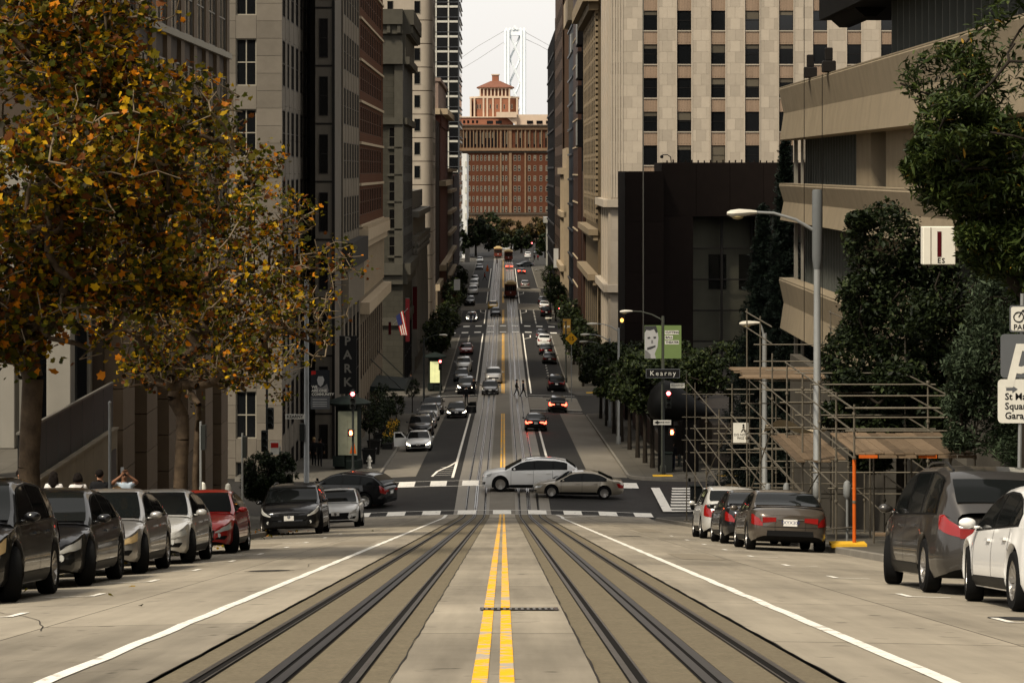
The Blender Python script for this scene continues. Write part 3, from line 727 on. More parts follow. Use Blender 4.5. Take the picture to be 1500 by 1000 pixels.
fx.grid(500, 560, 5.2, 4.1, 6, 10, 1.4, 2.6, .9, M_hh, M_hh, None, M_glassd)
h2 = building('maroon_building', 'plain maroon building at the far end of the left row', -26, -10.8, 561, 628, 29.2, mat('maroon_brick', (.085, .035, .025), .85, .12, 1), base=4)
fx = Fac(h2, '+x', -10.8); fx.grid(561, 628, 6, 3.8, 6, 9, 1.8, 2.3, .8, MATS['maroon_brick'], MATS['maroon_brick'], None, M_glassd)
# striped glass tower
M_str = mat('tower_spandrel', (.55, .53, .46), .5, .05, 1); M_tg = mat('tower_glass', (.012, .014, .016), .08, .3, .4, spec=.5); M_tm = mat('tower_mullion', (.16, .17, .18), .4, .1, 1, metal=.3)
st = building('striped_tower', 'black glass tower with white stripes against the sky', -30, -10.75, 630, 668, 130, M_tg, base=4)
fy = Fac(st, '-y', 630); fx = Fac(st, '+x', -10.75)
for k in range(21):
    v = 8 + 3.63 * k
    for i, (a, c) in enumerate(((-19.4, -16.5), (-16.2, -13.55), (-13.2, -11.05))): fy.b('stripe', a, c, v, v + .5, .02, .16, M_str)
    fy.b('ledge', -22, -10.7, v + 1.25, v + 1.4, .02, .3, M_tm); fx.b('ledge', 630, 668, v + 1.25, v + 1.4, .02, .3, M_tm)
    fx.b('stripe', 630.5, 667.5, v, v + .5, .02, .16, M_str)
for a in (-16.5, -13.5): fy.b('mullion', a, a + .3, 8, 84, .02, .26, M_str)
for a in (-19.6, -11.0, -10.8): fy.b('mullion', a, a + .14, 8, 84, .02, .3, M_tm)
cw = building('white_loft_building', 'small white building seen between striped tower and brick hall', -19, -10.2, 720, 760, EZ(225, 720), mat('white_stucco', (.62, .62, .6), .8, .06, 1), base=4)
fy = Fac(cw, '-y', 720)
for k in range(6): fy.win(-12.6, -11.4, 9 + 4 * k, 11.3 + 4 * k, .03, None, M_glassd)
for k in range(8): fy.b('quoin', -10.6, -10.1, 6 + 3.6 * k, 7.6 + 3.6 * k, 0, .2, M_str)

# --- right: cream building, west face with window columns
M_k = mat('cream_limestone', (.49, .42, .33), .8, .06, 2.5, rnd=.13, bump=.05, bscale=40)
M_kw = brick_overlay('cream_limestone_wall', (.47, .405, .32), 1.1, 1.19, .012, .8, rough=.8, var=.07, scale=2)
M_ks = mat('cream_spandrel', (.30, .215, .15), .8, .12, 6, streak=.15)
kb = building('cream_building', 'tall cream limestone office building with columns of dark windows', 11.5, 48, 275.35, 300, 115, M_kw, base=4)
fy = Fac(kb, '-y', 275.35); K0 = 14.8; KS = 3.605; KF = 3.57; kv = 30.65
PWD = KS - 1.52
fy.ashlar(11.35, K0, kv - 1.0, 54.5, 0, .3, 1.15, 1.19, M_k, True, .012)
fy.b('lower_wall', 11.35, 48, 4, kv - 1.0, -.2, .3, M_kw)
for i in range(9):
    a = K0 + KS * i
    fy.ashlar(a + 1.52, a + KS, kv - 1.0, 54.5, 0, .3, 1.05, 1.19, M_k, True, .012)
    fy.b('reveal', a + 1.52, a + 1.66, kv - 1.0, 54.5, .3, .36, M_k); fy.b('reveal', a + KS - .14, a + KS, kv - 1.0, 54.5, .3, .36, M_k)
    for k in range(7):
        v = kv + KF * k
        fy.win(a, a + 1.52, v, v + 2.1, .05, M_fr_dark, M_glass, 0, 1 if random.random() < .5 else 0, .05, blind=random.choice((0, 0, 0, .2, .3, .4, .85 if k == 0 else 0)))
        sp = fy.b('spandrel', a, a + 1.52, v - (KF - 2.1), v, 0, .16, M_ks)
        for q in range(5): fy.b('flute', a + .15 + .28 * q, a + .25 + .28 * q, v - 1.3, v - .15, .161, .19, M_ks, parent=sp)
        fy.b('sill', a - .02, a + 1.54, v - .12, v, .161, .26, M_k)
fx = Fac(kb, '-x', 11.5)
for i in range(4): fx.b('pier', 275.4 + 6.2 * i, 277.6 + 6.2 * i, 4, 54, 0, .35, M_k)
for k in range(13):
    for i in range(4):
        v = 9 + KF * k
        if i < 3: fx.win(277.6 + 6.2 * i, 281.6 + 6.2 * i, v + .9, v + 3, .05, None, M_glassd, 1); fx.b('spandrel', 277.6 + 6.2 * i, 281.6 + 6.2 * i, v - .55, v + .9, 0, .2, M_ks)
for v in (26.2, 17.2): fx.b('belt', 275, 300, v, v + .8, 0, .9, M_k); fy.b('belt', 11.0, 16, v, v + .8, .3, .9, M_k)
for i in range(5): fy.b('fluting', 11.4 + .28 * i, 11.55 + .28 * i, 27.2, 54, .3, .38, M_k)
# --- right: ribbed beige building
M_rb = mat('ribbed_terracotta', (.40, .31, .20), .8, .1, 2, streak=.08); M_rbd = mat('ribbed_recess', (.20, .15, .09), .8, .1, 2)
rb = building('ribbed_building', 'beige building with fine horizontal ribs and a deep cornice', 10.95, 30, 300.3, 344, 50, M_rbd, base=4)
fx = Fac(rb, '-x', 10.95); fy = Fac(rb, '-y', 300.3)
for k in range(38): fx.b('rib', 300.3, 344, 24.5 + .66 * k, 24.9 + .66 * k, 0, .28, M_rb)
for i in range(9): fx.b('quoin_strip', 300.3 + 5.3 * i, 301.3 + 5.3 * i, 24, 49.5, .28, .36, M_rb)
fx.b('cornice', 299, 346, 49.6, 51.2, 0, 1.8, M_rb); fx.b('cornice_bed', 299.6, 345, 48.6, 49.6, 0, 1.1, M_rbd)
for k in range(10):
    for i in range(8): fx.win(301.9 + 5.3 * i, 304.9 + 5.3 * i, 25.2 + 2.3 * k, 26.7 + 2.3 * k, .29, None, M_glassd, 1)
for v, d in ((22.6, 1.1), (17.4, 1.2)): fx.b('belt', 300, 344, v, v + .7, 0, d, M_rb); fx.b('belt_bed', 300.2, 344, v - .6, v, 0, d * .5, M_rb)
fx.grid(300.3, 344, 5.5, 11.8, 1, 6, 2.0, 9.0, 1.6, M_rb, M_rbd, None, M_glass, 1, 3, .4, .2, .0)
# --- right: black and brown glass tower with pale projecting panels
M_bk = mat('black_granite', (.010, .009, .009), .8, .2, 1, spec=.05); M_br = mat('brown_granite', (.075, .038, .026), .6, .12, 1)
r3 = building('black_brown_tower', 'black and brown tower with pale bay panels', 10.9, 30, 344.3, 386, 115, M_bk, base=4)
fx = Fac(r3, '-x', 10.9)
fx.b('brown_slab', 362, 386, 4, 62, 0, .5, M_br); fx.b('brown_slab', 344.3, 350, 4, 30, 0, .3, M_br)
for k in range(14): fx.b('joint_ledge', 362, 386, 6 + 3.9 * k, 6.2 + 3.9 * k, .5, .62, M_ledge)
for k in range(4): fx.win(351, 358, 33.5 + 4.6 * k, 36.8 + 4.6 * k, .9, M_fr_alu, mat('bay_panel_glass', (.32, .34, .36), .25, .15, 1), 2, 0); fx.b('bay', 350.8, 358.2, 33.3 + 4.6 * k, 37 + 4.6 * k, 0, .86, M_bk)
# --- right past the third crossing
M_sl = mat('slate_glass', (.05, .06, .07), .6, .2, .5)
r2 = building('slate_tower', 'slate blue glass tower with a pale stone cap', 11.1, 30, 412, 440, 62, M_sl, base=4)
fx = Fac(r2, '-x', 11.1)
for k in range(13): fx.b('ledge', 412, 440, 8 + 4.1 * k, 8.3 + 4.1 * k, 0, .25, M_tm)
fx.b('cap', 412, 440, 54, 58, 0, .9, M_ledge); fx.b('light_panel', 413, 420, 49, 52, 0, .3, M_str)
r2b = building('pilaster_bank', 'pale stone bank front with tall pilasters squeezed between towers', 10.7, 30, 440.3, 470, 34, M_ledge, base=4)
fx = Fac(r2b, '-x', 10.7)
fx.b('cornice', 440.3, 470, 29.5, 30.6, 0, .9, M_ledge); fx.b('belt', 440.3, 470, 22.2, 23.1, 0, .9, M_ledge); fx.b('belt', 440.3, 470, 13, 14, 0, 1.1, M_ledge)
for i in range(6): fx.b('pilaster', 440.3 + 5.3 * i, 442 + 5.3 * i, 5, 29.5, 0, .45, M_ledge)
for i in range(5):
    for k in range(3): fx.win(442.4 + 5.3 * i, 445.2 + 5.3 * i, 6.4 + 8.4 * k, 11.8 + 8.0 * k, .05, None, M_glassd, 1, 1)
M_bt = mat('brown_tower_stone', (.12, .075, .05), .75, .12, .8)
r1 = building('brown_tower', 'tall plain brown tower in the far right row', 10.9, 34, 476, 545, 105, M_bt, base=4)
fx = Fac(r1, '-x', 10.9); fx.grid(476, 545, 6, 4, 14, 8, 3, 2.4, .8, M_bt, M_bt, None, M_glassd, 1, 0, .2, .1, .02)
rk = building('black_tower', 'thin black tower edge beside the sky', 10.9, 34, 553, 640, EZ(45, 553), M_bk, base=4)
fx = Fac(rk, '-x', 10.9); fy = Fac(rk, '-y', 553)
for k in range(13): fx.b('ledge', 553, 640, 6 + 4.1 * k, 6.4 + 4.1 * k, 0, .22, M_fr_dark)
pv = thing('pale_kiosk_building', 'small flat-roofed pale pavilion at the far end of the street', 'building', (12.6, 660, 5.5))
piece('roof', pv, 10.2, 16, 656, 668, EZ(326, 660), EZ(318, 660), M_str)
for x in (10.8, 12.8, 14.8): piece('column', pv, x, x + .5, 657, 657.5, 5.4, EZ(326, 660), M_str)
piece('wall', pv, 12.4, 16, 661, 667, 5.4, EZ(326, 660), M_fd)

# --- right: dark banking hall on the plaza
M_hall = mat('hall_brown_granite', (.018, .0125, .0105), .7, .15, 1.5, rnd=.12, spec=.05)
M_hgl = mat('hall_glass', (.05, .05, .045), .08, .2, .3, spec=.6)
_n = M_hgl.node_tree; _t = _n.nodes.new('ShaderNodeBsdfTransparent'); _t.inputs[0].default_value = (.95, .95, .92, 1); _x = _n.nodes.new('ShaderNodeMixShader'); _x.inputs[0].default_value = .88
_n.links.new(_n.nodes['Principled BSDF'].outputs[0], _x.inputs[1]); _n.links.new(_t.outputs[0], _x.inputs[2]); _n.links.new(_x.outputs[0], _n.nodes['Material Output'].inputs[0])
qh = thing('banking_hall', 'dark brown granite banking hall with one huge recessed window', 'building', (17, 232, 6))
piece('wall', qh, 10.6, 14.0, 226.2, 240, 5, EZ(251, 226), M_hall); piece('wall', qh, 14.0, 38, 229, 241, EZ(318, 226), EZ(238, 226), M_hall)
piece('wall', qh, 22.2, 38, 229, 241, 5, EZ(318, 226), M_hall); piece('wall', qh, 14.0, 16.6, 227, 240, 5, EZ(318, 226), M_hall)
for k in range(5):
    for i in range(2): piece('panel', qh, 10.62 + 1.68 * i, 12.28 + 1.68 * i, 226.1, 226.2, 8 + 4.4 * k, 12.37 + 4.4 * k, M_hall)
piece('panel', qh, 10.62, 13.98, 226.1, 226.2, 5, 7.97, M_hall)
for k in range(8): piece('panel', qh, 14.05 + 2.98 * k, 17.0 + 2.98 * k, 228.9, 229, EZ(318, 226) + .02, EZ(240, 226), M_hall)
for k in range(40): piece('roof_post', qh, 14.4 + .55 * k, 14.52 + .55 * k, 229.2, 229.3, EZ(238, 226), EZ(238, 226) + .16 + .1 * random.random(), M_hall)
for i in range(2):
    for k in range(4):
        w = obj('window', MB().box(-1.32, 1.32, -.05, .05, -.06, .06).mesh('transom', M_fr_dark), qh, (18.0 + 2.75 * i, 230.6, 14.9 + 2.75 * k))
        piece('pane', w, 16.75 + 2.75 * i, 19.25 + 2.75 * i, 230.7, 230.76, 14.9 + 2.75 * k, 17.6 + 2.75 * k, M_hgl)
for x in (16.62, 19.3, 22.0): piece('mullion', qh, x, x + .2, 230.4, 230.9, 9, 26, M_fr_dark)
piece('reflection_wall', qh, 16.65, 22.15, 231.5, 231.9, 5, 26, mat('reflection_stone', (.26, .25, .21), .8, .1, 1)); piece('steel_brace', qh, 17, 21, 230.3, 230.5, 13.3, 13.7, M_arc)  # wall added behind the glass in place of the reflected pale building
for i in range(2): piece('reflection_window', qh, 18.3 + 2.7 * i, 19.9 + 2.7 * i, 231.42, 231.49, 19.5, 22.6, M_glassd)  # dark openings added as windows of that reflected building
# plaza podium and the black granite sculpture on it
pd = struct(piece('podium', None, 13.2, 40, 163.5, 226, 5, EZ(612, 168), mat('podium_granite', (.035, .029, .025), .6, .15, 1.5)))
for k in range(8): piece('podium_step', pd, 13.2 - .32 * (8 - k) + .0, 13.2 - .32 * (7 - k), 176, 214, 6, EZ(612, 168) - .3 * (8 - k) + .25, MATS['podium_granite'])
sc = thing('sculpture', 'smooth black polished granite boulder sculpture beside the right traffic signal', 'sculpture', (11.0, 160.2, 12))
zb_, rings = 160.2, []
prof = [(948, 590, 600), (953, 572, 612), (962, 562, 618), (972, 556, 619), (984, 558, 619), (996, 566, 617), (1010, 577, 615), (1024, 587, 614), (1036, 594, 612), (1046, 600, 608)]
for px, ya, yb_ in prof:
    x = GX(px, zb_); t, b_ = EZ(ya, zb_), EZ(yb_, zb_); c, r = (t + b_) / 2, (t - b_) / 2
    rings.append([(x, zb_ + 1.5 * r / 1.35 * math.cos(q), c + r * math.sin(q) * (1 if math.sin(q) > 0 else .95)) for q in [2 * math.pi * k / 14 for k in range(14)]])
part('boulder', MB().loft(rings), mat('polished_black_granite', (.006, .006, .006), .6, .2, 3, spec=.12), sc, 'all')
for px in (975, 1012): piece('plinth', sc, GX(px, zb_) - .45, GX(px, zb_) + .45, zb_ - .5, zb_ + .5, 9, EZ(613, zb_), M_bk)

# --- near right: concrete office block with long parapet bands
M_brut = mat('exposed_aggregate', (.40, .325, .222), .9, .10, 1.2, bump=.4, bscale=45, streak=.09, big=.06)
M_brutd = mat('dark_bronze', (.012, .011, .010), .8, .2, 2, spec=.1); M_finp = mat('window_fin', (.12, .125, .11), .5, .1, 2)
M_base = mat('cement_render', (.24, .215, .175), .85, .12, .8, streak=.15)
br = building('concrete_office', 'tan concrete office block with long parapet bands and dark fin windows', 13.9, 40, -40, 116.8, 33.4, M_brutd, base=12)
BANDS = [(EZ(130, 117), EZ(206, 117)), (EZ(270, 117), EZ(323, 117)), (EZ(408, 117), EZ(481, 117))]
for t, b_ in BANDS:
    z = 45.0; n = 0
    m_ = b_ + (t - b_) * .52
    for z0, z1 in ((-20, -4), (-4, 12), (12, 28), (28, 45), (45, 61), (61, 75), (75, 89), (89, 103), (103, 117)):
        mb = MB(); mb.prism([(12.6, b_), (12.47, b_ + .03), (12.64, m_), (12.42, t - .06), (12.46, t), (13.1, t), (13.2, b_)], 'y', z0 + .012, z1 - .012)
        part('parapet_panel', mb, M_brut, br)
    piece('floor_slab', br, 13.1, 14.5, -20, 116.9, b_ + .1, b_ + .5, M_brutd); piece('coping', br, 12.44, 13.1, -20, 117, t + .001, t + .05, M_brut)
lv = [(BANDS[0][1], BANDS[1][0]), (BANDS[1][1], BANDS[2][0])]
for (hi, lo) in lv:
    for k in range(22): piece('window_fin', br, 13.5, 13.88, 97.5 + .88 * k, 97.62 + .88 * k, lo - .6, hi + .2, M_finp)
    for k in range(7): piece('window_pane', br, 13.75, 13.8, 97.7 + 2.64 * k, 100.2 + 2.64 * k, lo - .5, hi + .15, M_glass)
    piece('concrete_pier', br, 13.2, 14.2, 93.2, 97, lo - .8, hi + .3, M_brut); piece('concrete_pier', br, 13.2, 14.2, 80, 89.5, lo - .8, hi + .3, M_brut)
    for k in range(14): piece('window_fin', br, 13.5, 13.88, 52 + 1.9 * k, 52.15 + 1.9 * k, lo - .6, hi + .2, M_finp)
piece('corner_post', br, 13.0, 13.15, 115.8, 116.1, 12, BANDS[0][1], M_pale); piece('corner_post', br, 13.0, 13.1, 113.2, 113.4, 12, BANDS[0][1], M_pale)
piece('upper_wall', br, 13.3, 13.89, -20, 45, 25, 33, M_brutd)
piece('top_storey', br, 14.4, 40, -40, 95, 33.4, 62, M_brutd)
for k in range(26): piece('window_fin', br, 14.05, 14.42, 60 + 1.35 * k, 60.14 + 1.35 * k, BANDS[0][0] - .3, 46, M_finp)
piece('roof_overhang', br, 12.9, 40, 45, 106, EZ(17, 100), EZ(17, 100) + 2.5, M_brutd)
mb = MB(); mb.prism([(13.2, EZ(17, 100)), (14.4, EZ(17, 100)), (14.0, EZ(17, 100) - .35), (13.6, EZ(17, 100) - .35)], 'y', 97.5, 105); part('soffit_box', mb, M_brutd, br)
# ground floor wall behind the scaffold
for k in range(-13, 12): piece('base_panel', br, 11.6, 12.0, 45 + 5 * k, 49.96 + 5 * k, 12.5, BANDS[2][1] - .3 if k > 3 else 25.4, M_base)
piece('vent_grille', br, 11.52, 11.6, 63.5, 65.5, 19.6, 21.2, M_brutd)
for k in range(9): piece('vent_slat', br, 11.46, 11.54, 63.55, 65.45, 19.68 + .17 * k, 19.75 + .17 * k, M_fr_dark)
# window washing rig on the top parapet
rg = thing('window_cleaning_rig', 'black window cleaning winches with cables hanging over the top parapet', 'winch', (12.4, 106, 34))
for px, z in ((1187, 106), (1214, 104)):
    x = 12.45; hh = EZ(130, 117)
    zz = F * x / (px - VX); 
    piece('winch', rg, x - .25, x + .25, zz - .25, zz + .25, hh + .05, hh + .5, M_fr_dark, .04); piece('motor', rg, x - .14, x + .14, zz - .14, zz + .14, hh + .5, hh + 1.0, M_fr_dark, .03)
    part('cable', MB().tube([(x - .25, zz, hh + 12 if px < 1200 else hh), (x - .25, zz, 20)], .014, 4), M_fr_dark, rg)

# --- far end: brick hall building with tower, and the bridge
ZE = 950.0
M_sp = brick_overlay('hall_brick', (.165, .060, .030), 1.2, .5, .04, .8, rough=.85, var=.12, scale=.4)
M_sps = mat('hall_terracotta', (.25, .16, .095), .8, .12, .5, streak=.1); M_spd = mat('hall_cornice', (.12, .095, .07), .8, .1, .5); M_spt = mat('hall_tower_brick', (.28, .115, .065), .8, .1, .6)
M_spp = mat('hall_tower_pale', (.54, .42, .31), .8, .08, .6); M_tile = mat('roof_tile', (.16, .07, .045), .8, .15, 1)
def ex(px): return GX(px, ZE)
def ez(py): return EZ(py, ZE)
sp = building('brick_hall', 'huge red brick hall with arcade closing the end of the street', -60, 60, ZE + .5, ZE + 40, ez(184), M_sp, base=3)
fy = Fac(sp, '-y', ZE + .5)
fy.b('attic', -60, 60, ez(190), ez(185), 0, .8, M_sps); fy.b('cornice', -60, 60, ez(185), ez(183), 0, 1.4, M_spd)
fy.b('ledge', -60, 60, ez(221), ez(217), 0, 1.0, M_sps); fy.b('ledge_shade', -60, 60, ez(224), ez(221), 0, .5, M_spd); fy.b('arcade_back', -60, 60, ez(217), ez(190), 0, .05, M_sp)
fy.b('belt', -60, 60, ez(314.5), ez(311.5), 0, .8, M_spd); fy.b('stone_base', -60, 60, 4, ez(314.5), 0, .3, M_sps)
for px in (733.5, 747.5, 769.5): 
    w = 4 if px > 740 and px < 760 else 2.4
    fy.b('pilaster', ex(px - w / 2), ex(px + w / 2), ez(311.5), ez(190), .06, .45, M_sps)
cols = [676 + 5.0 * i for i in range(11)] + [736.8, 741.5, 755.5, 761.5] + [773.5 + 8.6 * i for i in range(6)]
for px in cols:
    fy.b('arcade_column', ex(px + 1.9), ex(px + 3.3), ez(217), ez(190), .06, .5, M_sps); fy.win(ex(px - .6), ex(px + 1.9), ez(215.5), ez(193), .12, M_fr_dark, M_glass, blind=random.choice((0, .4, .8)))
rowsx = [682 + 5.75 * i for i in range(9)] + [736.6, 741.6, 754.5, 760.5, 775.3, 783.6, 792.4, 801.2, 810]
for r in range(6):
    for px in rowsx:
        w = 1.25 if px < 745 else 1.75
        fy.win(ex(px - w), ex(px + w), ez(235.5 + 15 * r), ez(227.5 + 15 * r), .06, M_fr_pale, M_glass if random.random() < .55 else M_glassd, 0, 1, .12, blind=random.choice((0, 0, .5, .6, .95)))
piece('penthouse', sp, ex(670), ex(752), ZE + 6, ZE + 14, ez(184), ez(172), M_spt); piece('penthouse_roof', sp, ex(669), ex(753), ZE + 5.6, ZE + 14, ez(172), ez(170.5), M_spp)
piece('plant_room', sp, ex(727), ex(757), ZE + 3, ZE + 5, ez(172), ez(164), M_spp); 
piece('terrace_wing', sp, ex(757), ex(830), ZE + 5, ZE + 16, ez(184), ez(167.5), M_spp)
mb = MB(); mb.prism([(ex(742), ez(172)), (ex(757), ez(184)), (ex(757), ez(165)), (ex(752), ez(165))], 'y', ZE + 4, ZE + 5); part('stair_gable', mb, M_spp, sp)
for px in (713, 726, 772, 786, 800): fy.win(ex(px), ex(px + 9), ez(181), ez(176.5), -5.4 if px < 750 else -4.3, M_fr_dark, M_glass, 3)
for px in (678, 684, 691, 697): fy.win(ex(px), ex(px + 3), ez(180), ez(176), -5.4, M_fr_dark, M_glass)
tw = thing('belvedere_tower', 'brick belvedere tower with tiled pyramid roof on the far brick hall', 'tower', (ex(724), ZE + 16, ez(172)))
def octo(cx, cy, r, c=.35): 
    a = r * c; return [(cx - r + a, cy - r), (cx + r - a, cy - r), (cx + r, cy - r + a), (cx + r, cy + r - a), (cx + r - a, cy + r), (cx - r + a, cy + r), (cx - r, cy + r - a), (cx - r, cy - r + a)]
cx, cy = ex(724), ZE + 18; u = ZE / F
part('drum', MB().prism(octo(cx, cy, 36 * u), 'z', ez(174), ez(143)), M_spt, tw); part('parapet', MB().prism(octo(cx, cy, 37 * u), 'z', ez(143), ez(140.5)), M_spp, tw)
for k, px in enumerate((689, 694.5, 708, 713.5, 722, 733.5, 746, 757.5)):
    piece('pilaster', tw, ex(px - 1.2), ex(px + 1.2), cy - 36 * u - .35, cy - 36 * u + (4 if px < 700 or px > 748 else .0), ez(174), ez(143), M_spp)
f_ = Fac(tw, '-y', cy - 36 * u)
for px in (699.5, 703, 718, 728, 738.5, 750): f_.win(ex(px - 1.1), ex(px + 1.1), ez(159), ez(152), .05, M_spp, M_glassd)
part('belvedere_core', MB().prism(octo(cx + .4, cy, 22 * u), 'z', ez(141), ez(127)), M_tile, tw)
for k in range(9): piece('belvedere_column', tw, ex(702 + 5.4 * k), ex(703.8 + 5.4 * k), cy - 25.2 * u, cy - 24.2 * u, ez(140.5), ez(128.5), M_spp)
part('belvedere_beam', MB().prism(octo(cx + .4, cy, 25.6 * u), 'z', ez(128.5), ez(126.8)), M_spp, tw); part('belvedere_base', MB().prism(octo(cx + .4, cy, 26 * u), 'z', ez(141.5), ez(139.5)), M_spp, tw)
lo_, hi_ = octo(cx + .4, cy, 28 * u), octo(cx + .4, cy, 7 * u)
part('roof', MB().loft([[(a, b, ez(127.2)) for a, b in lo_], [(a, b, ez(126.2)) for a, b in lo_], [(a, b, ez(116.5)) for a, b in hi_]]), M_tile, tw)
part('lantern', MB().prism(octo(cx + .4, cy, 5.2 * u, .2), 'z', ez(117.5), ez(108)), M_spt, tw); part('lantern_cap', MB().prism(octo(cx + .4, cy, 6.2 * u, .2), 'z', ez(108), ez(106.3)), M_spp, tw)
ZB = 2400.0
M_brg = mat('bridge_paint_hazed', (.50, .52, .53), .6, .05, .02)  # silver-grey paint, made paler to carry the haze over the bay
bt = thing('bridge_tower', 'pale grey steel suspension bridge tower with crossed bracing behind the hall', 'bridge', (GX(754, ZB), ZB, 0))
def bxp(p, z=ZB): return GX(p, z)
for a, c in ((738.5, 747), (762, 770.5)): piece('leg', bt, bxp(a), bxp(c), ZB, ZB + 9, 0, EZ(44, ZB), M_brg)
for a, c in ((739.5, 741.5), (744.2, 746.2), (763, 765), (767.6, 769.6)): piece('leg_rib', bt, bxp(a), bxp(c), ZB - 1, ZB, 0, EZ(44, ZB), M_brg)
piece('portal', bt, bxp(747), bxp(762), ZB + 1, ZB + 7, EZ(52, ZB), EZ(43, ZB), M_brg); 
for k in range(6): piece('crenel', bt, bxp(740 + 5.2 * k), bxp(743 + 5.2 * k), ZB, ZB + 5, EZ(44, ZB), EZ(41, ZB), M_brg)
piece('beacon', bt, bxp(752.5), bxp(755.5), ZB, ZB + 3, EZ(43, ZB), EZ(38, ZB), M_brg)
for ya, yb_ in ((52, 86), (86, 121), (121, 156), (156, 190)):
    for (pa, pb) in ((747, 762), (762, 747)):
        part('cross_brace', MB().tube([(bxp(pa), ZB + (2 if pa < 750 else 5), EZ(ya, ZB)), (bxp(pb), ZB + (2 if pa < 750 else 5), EZ(yb_, ZB))], .95, 4), M_brg, bt)
mc = mat('bridge_cable_steel', (.28, .28, .28), .6, 0)
for y0, pts in ((44, [(738, 46), (700, 68), (660, 96), (560, 160)]), (60, [(738, 62), (700, 87), (660, 111), (560, 165)]), (46, [(770, 47), (790, 58), (815, 72), (900, 112)]), (46, [(747, 46), (790, 66), (815, 80), (900, 122)])):
    part('suspension_cable', MB().tube([(bxp(p), ZB + (9 if y0 == 46 else -1), EZ(q, ZB)) for p, q in pts], .22, 5), mc, bt)

mat = _mat0
# ---------------------------------------------------------------- trees
M_bark = mat('plane_bark', (.075, .053, .034), .9, .55, 4, bump=.8, bscale=18)
M_twig = mat('twig_bark', (.15, .115, .075), .9, .2, 5)
M_barkd = mat('dark_bark', (.020, .016, .012), .9, .3, 5, bump=.4)
L_plane = leaf_mat('plane_leaves', [((.055, .062, .007), 22), ((.13, .105, .006), 19), ((.022, .018, .006), 18), ((.31, .19, .007), 12), ((.56, .33, .009), 7), ((.54, .18, .007), 7), ((.12, .040, .009), 17)], .40)
L_green = leaf_mat('evergreen_leaves', [((.022, .034, .009), 40), ((.034, .050, .011), 30), ((.055, .070, .016), 16), ((.013, .020, .006), 14), ((.24, .14, .02), 1.2)], .18, .45)
L_dark = leaf_mat('dark_leaves', [((.011, .017, .007), 45), ((.018, .026, .009), 35), ((.032, .043, .014), 14), ((.006, .009, .004), 20)], .12, .5)
L_row = leaf_mat('street_tree_leaves', [((.015, .022, .008), 45), ((.024, .034, .010), 30), ((.042, .052, .014), 15), ((.008, .012, .005), 20)], .15, .5)
L_con = leaf_mat('conifer_needles', [((.008, .014, .010), 50), ((.013, .021, .013), 30), ((.005, .009, .006), 20)], .05, .6)
L_aut = leaf_mat('far_autumn_leaves', [((.06, .042, .012), 40), ((.04, .036, .012), 30), ((.024, .026, .011), 25), ((.11, .07, .018), 8)], .2)
def T_leaf(kind):
    if kind == 'lobed':
        o = [(0, -.42), (.20, -.36), (.46, -.30), (.38, -.02), (.50, .22), (.24, .26), (.03, .56), (-.2, .28), (-.47, .26), (-.36, 0), (-.44, -.32), (-.18, -.38)]
        v = [(x, y, .22 * abs(x) - .25 * y * y) for x, y in o] + [(0, -.05, 0)]
        return v, [(12, i, (i + 1) % 12) for i in range(12)]
    if kind == 'lance':
        return [(0, -.5, 0), (.14, -.1, .03), (.10, .25, .0), (0, .52, -.1), (-.10, .25, .0), (-.14, -.1, .03), (0, .05, -.03)], [(6, i, (i + 1) % 6) for i in range(6)]
    if kind == 'oval':
        return [(0, -.5, 0), (.26, 0, .06), (0, .5, -.06), (-.26, 0, .06)], [(0, 1, 2), (0, 2, 3)]
    if kind == 'needle':
        return [(-.06, -.5, 0), (.06, -.5, 0), (.02, .5, -.12), (.5, .05, -.05), (-.5, .05, -.05)], [(0, 1, 2), (0, 1, 3), (0, 1, 4)]
def leaves(name, cen, size, m, parent, kind='oval', flat=.5, sv=.35, droop=0.):
    tv, tf = T_leaf(kind); tv = np.array(tv); tf = np.array(tf); N = len(cen); k = len(tv)
    a = rng.uniform(0, 2 * np.pi, N); tilt = rng.normal(0, 1, N) * (1 - flat) * 1.2 + droop; roll = rng.normal(0, .6, N)
    ca, sa, ct, st, cr, sr = np.cos(a), np.sin(a), np.cos(tilt), np.sin(tilt), np.cos(roll), np.sin(roll)
    s = size * np.exp(rng.normal(0, sv, N)).clip(.4, 1.9)
    v = tv[None] * s[:, None, None]
    x, y, z = v[..., 0], v[..., 1], v[..., 2]
    x, z = x * cr[:, None] + z * sr[:, None], -x * sr[:, None] + z * cr[:, None]
    y, z = y * ct[:, None] - z * st[:, None], y * st[:, None] + z * ct[:, None]
    x, y = x * ca[:, None] - y * sa[:, None], x * sa[:, None] + y * ca[:, None]
    P = np.stack([x, y, z], -1) + cen[:, None, :]
    base = np.array(WL[parent.name]) if parent is not None else np.zeros(3)
    P = (P - base).reshape(-1, 3); fc = (tf[None] + (np.arange(N) * k)[:, None, None]).reshape(-1, 3)
    me = bpy.data.meshes.new(name); me.vertices.add(len(P)); me.vertices.foreach_set('co', P.ravel().astype(np.float32))
    me.loops.add(fc.size); me.loops.foreach_set('vertex_index', fc.ravel().astype(np.int32))
    me.polygons.add(len(fc)); me.polygons.foreach_set('loop_start', (np.arange(len(fc)) * 3).astype(np.int32)); me.polygons.foreach_set('loop_total', np.full(len(fc), 3, np.int32))
    me.materials.append(m); me.update(calc_edges=True); me.validate()
    return obj(name, me, parent, base)
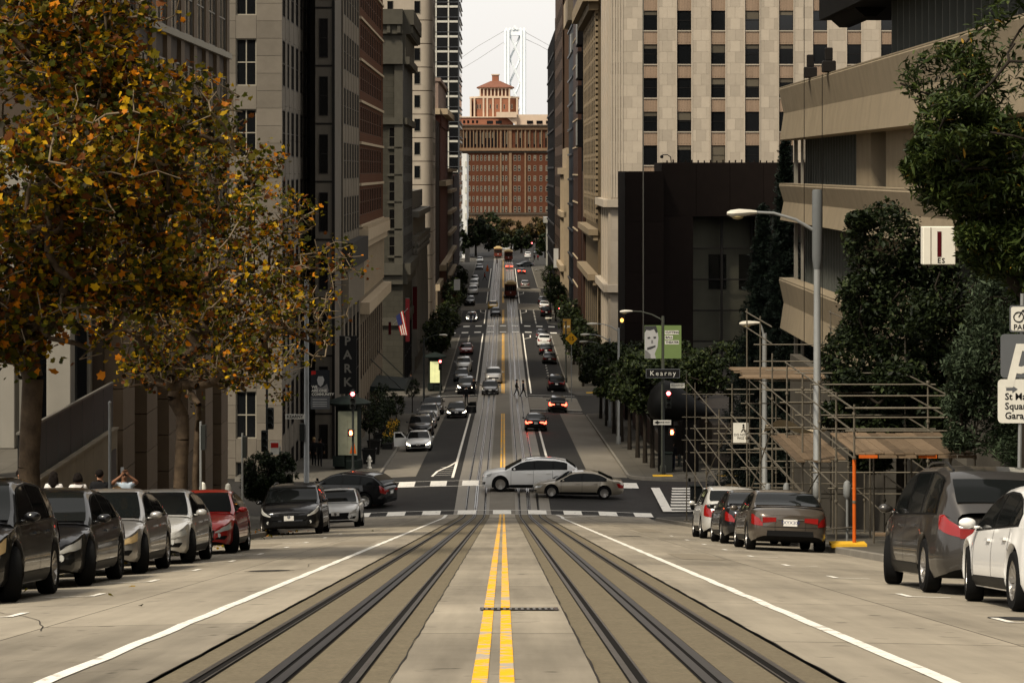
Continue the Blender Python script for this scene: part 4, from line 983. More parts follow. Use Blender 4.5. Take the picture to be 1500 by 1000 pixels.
def blob_points(blobs, n, shell=.55):
    """points in a set of ellipsoids (cx,cy,cz,rx,ry,rz,weight), denser near the surface"""
    w = np.array([b[6] for b in blobs], float); w /= w.sum(); idx = rng.choice(len(blobs), n, p=w); B = np.array(blobs)[idx]
    d = rng.normal(0, 1, (n, 3)); d /= np.linalg.norm(d, axis=1)[:, None]; r = rng.uniform(0, 1, n) ** (1 / 3) * (1 - shell) + shell * rng.uniform(.55, 1.05, n)
    return B[:, :3] + d * r[:, None] * B[:, 3:6]
def lobed(blobs, n, a=.22, b=.42, keep=.84):
    """break smooth ellipsoids into a ragged outline of smaller lobes"""
    out = [(x, y, z, p * keep, q * keep, r * keep, w) for x, y, z, p, q, r, w in blobs]; tot = sum(t[6] for t in blobs)
    for k in range(n):
        x, y, z, p, q, r, w = blobs[rng.choice(len(blobs), p=np.array([t[6] for t in blobs]) / tot)]; d = rng.normal(0, 1, 3); d /= np.linalg.norm(d); s = rng.uniform(a, b) * (p + q + r) / 3; f = rng.uniform(.75, 1.02)
        out.append((x + d[0] * p * f, y + d[1] * q * f, z + d[2] * r * f, s * 1.15, s * 1.15, s * .8, tot * .75 / n * (s / .32 / ((p + q + r) / 3)) ** 1.5))
    return out
def branch_tree(parent, trunk, targets, m_trunk, m_twig, r0, tip=.006, exp=.42, lift=.12, jit=.1, name='branches', maxr=None):
    """trunk: list of points; each target is joined to the nearest node, nearest ones first"""
    nodes = [Vector(p) for p in trunk]; par = [-1] + list(range(len(trunk) - 1)); first = max(1, len(trunk) - 2)
    fork = nodes[-1]; order = sorted(range(len(targets)), key=lambda i: (Vector(targets[i]) - fork).length)
    arr = np.zeros((len(trunk) + len(targets) * 4, 3)); 
    for i, p in enumerate(nodes): arr[i] = p
    ends = []
    for i in order:
        t = Vector(targets[i]); n = len(nodes); d = arr[first:n] - np.array(t); dd = (d ** 2).sum(1) + np.maximum(0, arr[first:n, 2] - t.z) * .8
        j = int(dd.argmin()) + first; a = nodes[j]; L = (t - a).length
        k = 1 if L < .5 else (2 if L < 1.2 else 3); prev = j
        for q in range(1, k + 1):
            f = q / k; p = a.lerp(t, f) + Vector((0, 0, lift * L * math.sin(math.pi * f) * .6))
            if q < k: p += Vector((rng.normal(0, jit), rng.normal(0, jit), rng.normal(0, jit))) * L * .5
            nodes.append(p); par.append(prev); arr[len(nodes) - 1] = p; prev = len(nodes) - 1
        ends.append(prev)
    cnt = [0] * len(nodes)
    for i in range(len(nodes) - 1, -1, -1):
        cnt[i] = max(cnt[i], 1)
        if par[i] >= 0: cnt[par[i]] += cnt[i]
    tot = cnt[0]; rad = [max(tip, r0 * (c / tot) ** exp) for c in cnt]
    tr = MB(); big = MB(); sm = MB()
    for i in range(1, len(nodes)):
        a, b = nodes[par[i]], nodes[i]; ra, rb_ = rad[par[i]] if par[i] else rad[0] * 1.3, rad[i]
        if i >= len(trunk): ra = min(ra, rb_ * 1.45)
        n = 8 if rb_ > .06 else (5 if rb_ > .02 else 3)
        (tr if i < len(trunk) else (big if rb_ > .03 else sm)).tube([a, b], [ra, rb_], n, 0, False)
    if len(big.f) < 200: sm.add(big.v, big.f); big = None
    part('trunk', tr, m_trunk, parent, 'all')
    if big: part('limbs', big, m_trunk, parent, 'all')['kind'] = 'stuff'
    o = part('twigs', sm, m_twig, parent, 'all'); o['kind'] = 'stuff'
    return nodes, rad
def plane_tree(x, z, trunk_h, r, blobs, nt, nl, label, lsize, big=0, fork=None):
    g = SW(x, z); t = thing('plane_tree', label, 'tree', (x, z, g), 'yellow-leaved trees on the left sidewalk')
    tk = [(x, z, g - .1), (x + .02, z, g + .5), (x - .05, z, g + trunk_h * .5), (x + .03, z, g + trunk_h)]
    blobs = lobed(blobs, 20, .2, .36)
    tg = blob_points(blobs, nt, .35)
    tg = tg[tg[:, 2] > g + trunk_h * .9]
    nodes, rad = branch_tree(t, tk, [tuple(p) for p in tg], M_bark, M_twig, r, .011)
    # leaves cluster round the twig ends, leaving gaps
    dens = np.clip(rng.normal(.5, 1.05, len(tg)), 0, 3); dens *= np.where(tg[:, 0] > x + 3.3, .4, 1)
    idx = rng.choice(len(tg), nl, p=dens / dens.sum()); c = tg[idx] + rng.normal(0, 1, (nl, 3)) * np.array([.17, .17, .14])
    o = leaves('crown', c, lsize, L_plane, t, 'lobed', .45, .28, .5); o['kind'] = 'stuff'
    if big:
        tv, tf = T_leaf('lobed'); cols = [(.36, .205, .02), (.29, .155, .014), (.40, .135, .015), (.12, .10, .015), (.07, .075, .015)]; ms = []
        for i, cc in enumerate(cols):
            me = bpy.data.meshes.new('leaf'); me.from_pydata([(a * .135, b * .135, d * .135) for a, b, d in tv], [], tf); me.materials.append(leaf_mat('single_leaf_%s' % 'abcde'[i], [(cc, 1), (tuple(q * .8 for q in cc), 1)], .35)); ms.append(me)
        c = blob_points([(b[0], b[1] - .4, b[2] + .2, b[3] * 1.02, b[4] * 1.04, b[5] * 1.02, b[6]) for b in blobs], big * 4, .95); c = c[c[:, 1] < z + .5][:big]
        for p in c:
            l = obj('leaf', random.choice(ms), t, tuple(p)); l.rotation_euler = (random.uniform(.2, 1.7), random.uniform(-.6, .6), random.uniform(0, 6.28)); s = random.uniform(.7, 1.25); l.scale = (s, s, s)
    return t
plane_tree(GX(46, 50), 50, 3.4, .205, [(-9.3, 48.6, 31.0, 3.2, 5.0, 4.5, 5.5), (-6.7, 49, 31.0, 2.5, 3.2, 1.5, 1.5), (-7.5, 49, 28.6, 2.3, 2.4, 1.8, 1.5), (-10.3, 50, 28.4, 2.6, 2.6, 2.3, 1.5), (-8.0, 48, 33.2, 1.8, 2.2, 2.0, .9)], 2200, 34000,
           'large yellow and green plane tree with thick trunk beside the plaza wall', .118, 240)
plane_tree(GX(266, 73), 73, 2.7, .19, [(-9.4, 73, 27.2, 3.3, 3.4, 3.3, 4), (-7.2, 72.5, 27.0, 2.7, 2.8, 2.4, 2.0), (-5.5, 72, 26.7, 1.8, 2.0, 1.8, .9), (-8.6, 73, 24.7, 2.4, 2.6, 1.2, .9), (-8.4, 73, 29.8, 2.0, 2.2, 1.4, .9)], 1900, 13000,
           'smaller brown-yellow plane tree with forked trunk and bare twig ends', .115, 0)
plane_tree(GX(288, 82), 82, 3.2, .10, [(-9.6, 82, 25.2, 2.4, 2.4, 2.4, 2), (-8.4, 82, 24.2, 2.0, 2.0, 1.4, 1), (-6.6, 82, 24.9, 1.9, 2, 1.6, .7)], 600, 2400,
           'thin dark-stemmed plane tree just behind the forked one', .11, 0)

def evergreen(name, label, x, z, h0, blobs, n, size, m, kind, trunk_r, nt=120, lean=0., group=None, g=None, flat=.5, bark=None, shell=.6, loose=2., lobes=0):
    if lobes: blobs = lobed(blobs, lobes)
    g = SW(x, z) if g is None else g; t = thing(name, label, 'tree', (x, z, g), group)
    tk = [(x, z, g - .1), (x + lean * .3, z, g + h0 * .4), (x + lean, z, g + h0)]
    tg = blob_points(blobs, nt, .2); branch_tree(t, tk, [tuple(p) for p in tg], bark or M_barkd, bark or M_barkd, trunk_r, .012)
    pts = blob_points(blobs, int(n * loose), shell)
    # break the volume into clumps with gaps
    cc = blob_points(blobs, max(30, n // 90), .7); d = ((pts[:, None, :] - cc[None, :min(len(cc), 160)]) ** 2).sum(2).min(1)
    pts = pts[np.argsort(d + rng.uniform(0, .12, len(d)) * d.mean() * 4)[:n]]
    o = leaves('crown', pts, size, m, t, kind, flat); o['kind'] = 'stuff'; return t
# large tree at the right edge (near), dense dark tree behind the scaffold
evergreen('broadleaf_evergreen', 'glossy green tree hanging into the top right corner', 10.6, 52.5, 5.2, [(10.9, 52.5, 31.6, 2.3, 2.4, 2.8, 3), (10.2, 52.5, 30.1, 2.4, 2.3, 1.3, 2.8), (9.4, 52.5, 29.8, 1.5, 1.7, 1.0, 1.5), (9.95, 52.3, 28.5, .95, 1.0, .8, 2.4), (11.5, 52.5, 27.6, 1.9, 1.6, 1.9, 2.2), (10.8, 52, 28.5, 1.2, 1.4, .9, 1), (11.3, 52, 33.8, 1.3, 1.6, 1.6, 1)],
          52000, .165, L_green, 'lance', .16, 240, loose=1.3, lobes=16)
evergreen('dense_evergreen', 'dense dark evergreen tree rising behind the scaffold', 10.9, 71, 3.0, [(10.9, 71, 25.2, 2.4, 2.4, 2.8, 3), (10.4, 71, 28.0, 1.4, 1.6, 1.5, 1.2), (12.3, 70, 25.8, 1.7, 2, 2.4, 1.5), (9.9, 70.5, 26.6, 1.1, 1.4, 1.0, .8), (11.4, 69.5, 23.3, 2.6, 2.0, 1.4, 1.4), (9.6, 70.5, 24.8, 1.3, 1.5, 1.3, 1), (10.2, 71, 23.5, 1.3, 1.6, 1.4, 1.0), (12.4, 69.5, 23.4, 2.3, 2, 1.5, 1.6), (13.6, 67, 24.6, 2, 2, 2.2, 1.5)],
          80000, .135, L_dark, 'oval', .15, 220, loose=1.12, lobes=22)
evergreen('olive_shrub_tree', 'grey-green small tree under the dark evergreen beside the sign post', 11.4, 58, 1.6, [(11.6, 58, 25.0, 1.6, 1.4, 1.4, 2), (10.9, 58, 25.9, 1.2, 1.2, 1.1, 1.4), (12.0, 57.5, 23.9, 1.1, 1.1, 1.2, 1), (11.3, 58, 27.0, 1.3, 1.3, 1.1, 1.4), (10.7, 58, 24.4, 1.0, 1.0, .9, .9)], 26000, .12, leaf_mat('grey_green_leaves', [((.035, .05, .026), 40), ((.06, .08, .045), 22), ((.017, .026, .013), 38)], .15), 'lance', .07, 120, .3, loose=1.2, lobes=12)
# conifers by the office corner
def conifer(label, x, z, top, rad, n, g=None):
    g = SW(x, z) if g is None else g; t = thing('conifer', label, 'tree', (x, z, g), 'dark conifers beside the concrete office'); h = top - g
    part('trunk', MB().tube([(x, z, g), (x, z, top - .3)], [.22, .03], 8), M_barkd, t, 'all')
    u = rng.uniform(0, 1, n) ** .75; hh = top - u * h * .94; a = rng.uniform(0, 6.283, n); tier = .72 + .28 * np.sin(hh * 4.1 + 2 * np.sin(a * 3)); rr_ = rad * (.06 + .94 * u) * tier * rng.uniform(.35, 1.05, n) ** .6
    bl = MB()
    for k in range(60):
        q = random.random(); aa = random.uniform(0, 6.28); zz = top - q * h * .9; bl.tube([(x, z, zz), (x + rad * q * .85 * math.cos(aa), z + rad * q * .85 * math.sin(aa), zz - .3 - q * .5)], [.03, .008], 3, 0, False)
    part('limbs', bl, M_barkd, t)
    o = leaves('crown', np.stack([x + rr_ * np.cos(a), z + rr_ * np.sin(a), hh - rr_ * .25], 1), .34, L_con, t, 'needle', .6, .3, -.3); o['kind'] = 'stuff'
conifer('tall narrow black-green conifer beside the left end of the concrete office', GX(1150, 124), 124, EZ(203, 124), 2.2, 22000)
conifer('shorter black-green conifer in front of the banking hall window', GX(1118, 126), 126, EZ(300, 126), 2.8, 22000)
conifer('broad low black-green conifer behind the raised scaffold deck', GX(1165, 119), 119, EZ(420, 119), 2.8, 16000)
# row of street trees along the right sidewalk past the crossing
row = [(163.6, 9.4), (168.5, 9.2), (174, 9.0), (183, 8.9), (193, 8.8), (204, 8.7), (216, 8.6), (229, 8.6)]
ords = ['nearest', 'second', 'third', 'fourth', 'fifth', 'sixth', 'seventh', 'farthest']
for (z, x), w in zip(row, ords):
    g = SW(x, z); ht = random.uniform(4.9, 5.5)
    evergreen('street_tree', '%s of the clipped dark street trees along the right sidewalk, counted from the crossing' % w, x, z, 3.0,
              [(x + .1, z, g + ht, 2.5, 2.8, 1.8, 3), (x - .9, z + .5, g + ht - .6, 1.5, 1.9, 1.3, 1), (x + 1.3, z - .4, g + ht + .2, 1.5, 1.9, 1.5, 1), (x + .1, z - .8, g + ht + 1.0, 1.3, 1.4, 1.0, 1)],
              8000, .25, L_row, 'oval', .13, 60, 0, 'clipped street trees on the right sidewalk', loose=1.5, lobes=9)
evergreen('plaza_tree', 'dark round tree on the podium left of the scaffold', 14.5, 165, 2.5, [(14.3, 165, EZ(540, 165), 2.6, 2.6, 1.9, 3), (16.5, 166, EZ(530, 165), 2.2, 2.2, 1.9, 2), (12.4, 166, EZ(545, 165), 1.7, 2, 1.4, 1.2)], 12000, .24, L_row, 'oval', .15, 90, 0, None, EZ(612, 168))
for i, (z, x) in enumerate(((171, 12.3), (182, 12.2), (195, 12.1), (209, 12.0), (222, 12.0))):
    g = SW(x, z); evergreen('plaza_tree', '%s dark tree between right sidewalk row and podium, counted from the crossing' % ('first', 'second', 'third', 'fourth', 'fifth')[i], x, z, 3.2, [(x, z, g + 5.6, 2.3, 2.8, 1.9, 3), (x + .8, z + 1, g + 5.0, 1.6, 2, 1.4, 1)], 6000, .26, L_row, 'oval', .13, 50, 0, 'dark plaza trees behind the sidewalk row', loose=1.4, lobes=8)
# left sidewalk: clipped trees by the crossing, planter trees, far trees
for lab, px, z, r in (('clipped dark green bush tree beside the granite building', 385, 129.5, 1.15), ('smaller clipped bush tree next to the bigger one near the red sign', 413, 131, .85)):
    x = GX(px, z); g = SW(x, z); evergreen('clipped_tree', lab, x, z, 1.2, [(x, z, g + 2.1, r, r, 1.25, 3), (x - .2, z, g + 1.5, r * .9, r * .9, .8, 1)], 9000, .13, L_dark, 'oval', .07, 60, 0, 'clipped bush trees at the crossing')
M_plant = mat('planter_black', (.016, .016, .015), .5, .1, 2)
for i, (px, py) in enumerate(((541, 679), (548, 665), (556, 654), (563, 645))):
    x, z = spot(px, py, .14); g = SW(x, z)
    pt = thing('planter', '%s planter box counted from the kiosk along the kerb' % ('first black', 'second black', 'third black', 'fourth black')[i], 'planter', (x, z, g), 'black planter boxes behind the kiosk')
    part('box', MB().loft([[(x + sx * a, z + sy * a, g + h) for sx, sy in ((-1, -1), (1, -1), (1, 1), (-1, 1))] for a, h in ((.36, 0), (.44, .86), (.48, .88), (.48, .98), (.40, .98), (.40, .85))]), M_plant, pt)
    evergreen('planter_tree', ('slender tree growing from the planter next to the kiosk', 'slender tree growing from the second planter box', 'slender tree growing from the third planter box', 'slender tree growing from the planter farthest from the kiosk')[i], x, z, 1.9, [(x, z, g + 3.2, 1.0, 1.1, 1.2, 2), (x + .2, z, g + 2.5, .8, .8, .6, 1)], 1500, .16, L_dark, 'oval', .045, 40, 0, 'slender planter trees', g + .85)
x, z = spot(604, 603, .14); g = SW(x, z)
evergreen('ball_tree', 'small ball-shaped tree standing at the far end of the left kerb', x, z, 1.3, [(x, z, g + 2.2, .9, .9, .9, 1)], 1400, .14, L_dark, 'oval', .05, 30, 0, None, None, .5, None, .9)
for lab, px, py, r in (('loose grey-green bush beside the parked row on the left sidewalk', 583, 640, 1.0), ('dark bush at the corner of the second crossing', 596, 620, .9)):
    x, z = spot(px, py, .14); x -= .9; g = SW(x, z); evergreen('kerb_bush', lab, x, z, .8, [(x, z, g + 1.6, r, r, 1.1, 1)], 1300, .15, L_row, 'oval', .05, 30)
NTH = ('first', 'second', 'third', 'fourth', 'fifth', 'sixth', 'seventh', 'eighth')
for side, X, zs2 in (('left', -8.0, (304, 318, 332, 347, 364, 416, 436, 480)), ('right', 8.6, (282, 300, 318, 338, 360, 418, 440, 482))):
    for i, z in enumerate(zs2):
        x = X + random.uniform(-.3, .3); g = SW(x, z); hh = random.uniform(5.6, 7.2); r = random.uniform(1.7, 2.3)
        evergreen('sidewalk_tree', '%s dark street tree on the far %s sidewalk, counted from the second crossing' % (NTH[i], side), x, z, hh * .45, [(x, z, g + hh * .68, r, r * 1.3, hh * .33, 2), (x + .4, z - .8, g + hh * .55, r * .8, r, hh * .25, 1)], 1500, .36, L_row, 'oval', .12, 30, 0, 'dark trees along the far %s sidewalk' % side)
# trees at the end of the street
def end_tree(lab, px, z, py_top, rpx, n, m, size):
    x = GX(px, z); g = Hc(z); top = EZ(py_top, z); r = rpx * z / F; h = top - g
    evergreen('end_tree', lab, x, z, h * .35, [(x, z, g + h * .6, r, r, h * .39, 3), (x - r * .6, z, g + h * .4, r * .7, r * .6, h * .32, 1.3), (x + r * .6, z, g + h * .42, r * .7, r * .6, h * .32, 1.3)], n, size, m, 'oval', .3, 60, 0, 'trees closing the far end of the street', g)
end_tree('big dark evergreen at the far end left of the cable cars', 697, 740, 312, 26, 5000, L_dark, .8)
end_tree('brown autumn tree in the middle of the far end', 749, 800, 317, 22, 4200, L_aut, .8)
end_tree('olive tree behind the dark evergreen at the far end', 716, 850, 308, 20, 3000, L_row, .9)
end_tree('pale autumn tree beside the flat-roofed pavilion', 786, 830, 316, 17, 2800, L_aut, .8)
end_tree('small dark tree hidden at the far left end', 672, 700, 322, 12, 2500, L_dark, .8)
end_tree('low dark bush tree right of the farthest cable car', 764, 770, 334, 13, 2500, L_dark, .7)
end_tree('low dark bush tree behind the farthest cable car', 733, 790, 338, 14, 2500, L_dark, .7)
end_tree('low olive bush tree before the flat-roofed pavilion', 799, 720, 340, 12, 2200, L_row, .7)

# fallen leaves in the left gutter and on the pavement
_n = 420; _z = rng.uniform(26, 92, _n); _x = np.where(rng.random(_n) < .55, rng.normal(-7.25, .25, _n), rng.uniform(-12, -7.6, _n)); _s = rng.random(_n) < .015; _x = np.where(_s, rng.uniform(-5.4, -2.9, _n), _x)
_h = np.array([(SW(a, b) if a < -7.5 else HG(a, b)) + .02 for a, b in zip(_x, _z)])
_o = leaves('fallen_leaves', np.stack([_x, _z, _h], 1), .085, L_plane, None, 'lobed', .95, .25); tag(_o, 'dry yellow leaves scattered in the left gutter', 'leaves', None, 'stuff')
# ---------------------------------------------------------------- vehicles
def paint(name, c, metal=.0, rough=.3): return mat('paint_' + name, c, rough, 0, metal=metal, spec=.12 if max(c) < .03 else .2, coat=.75)
P = dict(black=paint('black', (.004, .004, .0045)), charcoal=paint('charcoal', (.012, .012, .013), .4), grey=paint('grey', (.045, .041, .037), .5), bronze=paint('bronze', (.085, .070, .055), .5),
         silver=paint('silver', (.30, .29, .275), .55), pale=paint('pale_silver', (.46, .45, .42), .3), white=paint('white', (.70, .69, .66)), red=paint('red', (.32, .012, .008), .2), beige=paint('beige', (.27, .235, .18), .5),
         dred=paint('dark_red', (.18, .01, .01)), yellow=paint('taxi_yellow', (.62, .36, .02)), slate=paint('slate', (.05, .055, .06), .4), pink=paint('coral', (.45, .10, .07)))
M_cg = mat('car_glass', (.006, .007, .007), .03, 0, spec=.10); M_tyre = mat('tyre_rubber', (.008, .008, .008), .9, .1, 10, spec=.06); M_rim = mat('alloy_rim', (.40, .38, .35), .3, .1, 10, metal=.8); M_rimd = mat('alloy_rim_dark', (.05, .05, .05), .35, .1, 10, metal=.7)
M_trim = mat('car_trim_black', (.006, .006, .006), .5, 0); M_under = mat('car_underside', (.006, .006, .006), .9, 0)
M_hl = mat('headlamp_lens', (.55, .55, .52), .08, 0, metal=.3, spec=.7); M_hla = mat('headlamp_aged', (.55, .40, .20), .2, 0); M_hon = mat('headlamp_lit', (1, .95, .85), .2, 0, emit=(1, .88, .65), estr=5)
M_tl = mat('tail_lamp_lens', (.20, .006, .005), .12, 0, spec=.6); M_ton = mat('tail_lamp_lit', (.6, .02, .02), .2, 0, emit=(1, .06, .03), estr=4)
M_plate = mat('number_plate', (.62, .60, .56), .5, .1, 20); M_chrome = mat('chrome', (.6, .6, .58), .12, 0, metal=1.0); M_amber = mat('amber_lens', (.6, .2, .02), .2, 0)
M_platetxt = mat('plate_ink', (.03, .04, .12), .6, 0)
def ip(pts, x):
    a = np.array(pts, float); return float(np.interp(x, a[:, 0], a[:, 1]))
SPEC = dict(
  sedan=dict(L=4.62, W=.90, r=.325, ax=(.195, .785), hood=[(0, .60), (.02, .70), (.07, .78), (.16, .86), (.26, .93), (.5, .96), (.80, 1.02), (.93, 1.04), (.975, 1.0), (1, .86)],
    sh=[(0, .56), (.02, .63), (.1, .74), (.26, .86), (.5, .90), (.8, .95), (.95, .96), (1, .80)], roof=[(.235, .90), (.30, 1.06), (.40, 1.33), (.46, 1.40), (.55, 1.44), (.66, 1.42), (.74, 1.34), (.83, 1.13), (.89, 1.03)],
    wind=(.245, .425), rear=(.715, .875), side=[(.30, .525), (.54, .70), (.71, .80)], doors=(.30, .535, .735), tail=(.93, 1.0, 4.4, 6.1), head=(.0, .085, 4.2, 6.0), wbelt=.955, wtop=.70, rails=0),
  suv=dict(L=4.98, W=.96, r=.39, ax=(.185, .79), hood=[(0, .80), (.015, .93), (.06, 1.02), (.16, 1.10), (.25, 1.15), (.5, 1.17), (.9, 1.19), (.97, 1.16), (1, 1.0)],
    sh=[(0, .75), (.02, .83), (.1, .96), (.25, 1.07), (.5, 1.11), (.8, 1.15), (.95, 1.14), (1, .95)], roof=[(.235, 1.10), (.31, 1.31), (.395, 1.54), (.46, 1.63), (.58, 1.68), (.76, 1.66), (.86, 1.59), (.935, 1.36), (.985, 1.16)],
    wind=(.235, .405), rear=(.865, .965), side=[(.31, .53), (.545, .725), (.74, .87)], doors=(.295, .527, .725), tail=(.945, 1.0, 5.0, 7.0), head=(.0, .09, 4.6, 6.2), wbelt=.95, wtop=.74, rails=1),
  van=dict(L=5.08, W=.985, r=.345, ax=(.19, .79), hood=[(0, .74), (.015, .86), (.05, .95), (.12, 1.03), (.19, 1.09), (.5, 1.10), (.9, 1.10), (.97, 1.08), (1, .95)],
    sh=[(0, .68), (.02, .76), (.08, .90), (.18, 1.01), (.5, 1.04), (.8, 1.06), (.95, 1.06), (1, .9)], roof=[(.165, 1.05), (.22, 1.20), (.32, 1.53), (.38, 1.66), (.5, 1.74), (.75, 1.74), (.88, 1.66), (.945, 1.42), (.99, 1.10)],
    wind=(.175, .345), rear=(.912, .972), side=[(.245, .475), (.49, .695), (.71, .885)], doors=(.25, .482, .70), tail=(.935, 1.0, 5.5, 6.9), head=(.0, .11, 4.8, 6.4), wbelt=.95, wtop=.765, rails=1),
  hatch=dict(L=4.3, W=.89, r=.33, ax=(.20, .79), hood=[(0, .64), (.02, .76), (.07, .84), (.16, .92), (.25, .98), (.5, 1.0), (.9, 1.02), (.97, 1.0), (1, .88)],
    sh=[(0, .60), (.02, .68), (.1, .80), (.25, .92), (.5, .95), (.8, .98), (.95, .99), (1, .84)], roof=[(.22, .96), (.29, 1.13), (.385, 1.42), (.45, 1.50), (.58, 1.54), (.75, 1.51), (.86, 1.42), (.94, 1.15), (.98, 1.02)],
    wind=(.23, .405), rear=(.868, .955), side=[(.295, .53), (.545, .735), (.75, .83)], doors=(.295, .535, .745), tail=(.93, 1.0, 4.6, 6.8), head=(.0, .10, 4.3, 6.1), wbelt=.95, wtop=.72, rails=0))
for _k, _f in (('sedan', .945), ('van', .93), ('hatch', .96), ('suv', 1.0)):
    for _a in ('hood', 'sh', 'roof'): SPEC[_k][_a] = [(p, h * _f) for p, h in SPEC[_k][_a]]
SX = [0, .80, .82, .93, .985, 1.0, 1.0, .99, .955, .88, .70, .38, 0]          # section: x factors
ST = [0, 0, 0, 0, .14, .32, .52, .74, 1.0]                                    # section: height factors up to the shoulder
WP = [(0, .60), (.006, .70), (.015, .78), (.032, .86), (.07, .925), (.14, .975), (.28, 1), (.76, 1), (.88, .975), (.94, .93), (.972, .87), (.988, .79), (1, .68)]
CARS = {}
def car_meshes(kind):
    if kind in CARS: return CARS[kind]
    s = SPEC[kind]; L, W, r = s['L'], s['W'], s['r']; ra = r + .055; axl = [a * L for a in s['ax']]
    bot = [(0, .27), (.04, .21), (.12, .19), (.88, .20), (.96, .26), (1, .34)]
    def ring_pts(y):
        t = y / L; w = ip(WP, t) * W; zb = ip(bot, t); zs, zt = ip(s['sh'], t), ip(s['hood'], t); ze = zb
        for a in axl:
            if abs(y - a) < ra: ze = max(ze, r + math.sqrt(ra * ra - (y - a) ** 2) * 1.0)
        out = []
        for i, fx_ in enumerate(SX):
            if i < 2: z = zb
            elif i < 4: z = ze
            elif i <= 8: z = max(zb + ST[i] * (zs - zb), ze + .012 * (i - 3))
            else: z = zs + (0, .40, .74, .94, 1.0)[i - 8] * (zt - zs)
            out.append((w * fx_, y, z))
        return out
    def P_(y, u):
        R = ring_pts(y); i = min(int(u), len(R) - 2); f = u - i; return Vector(R[i]).lerp(Vector(R[i + 1]), f)
    def N_(y, u):
        a = P_(min(L, y + .02), u) - P_(max(0, y - .02), u); b = P_(y, min(12, u + .15)) - P_(y, max(0, u - .15)); n = a.cross(b)
        if n.length < 1e-9: return Vector((1, 0, 0))
        n.normalize()
        if n.x < 0 and n.z < .2: n = -n
        return n if (n.x > 0 or n.z > 0) else -n
    ys = sorted(set([L * p[0] for p in WP] + [L * k / 26 for k in range(27)] + [a + d for a in axl for d in (-ra, -ra + .001, -ra * .93, -ra * .8, -ra * .6, -ra * .35, 0, ra * .35, ra * .6, ra * .8, ra * .93, ra - .001, ra)]))
    ys = [y for y in ys if 0 <= y <= L]; c = L / 2
    mb = MB(); rings = []
    for y in ys:
        R = ring_pts(y); rings.append([(x, yy - c, z) for x, yy, z in R] + [(-x, yy - c, z) for x, yy, z in R[-2:0:-1]])
    n = len(rings[0]); o = [p for R in rings for p in R]
    for i in range(len(rings) - 1):
        for j in range(n):
            k = (j + 1) % n; under = (j < 3) or (j >= n - 3)
            mb.add([], [], 0); mb.f.append((i * n + j, i * n + k, (i + 1) * n + k, (i + 1) * n + j)); mb.m.append(1 if under else 0)
    mb.v = o; mb.f.append(tuple(range(n - 1, -1, -1))); mb.m.append(0); mb.f.append(tuple(range((len(rings) - 1) * n, len(rings) * n))); mb.m.append(0)
    out = [('body', mb.mesh('body', [P['black'], M_under], True), 'paint', None)]
    # cabin shell
    y0, y1 = s['roof'][0][0] * L, s['roof'][-1][0] * L; rp = [(a * L, b) for a, b in s['roof']]; zmax = max(b for a, b in s['roof'])
    def belt(y): return ip(s['sh'], y / L)
    def wb(y): return ip(WP, y / L) * W * s['wbelt'] * (1 - .03 * abs(y - L * .5) / L)
    def xs_(y, z): t = (z - belt(y)) / (zmax - belt(y)); return wb(y) * (1 - (1 - s['wtop'] / s['wbelt']) * max(0, t) ** 1.25)
    def zr(y): return max(ip(rp, y), belt(y) + .005)
    cy = sorted(set(list(np.linspace(y0, y1, 22)) + [a for a, b in rp])); cm = MB(); R_ = []
    for y in cy:
        b0, t0 = belt(y) - .05, zr(y); h = t0 - belt(y); half = [(wb(y), b0)]
        for f in (0, .35, .7, .9): z = belt(y) + max(.0, h - .05) * f; half.append((xs_(y, z), z))
        xt = xs_(y, t0); half += [(xt - .035, t0 - .012), (xt * .8, t0 + .008), (xt * .45, t0 + .022), (0, t0 + .028)]
        R_.append([(x, y - c, z) for x, z in half] + [(-x, y - c, z) for x, z in half[-2::-1]])
    cm.loft(R_, False, False); out.append(('cabin', cm.mesh('cabin', P['black'], True), 'paint', None))
    def topglass(a, b, d):
        g = MB(); q = []
        for y in np.linspace(a * L, b * L, 8):
            t0 = zr(y); xt = xs_(y, t0)
            q.append([(k * .93 * xt, y - c + d * .012, t0 + (.010 + .018 * (1 - k * k)) + .009) for k in (-1, -.7, -.35, 0, .35, .7, 1)])
        g.loft(q, False, False); return g.mesh('glass', M_cg, True)
    out.append(('windscreen', topglass(*s['wind'], -1), 'glass', None)); out.append(('rear_window', topglass(*s['rear'], 1), 'glass', None))
    for i, (a, b) in enumerate(s['side']):
        for sg in (-1, 1):
            g = MB(); q = []
            for y in np.linspace(a * L, b * L, 9):
                lo = belt(y) + .035; hi = max(lo + .01, zr(y) - .085); q.append([(sg * (xs_(y, lo + (hi - lo) * f) + .008), y - c, lo + (hi - lo) * f) for f in (0, .33, .66, 1)])
            g.loft(q, False, False); out.append(('side_window', g.mesh('side_window', M_cg, True), 'glass', None))
    for sg in (-1, 1):                                  # black surround tying the side windows together
        g = MB(); q = []
        for y in np.linspace(s['side'][0][0] * L - .05, s['side'][-1][1] * L + .04, 20):
            lo = belt(y) + .012; hi = max(lo + .012, zr(y) - .062); q.append([(sg * (xs_(y, lo + (hi - lo) * f) + .004), y - c, lo + (hi - lo) * f) for f in (0, .33, .66, 1)])
        g.loft(q, False, False); out.append(('window_trim', g.mesh('window_trim', M_trim, True), 'trim', None))
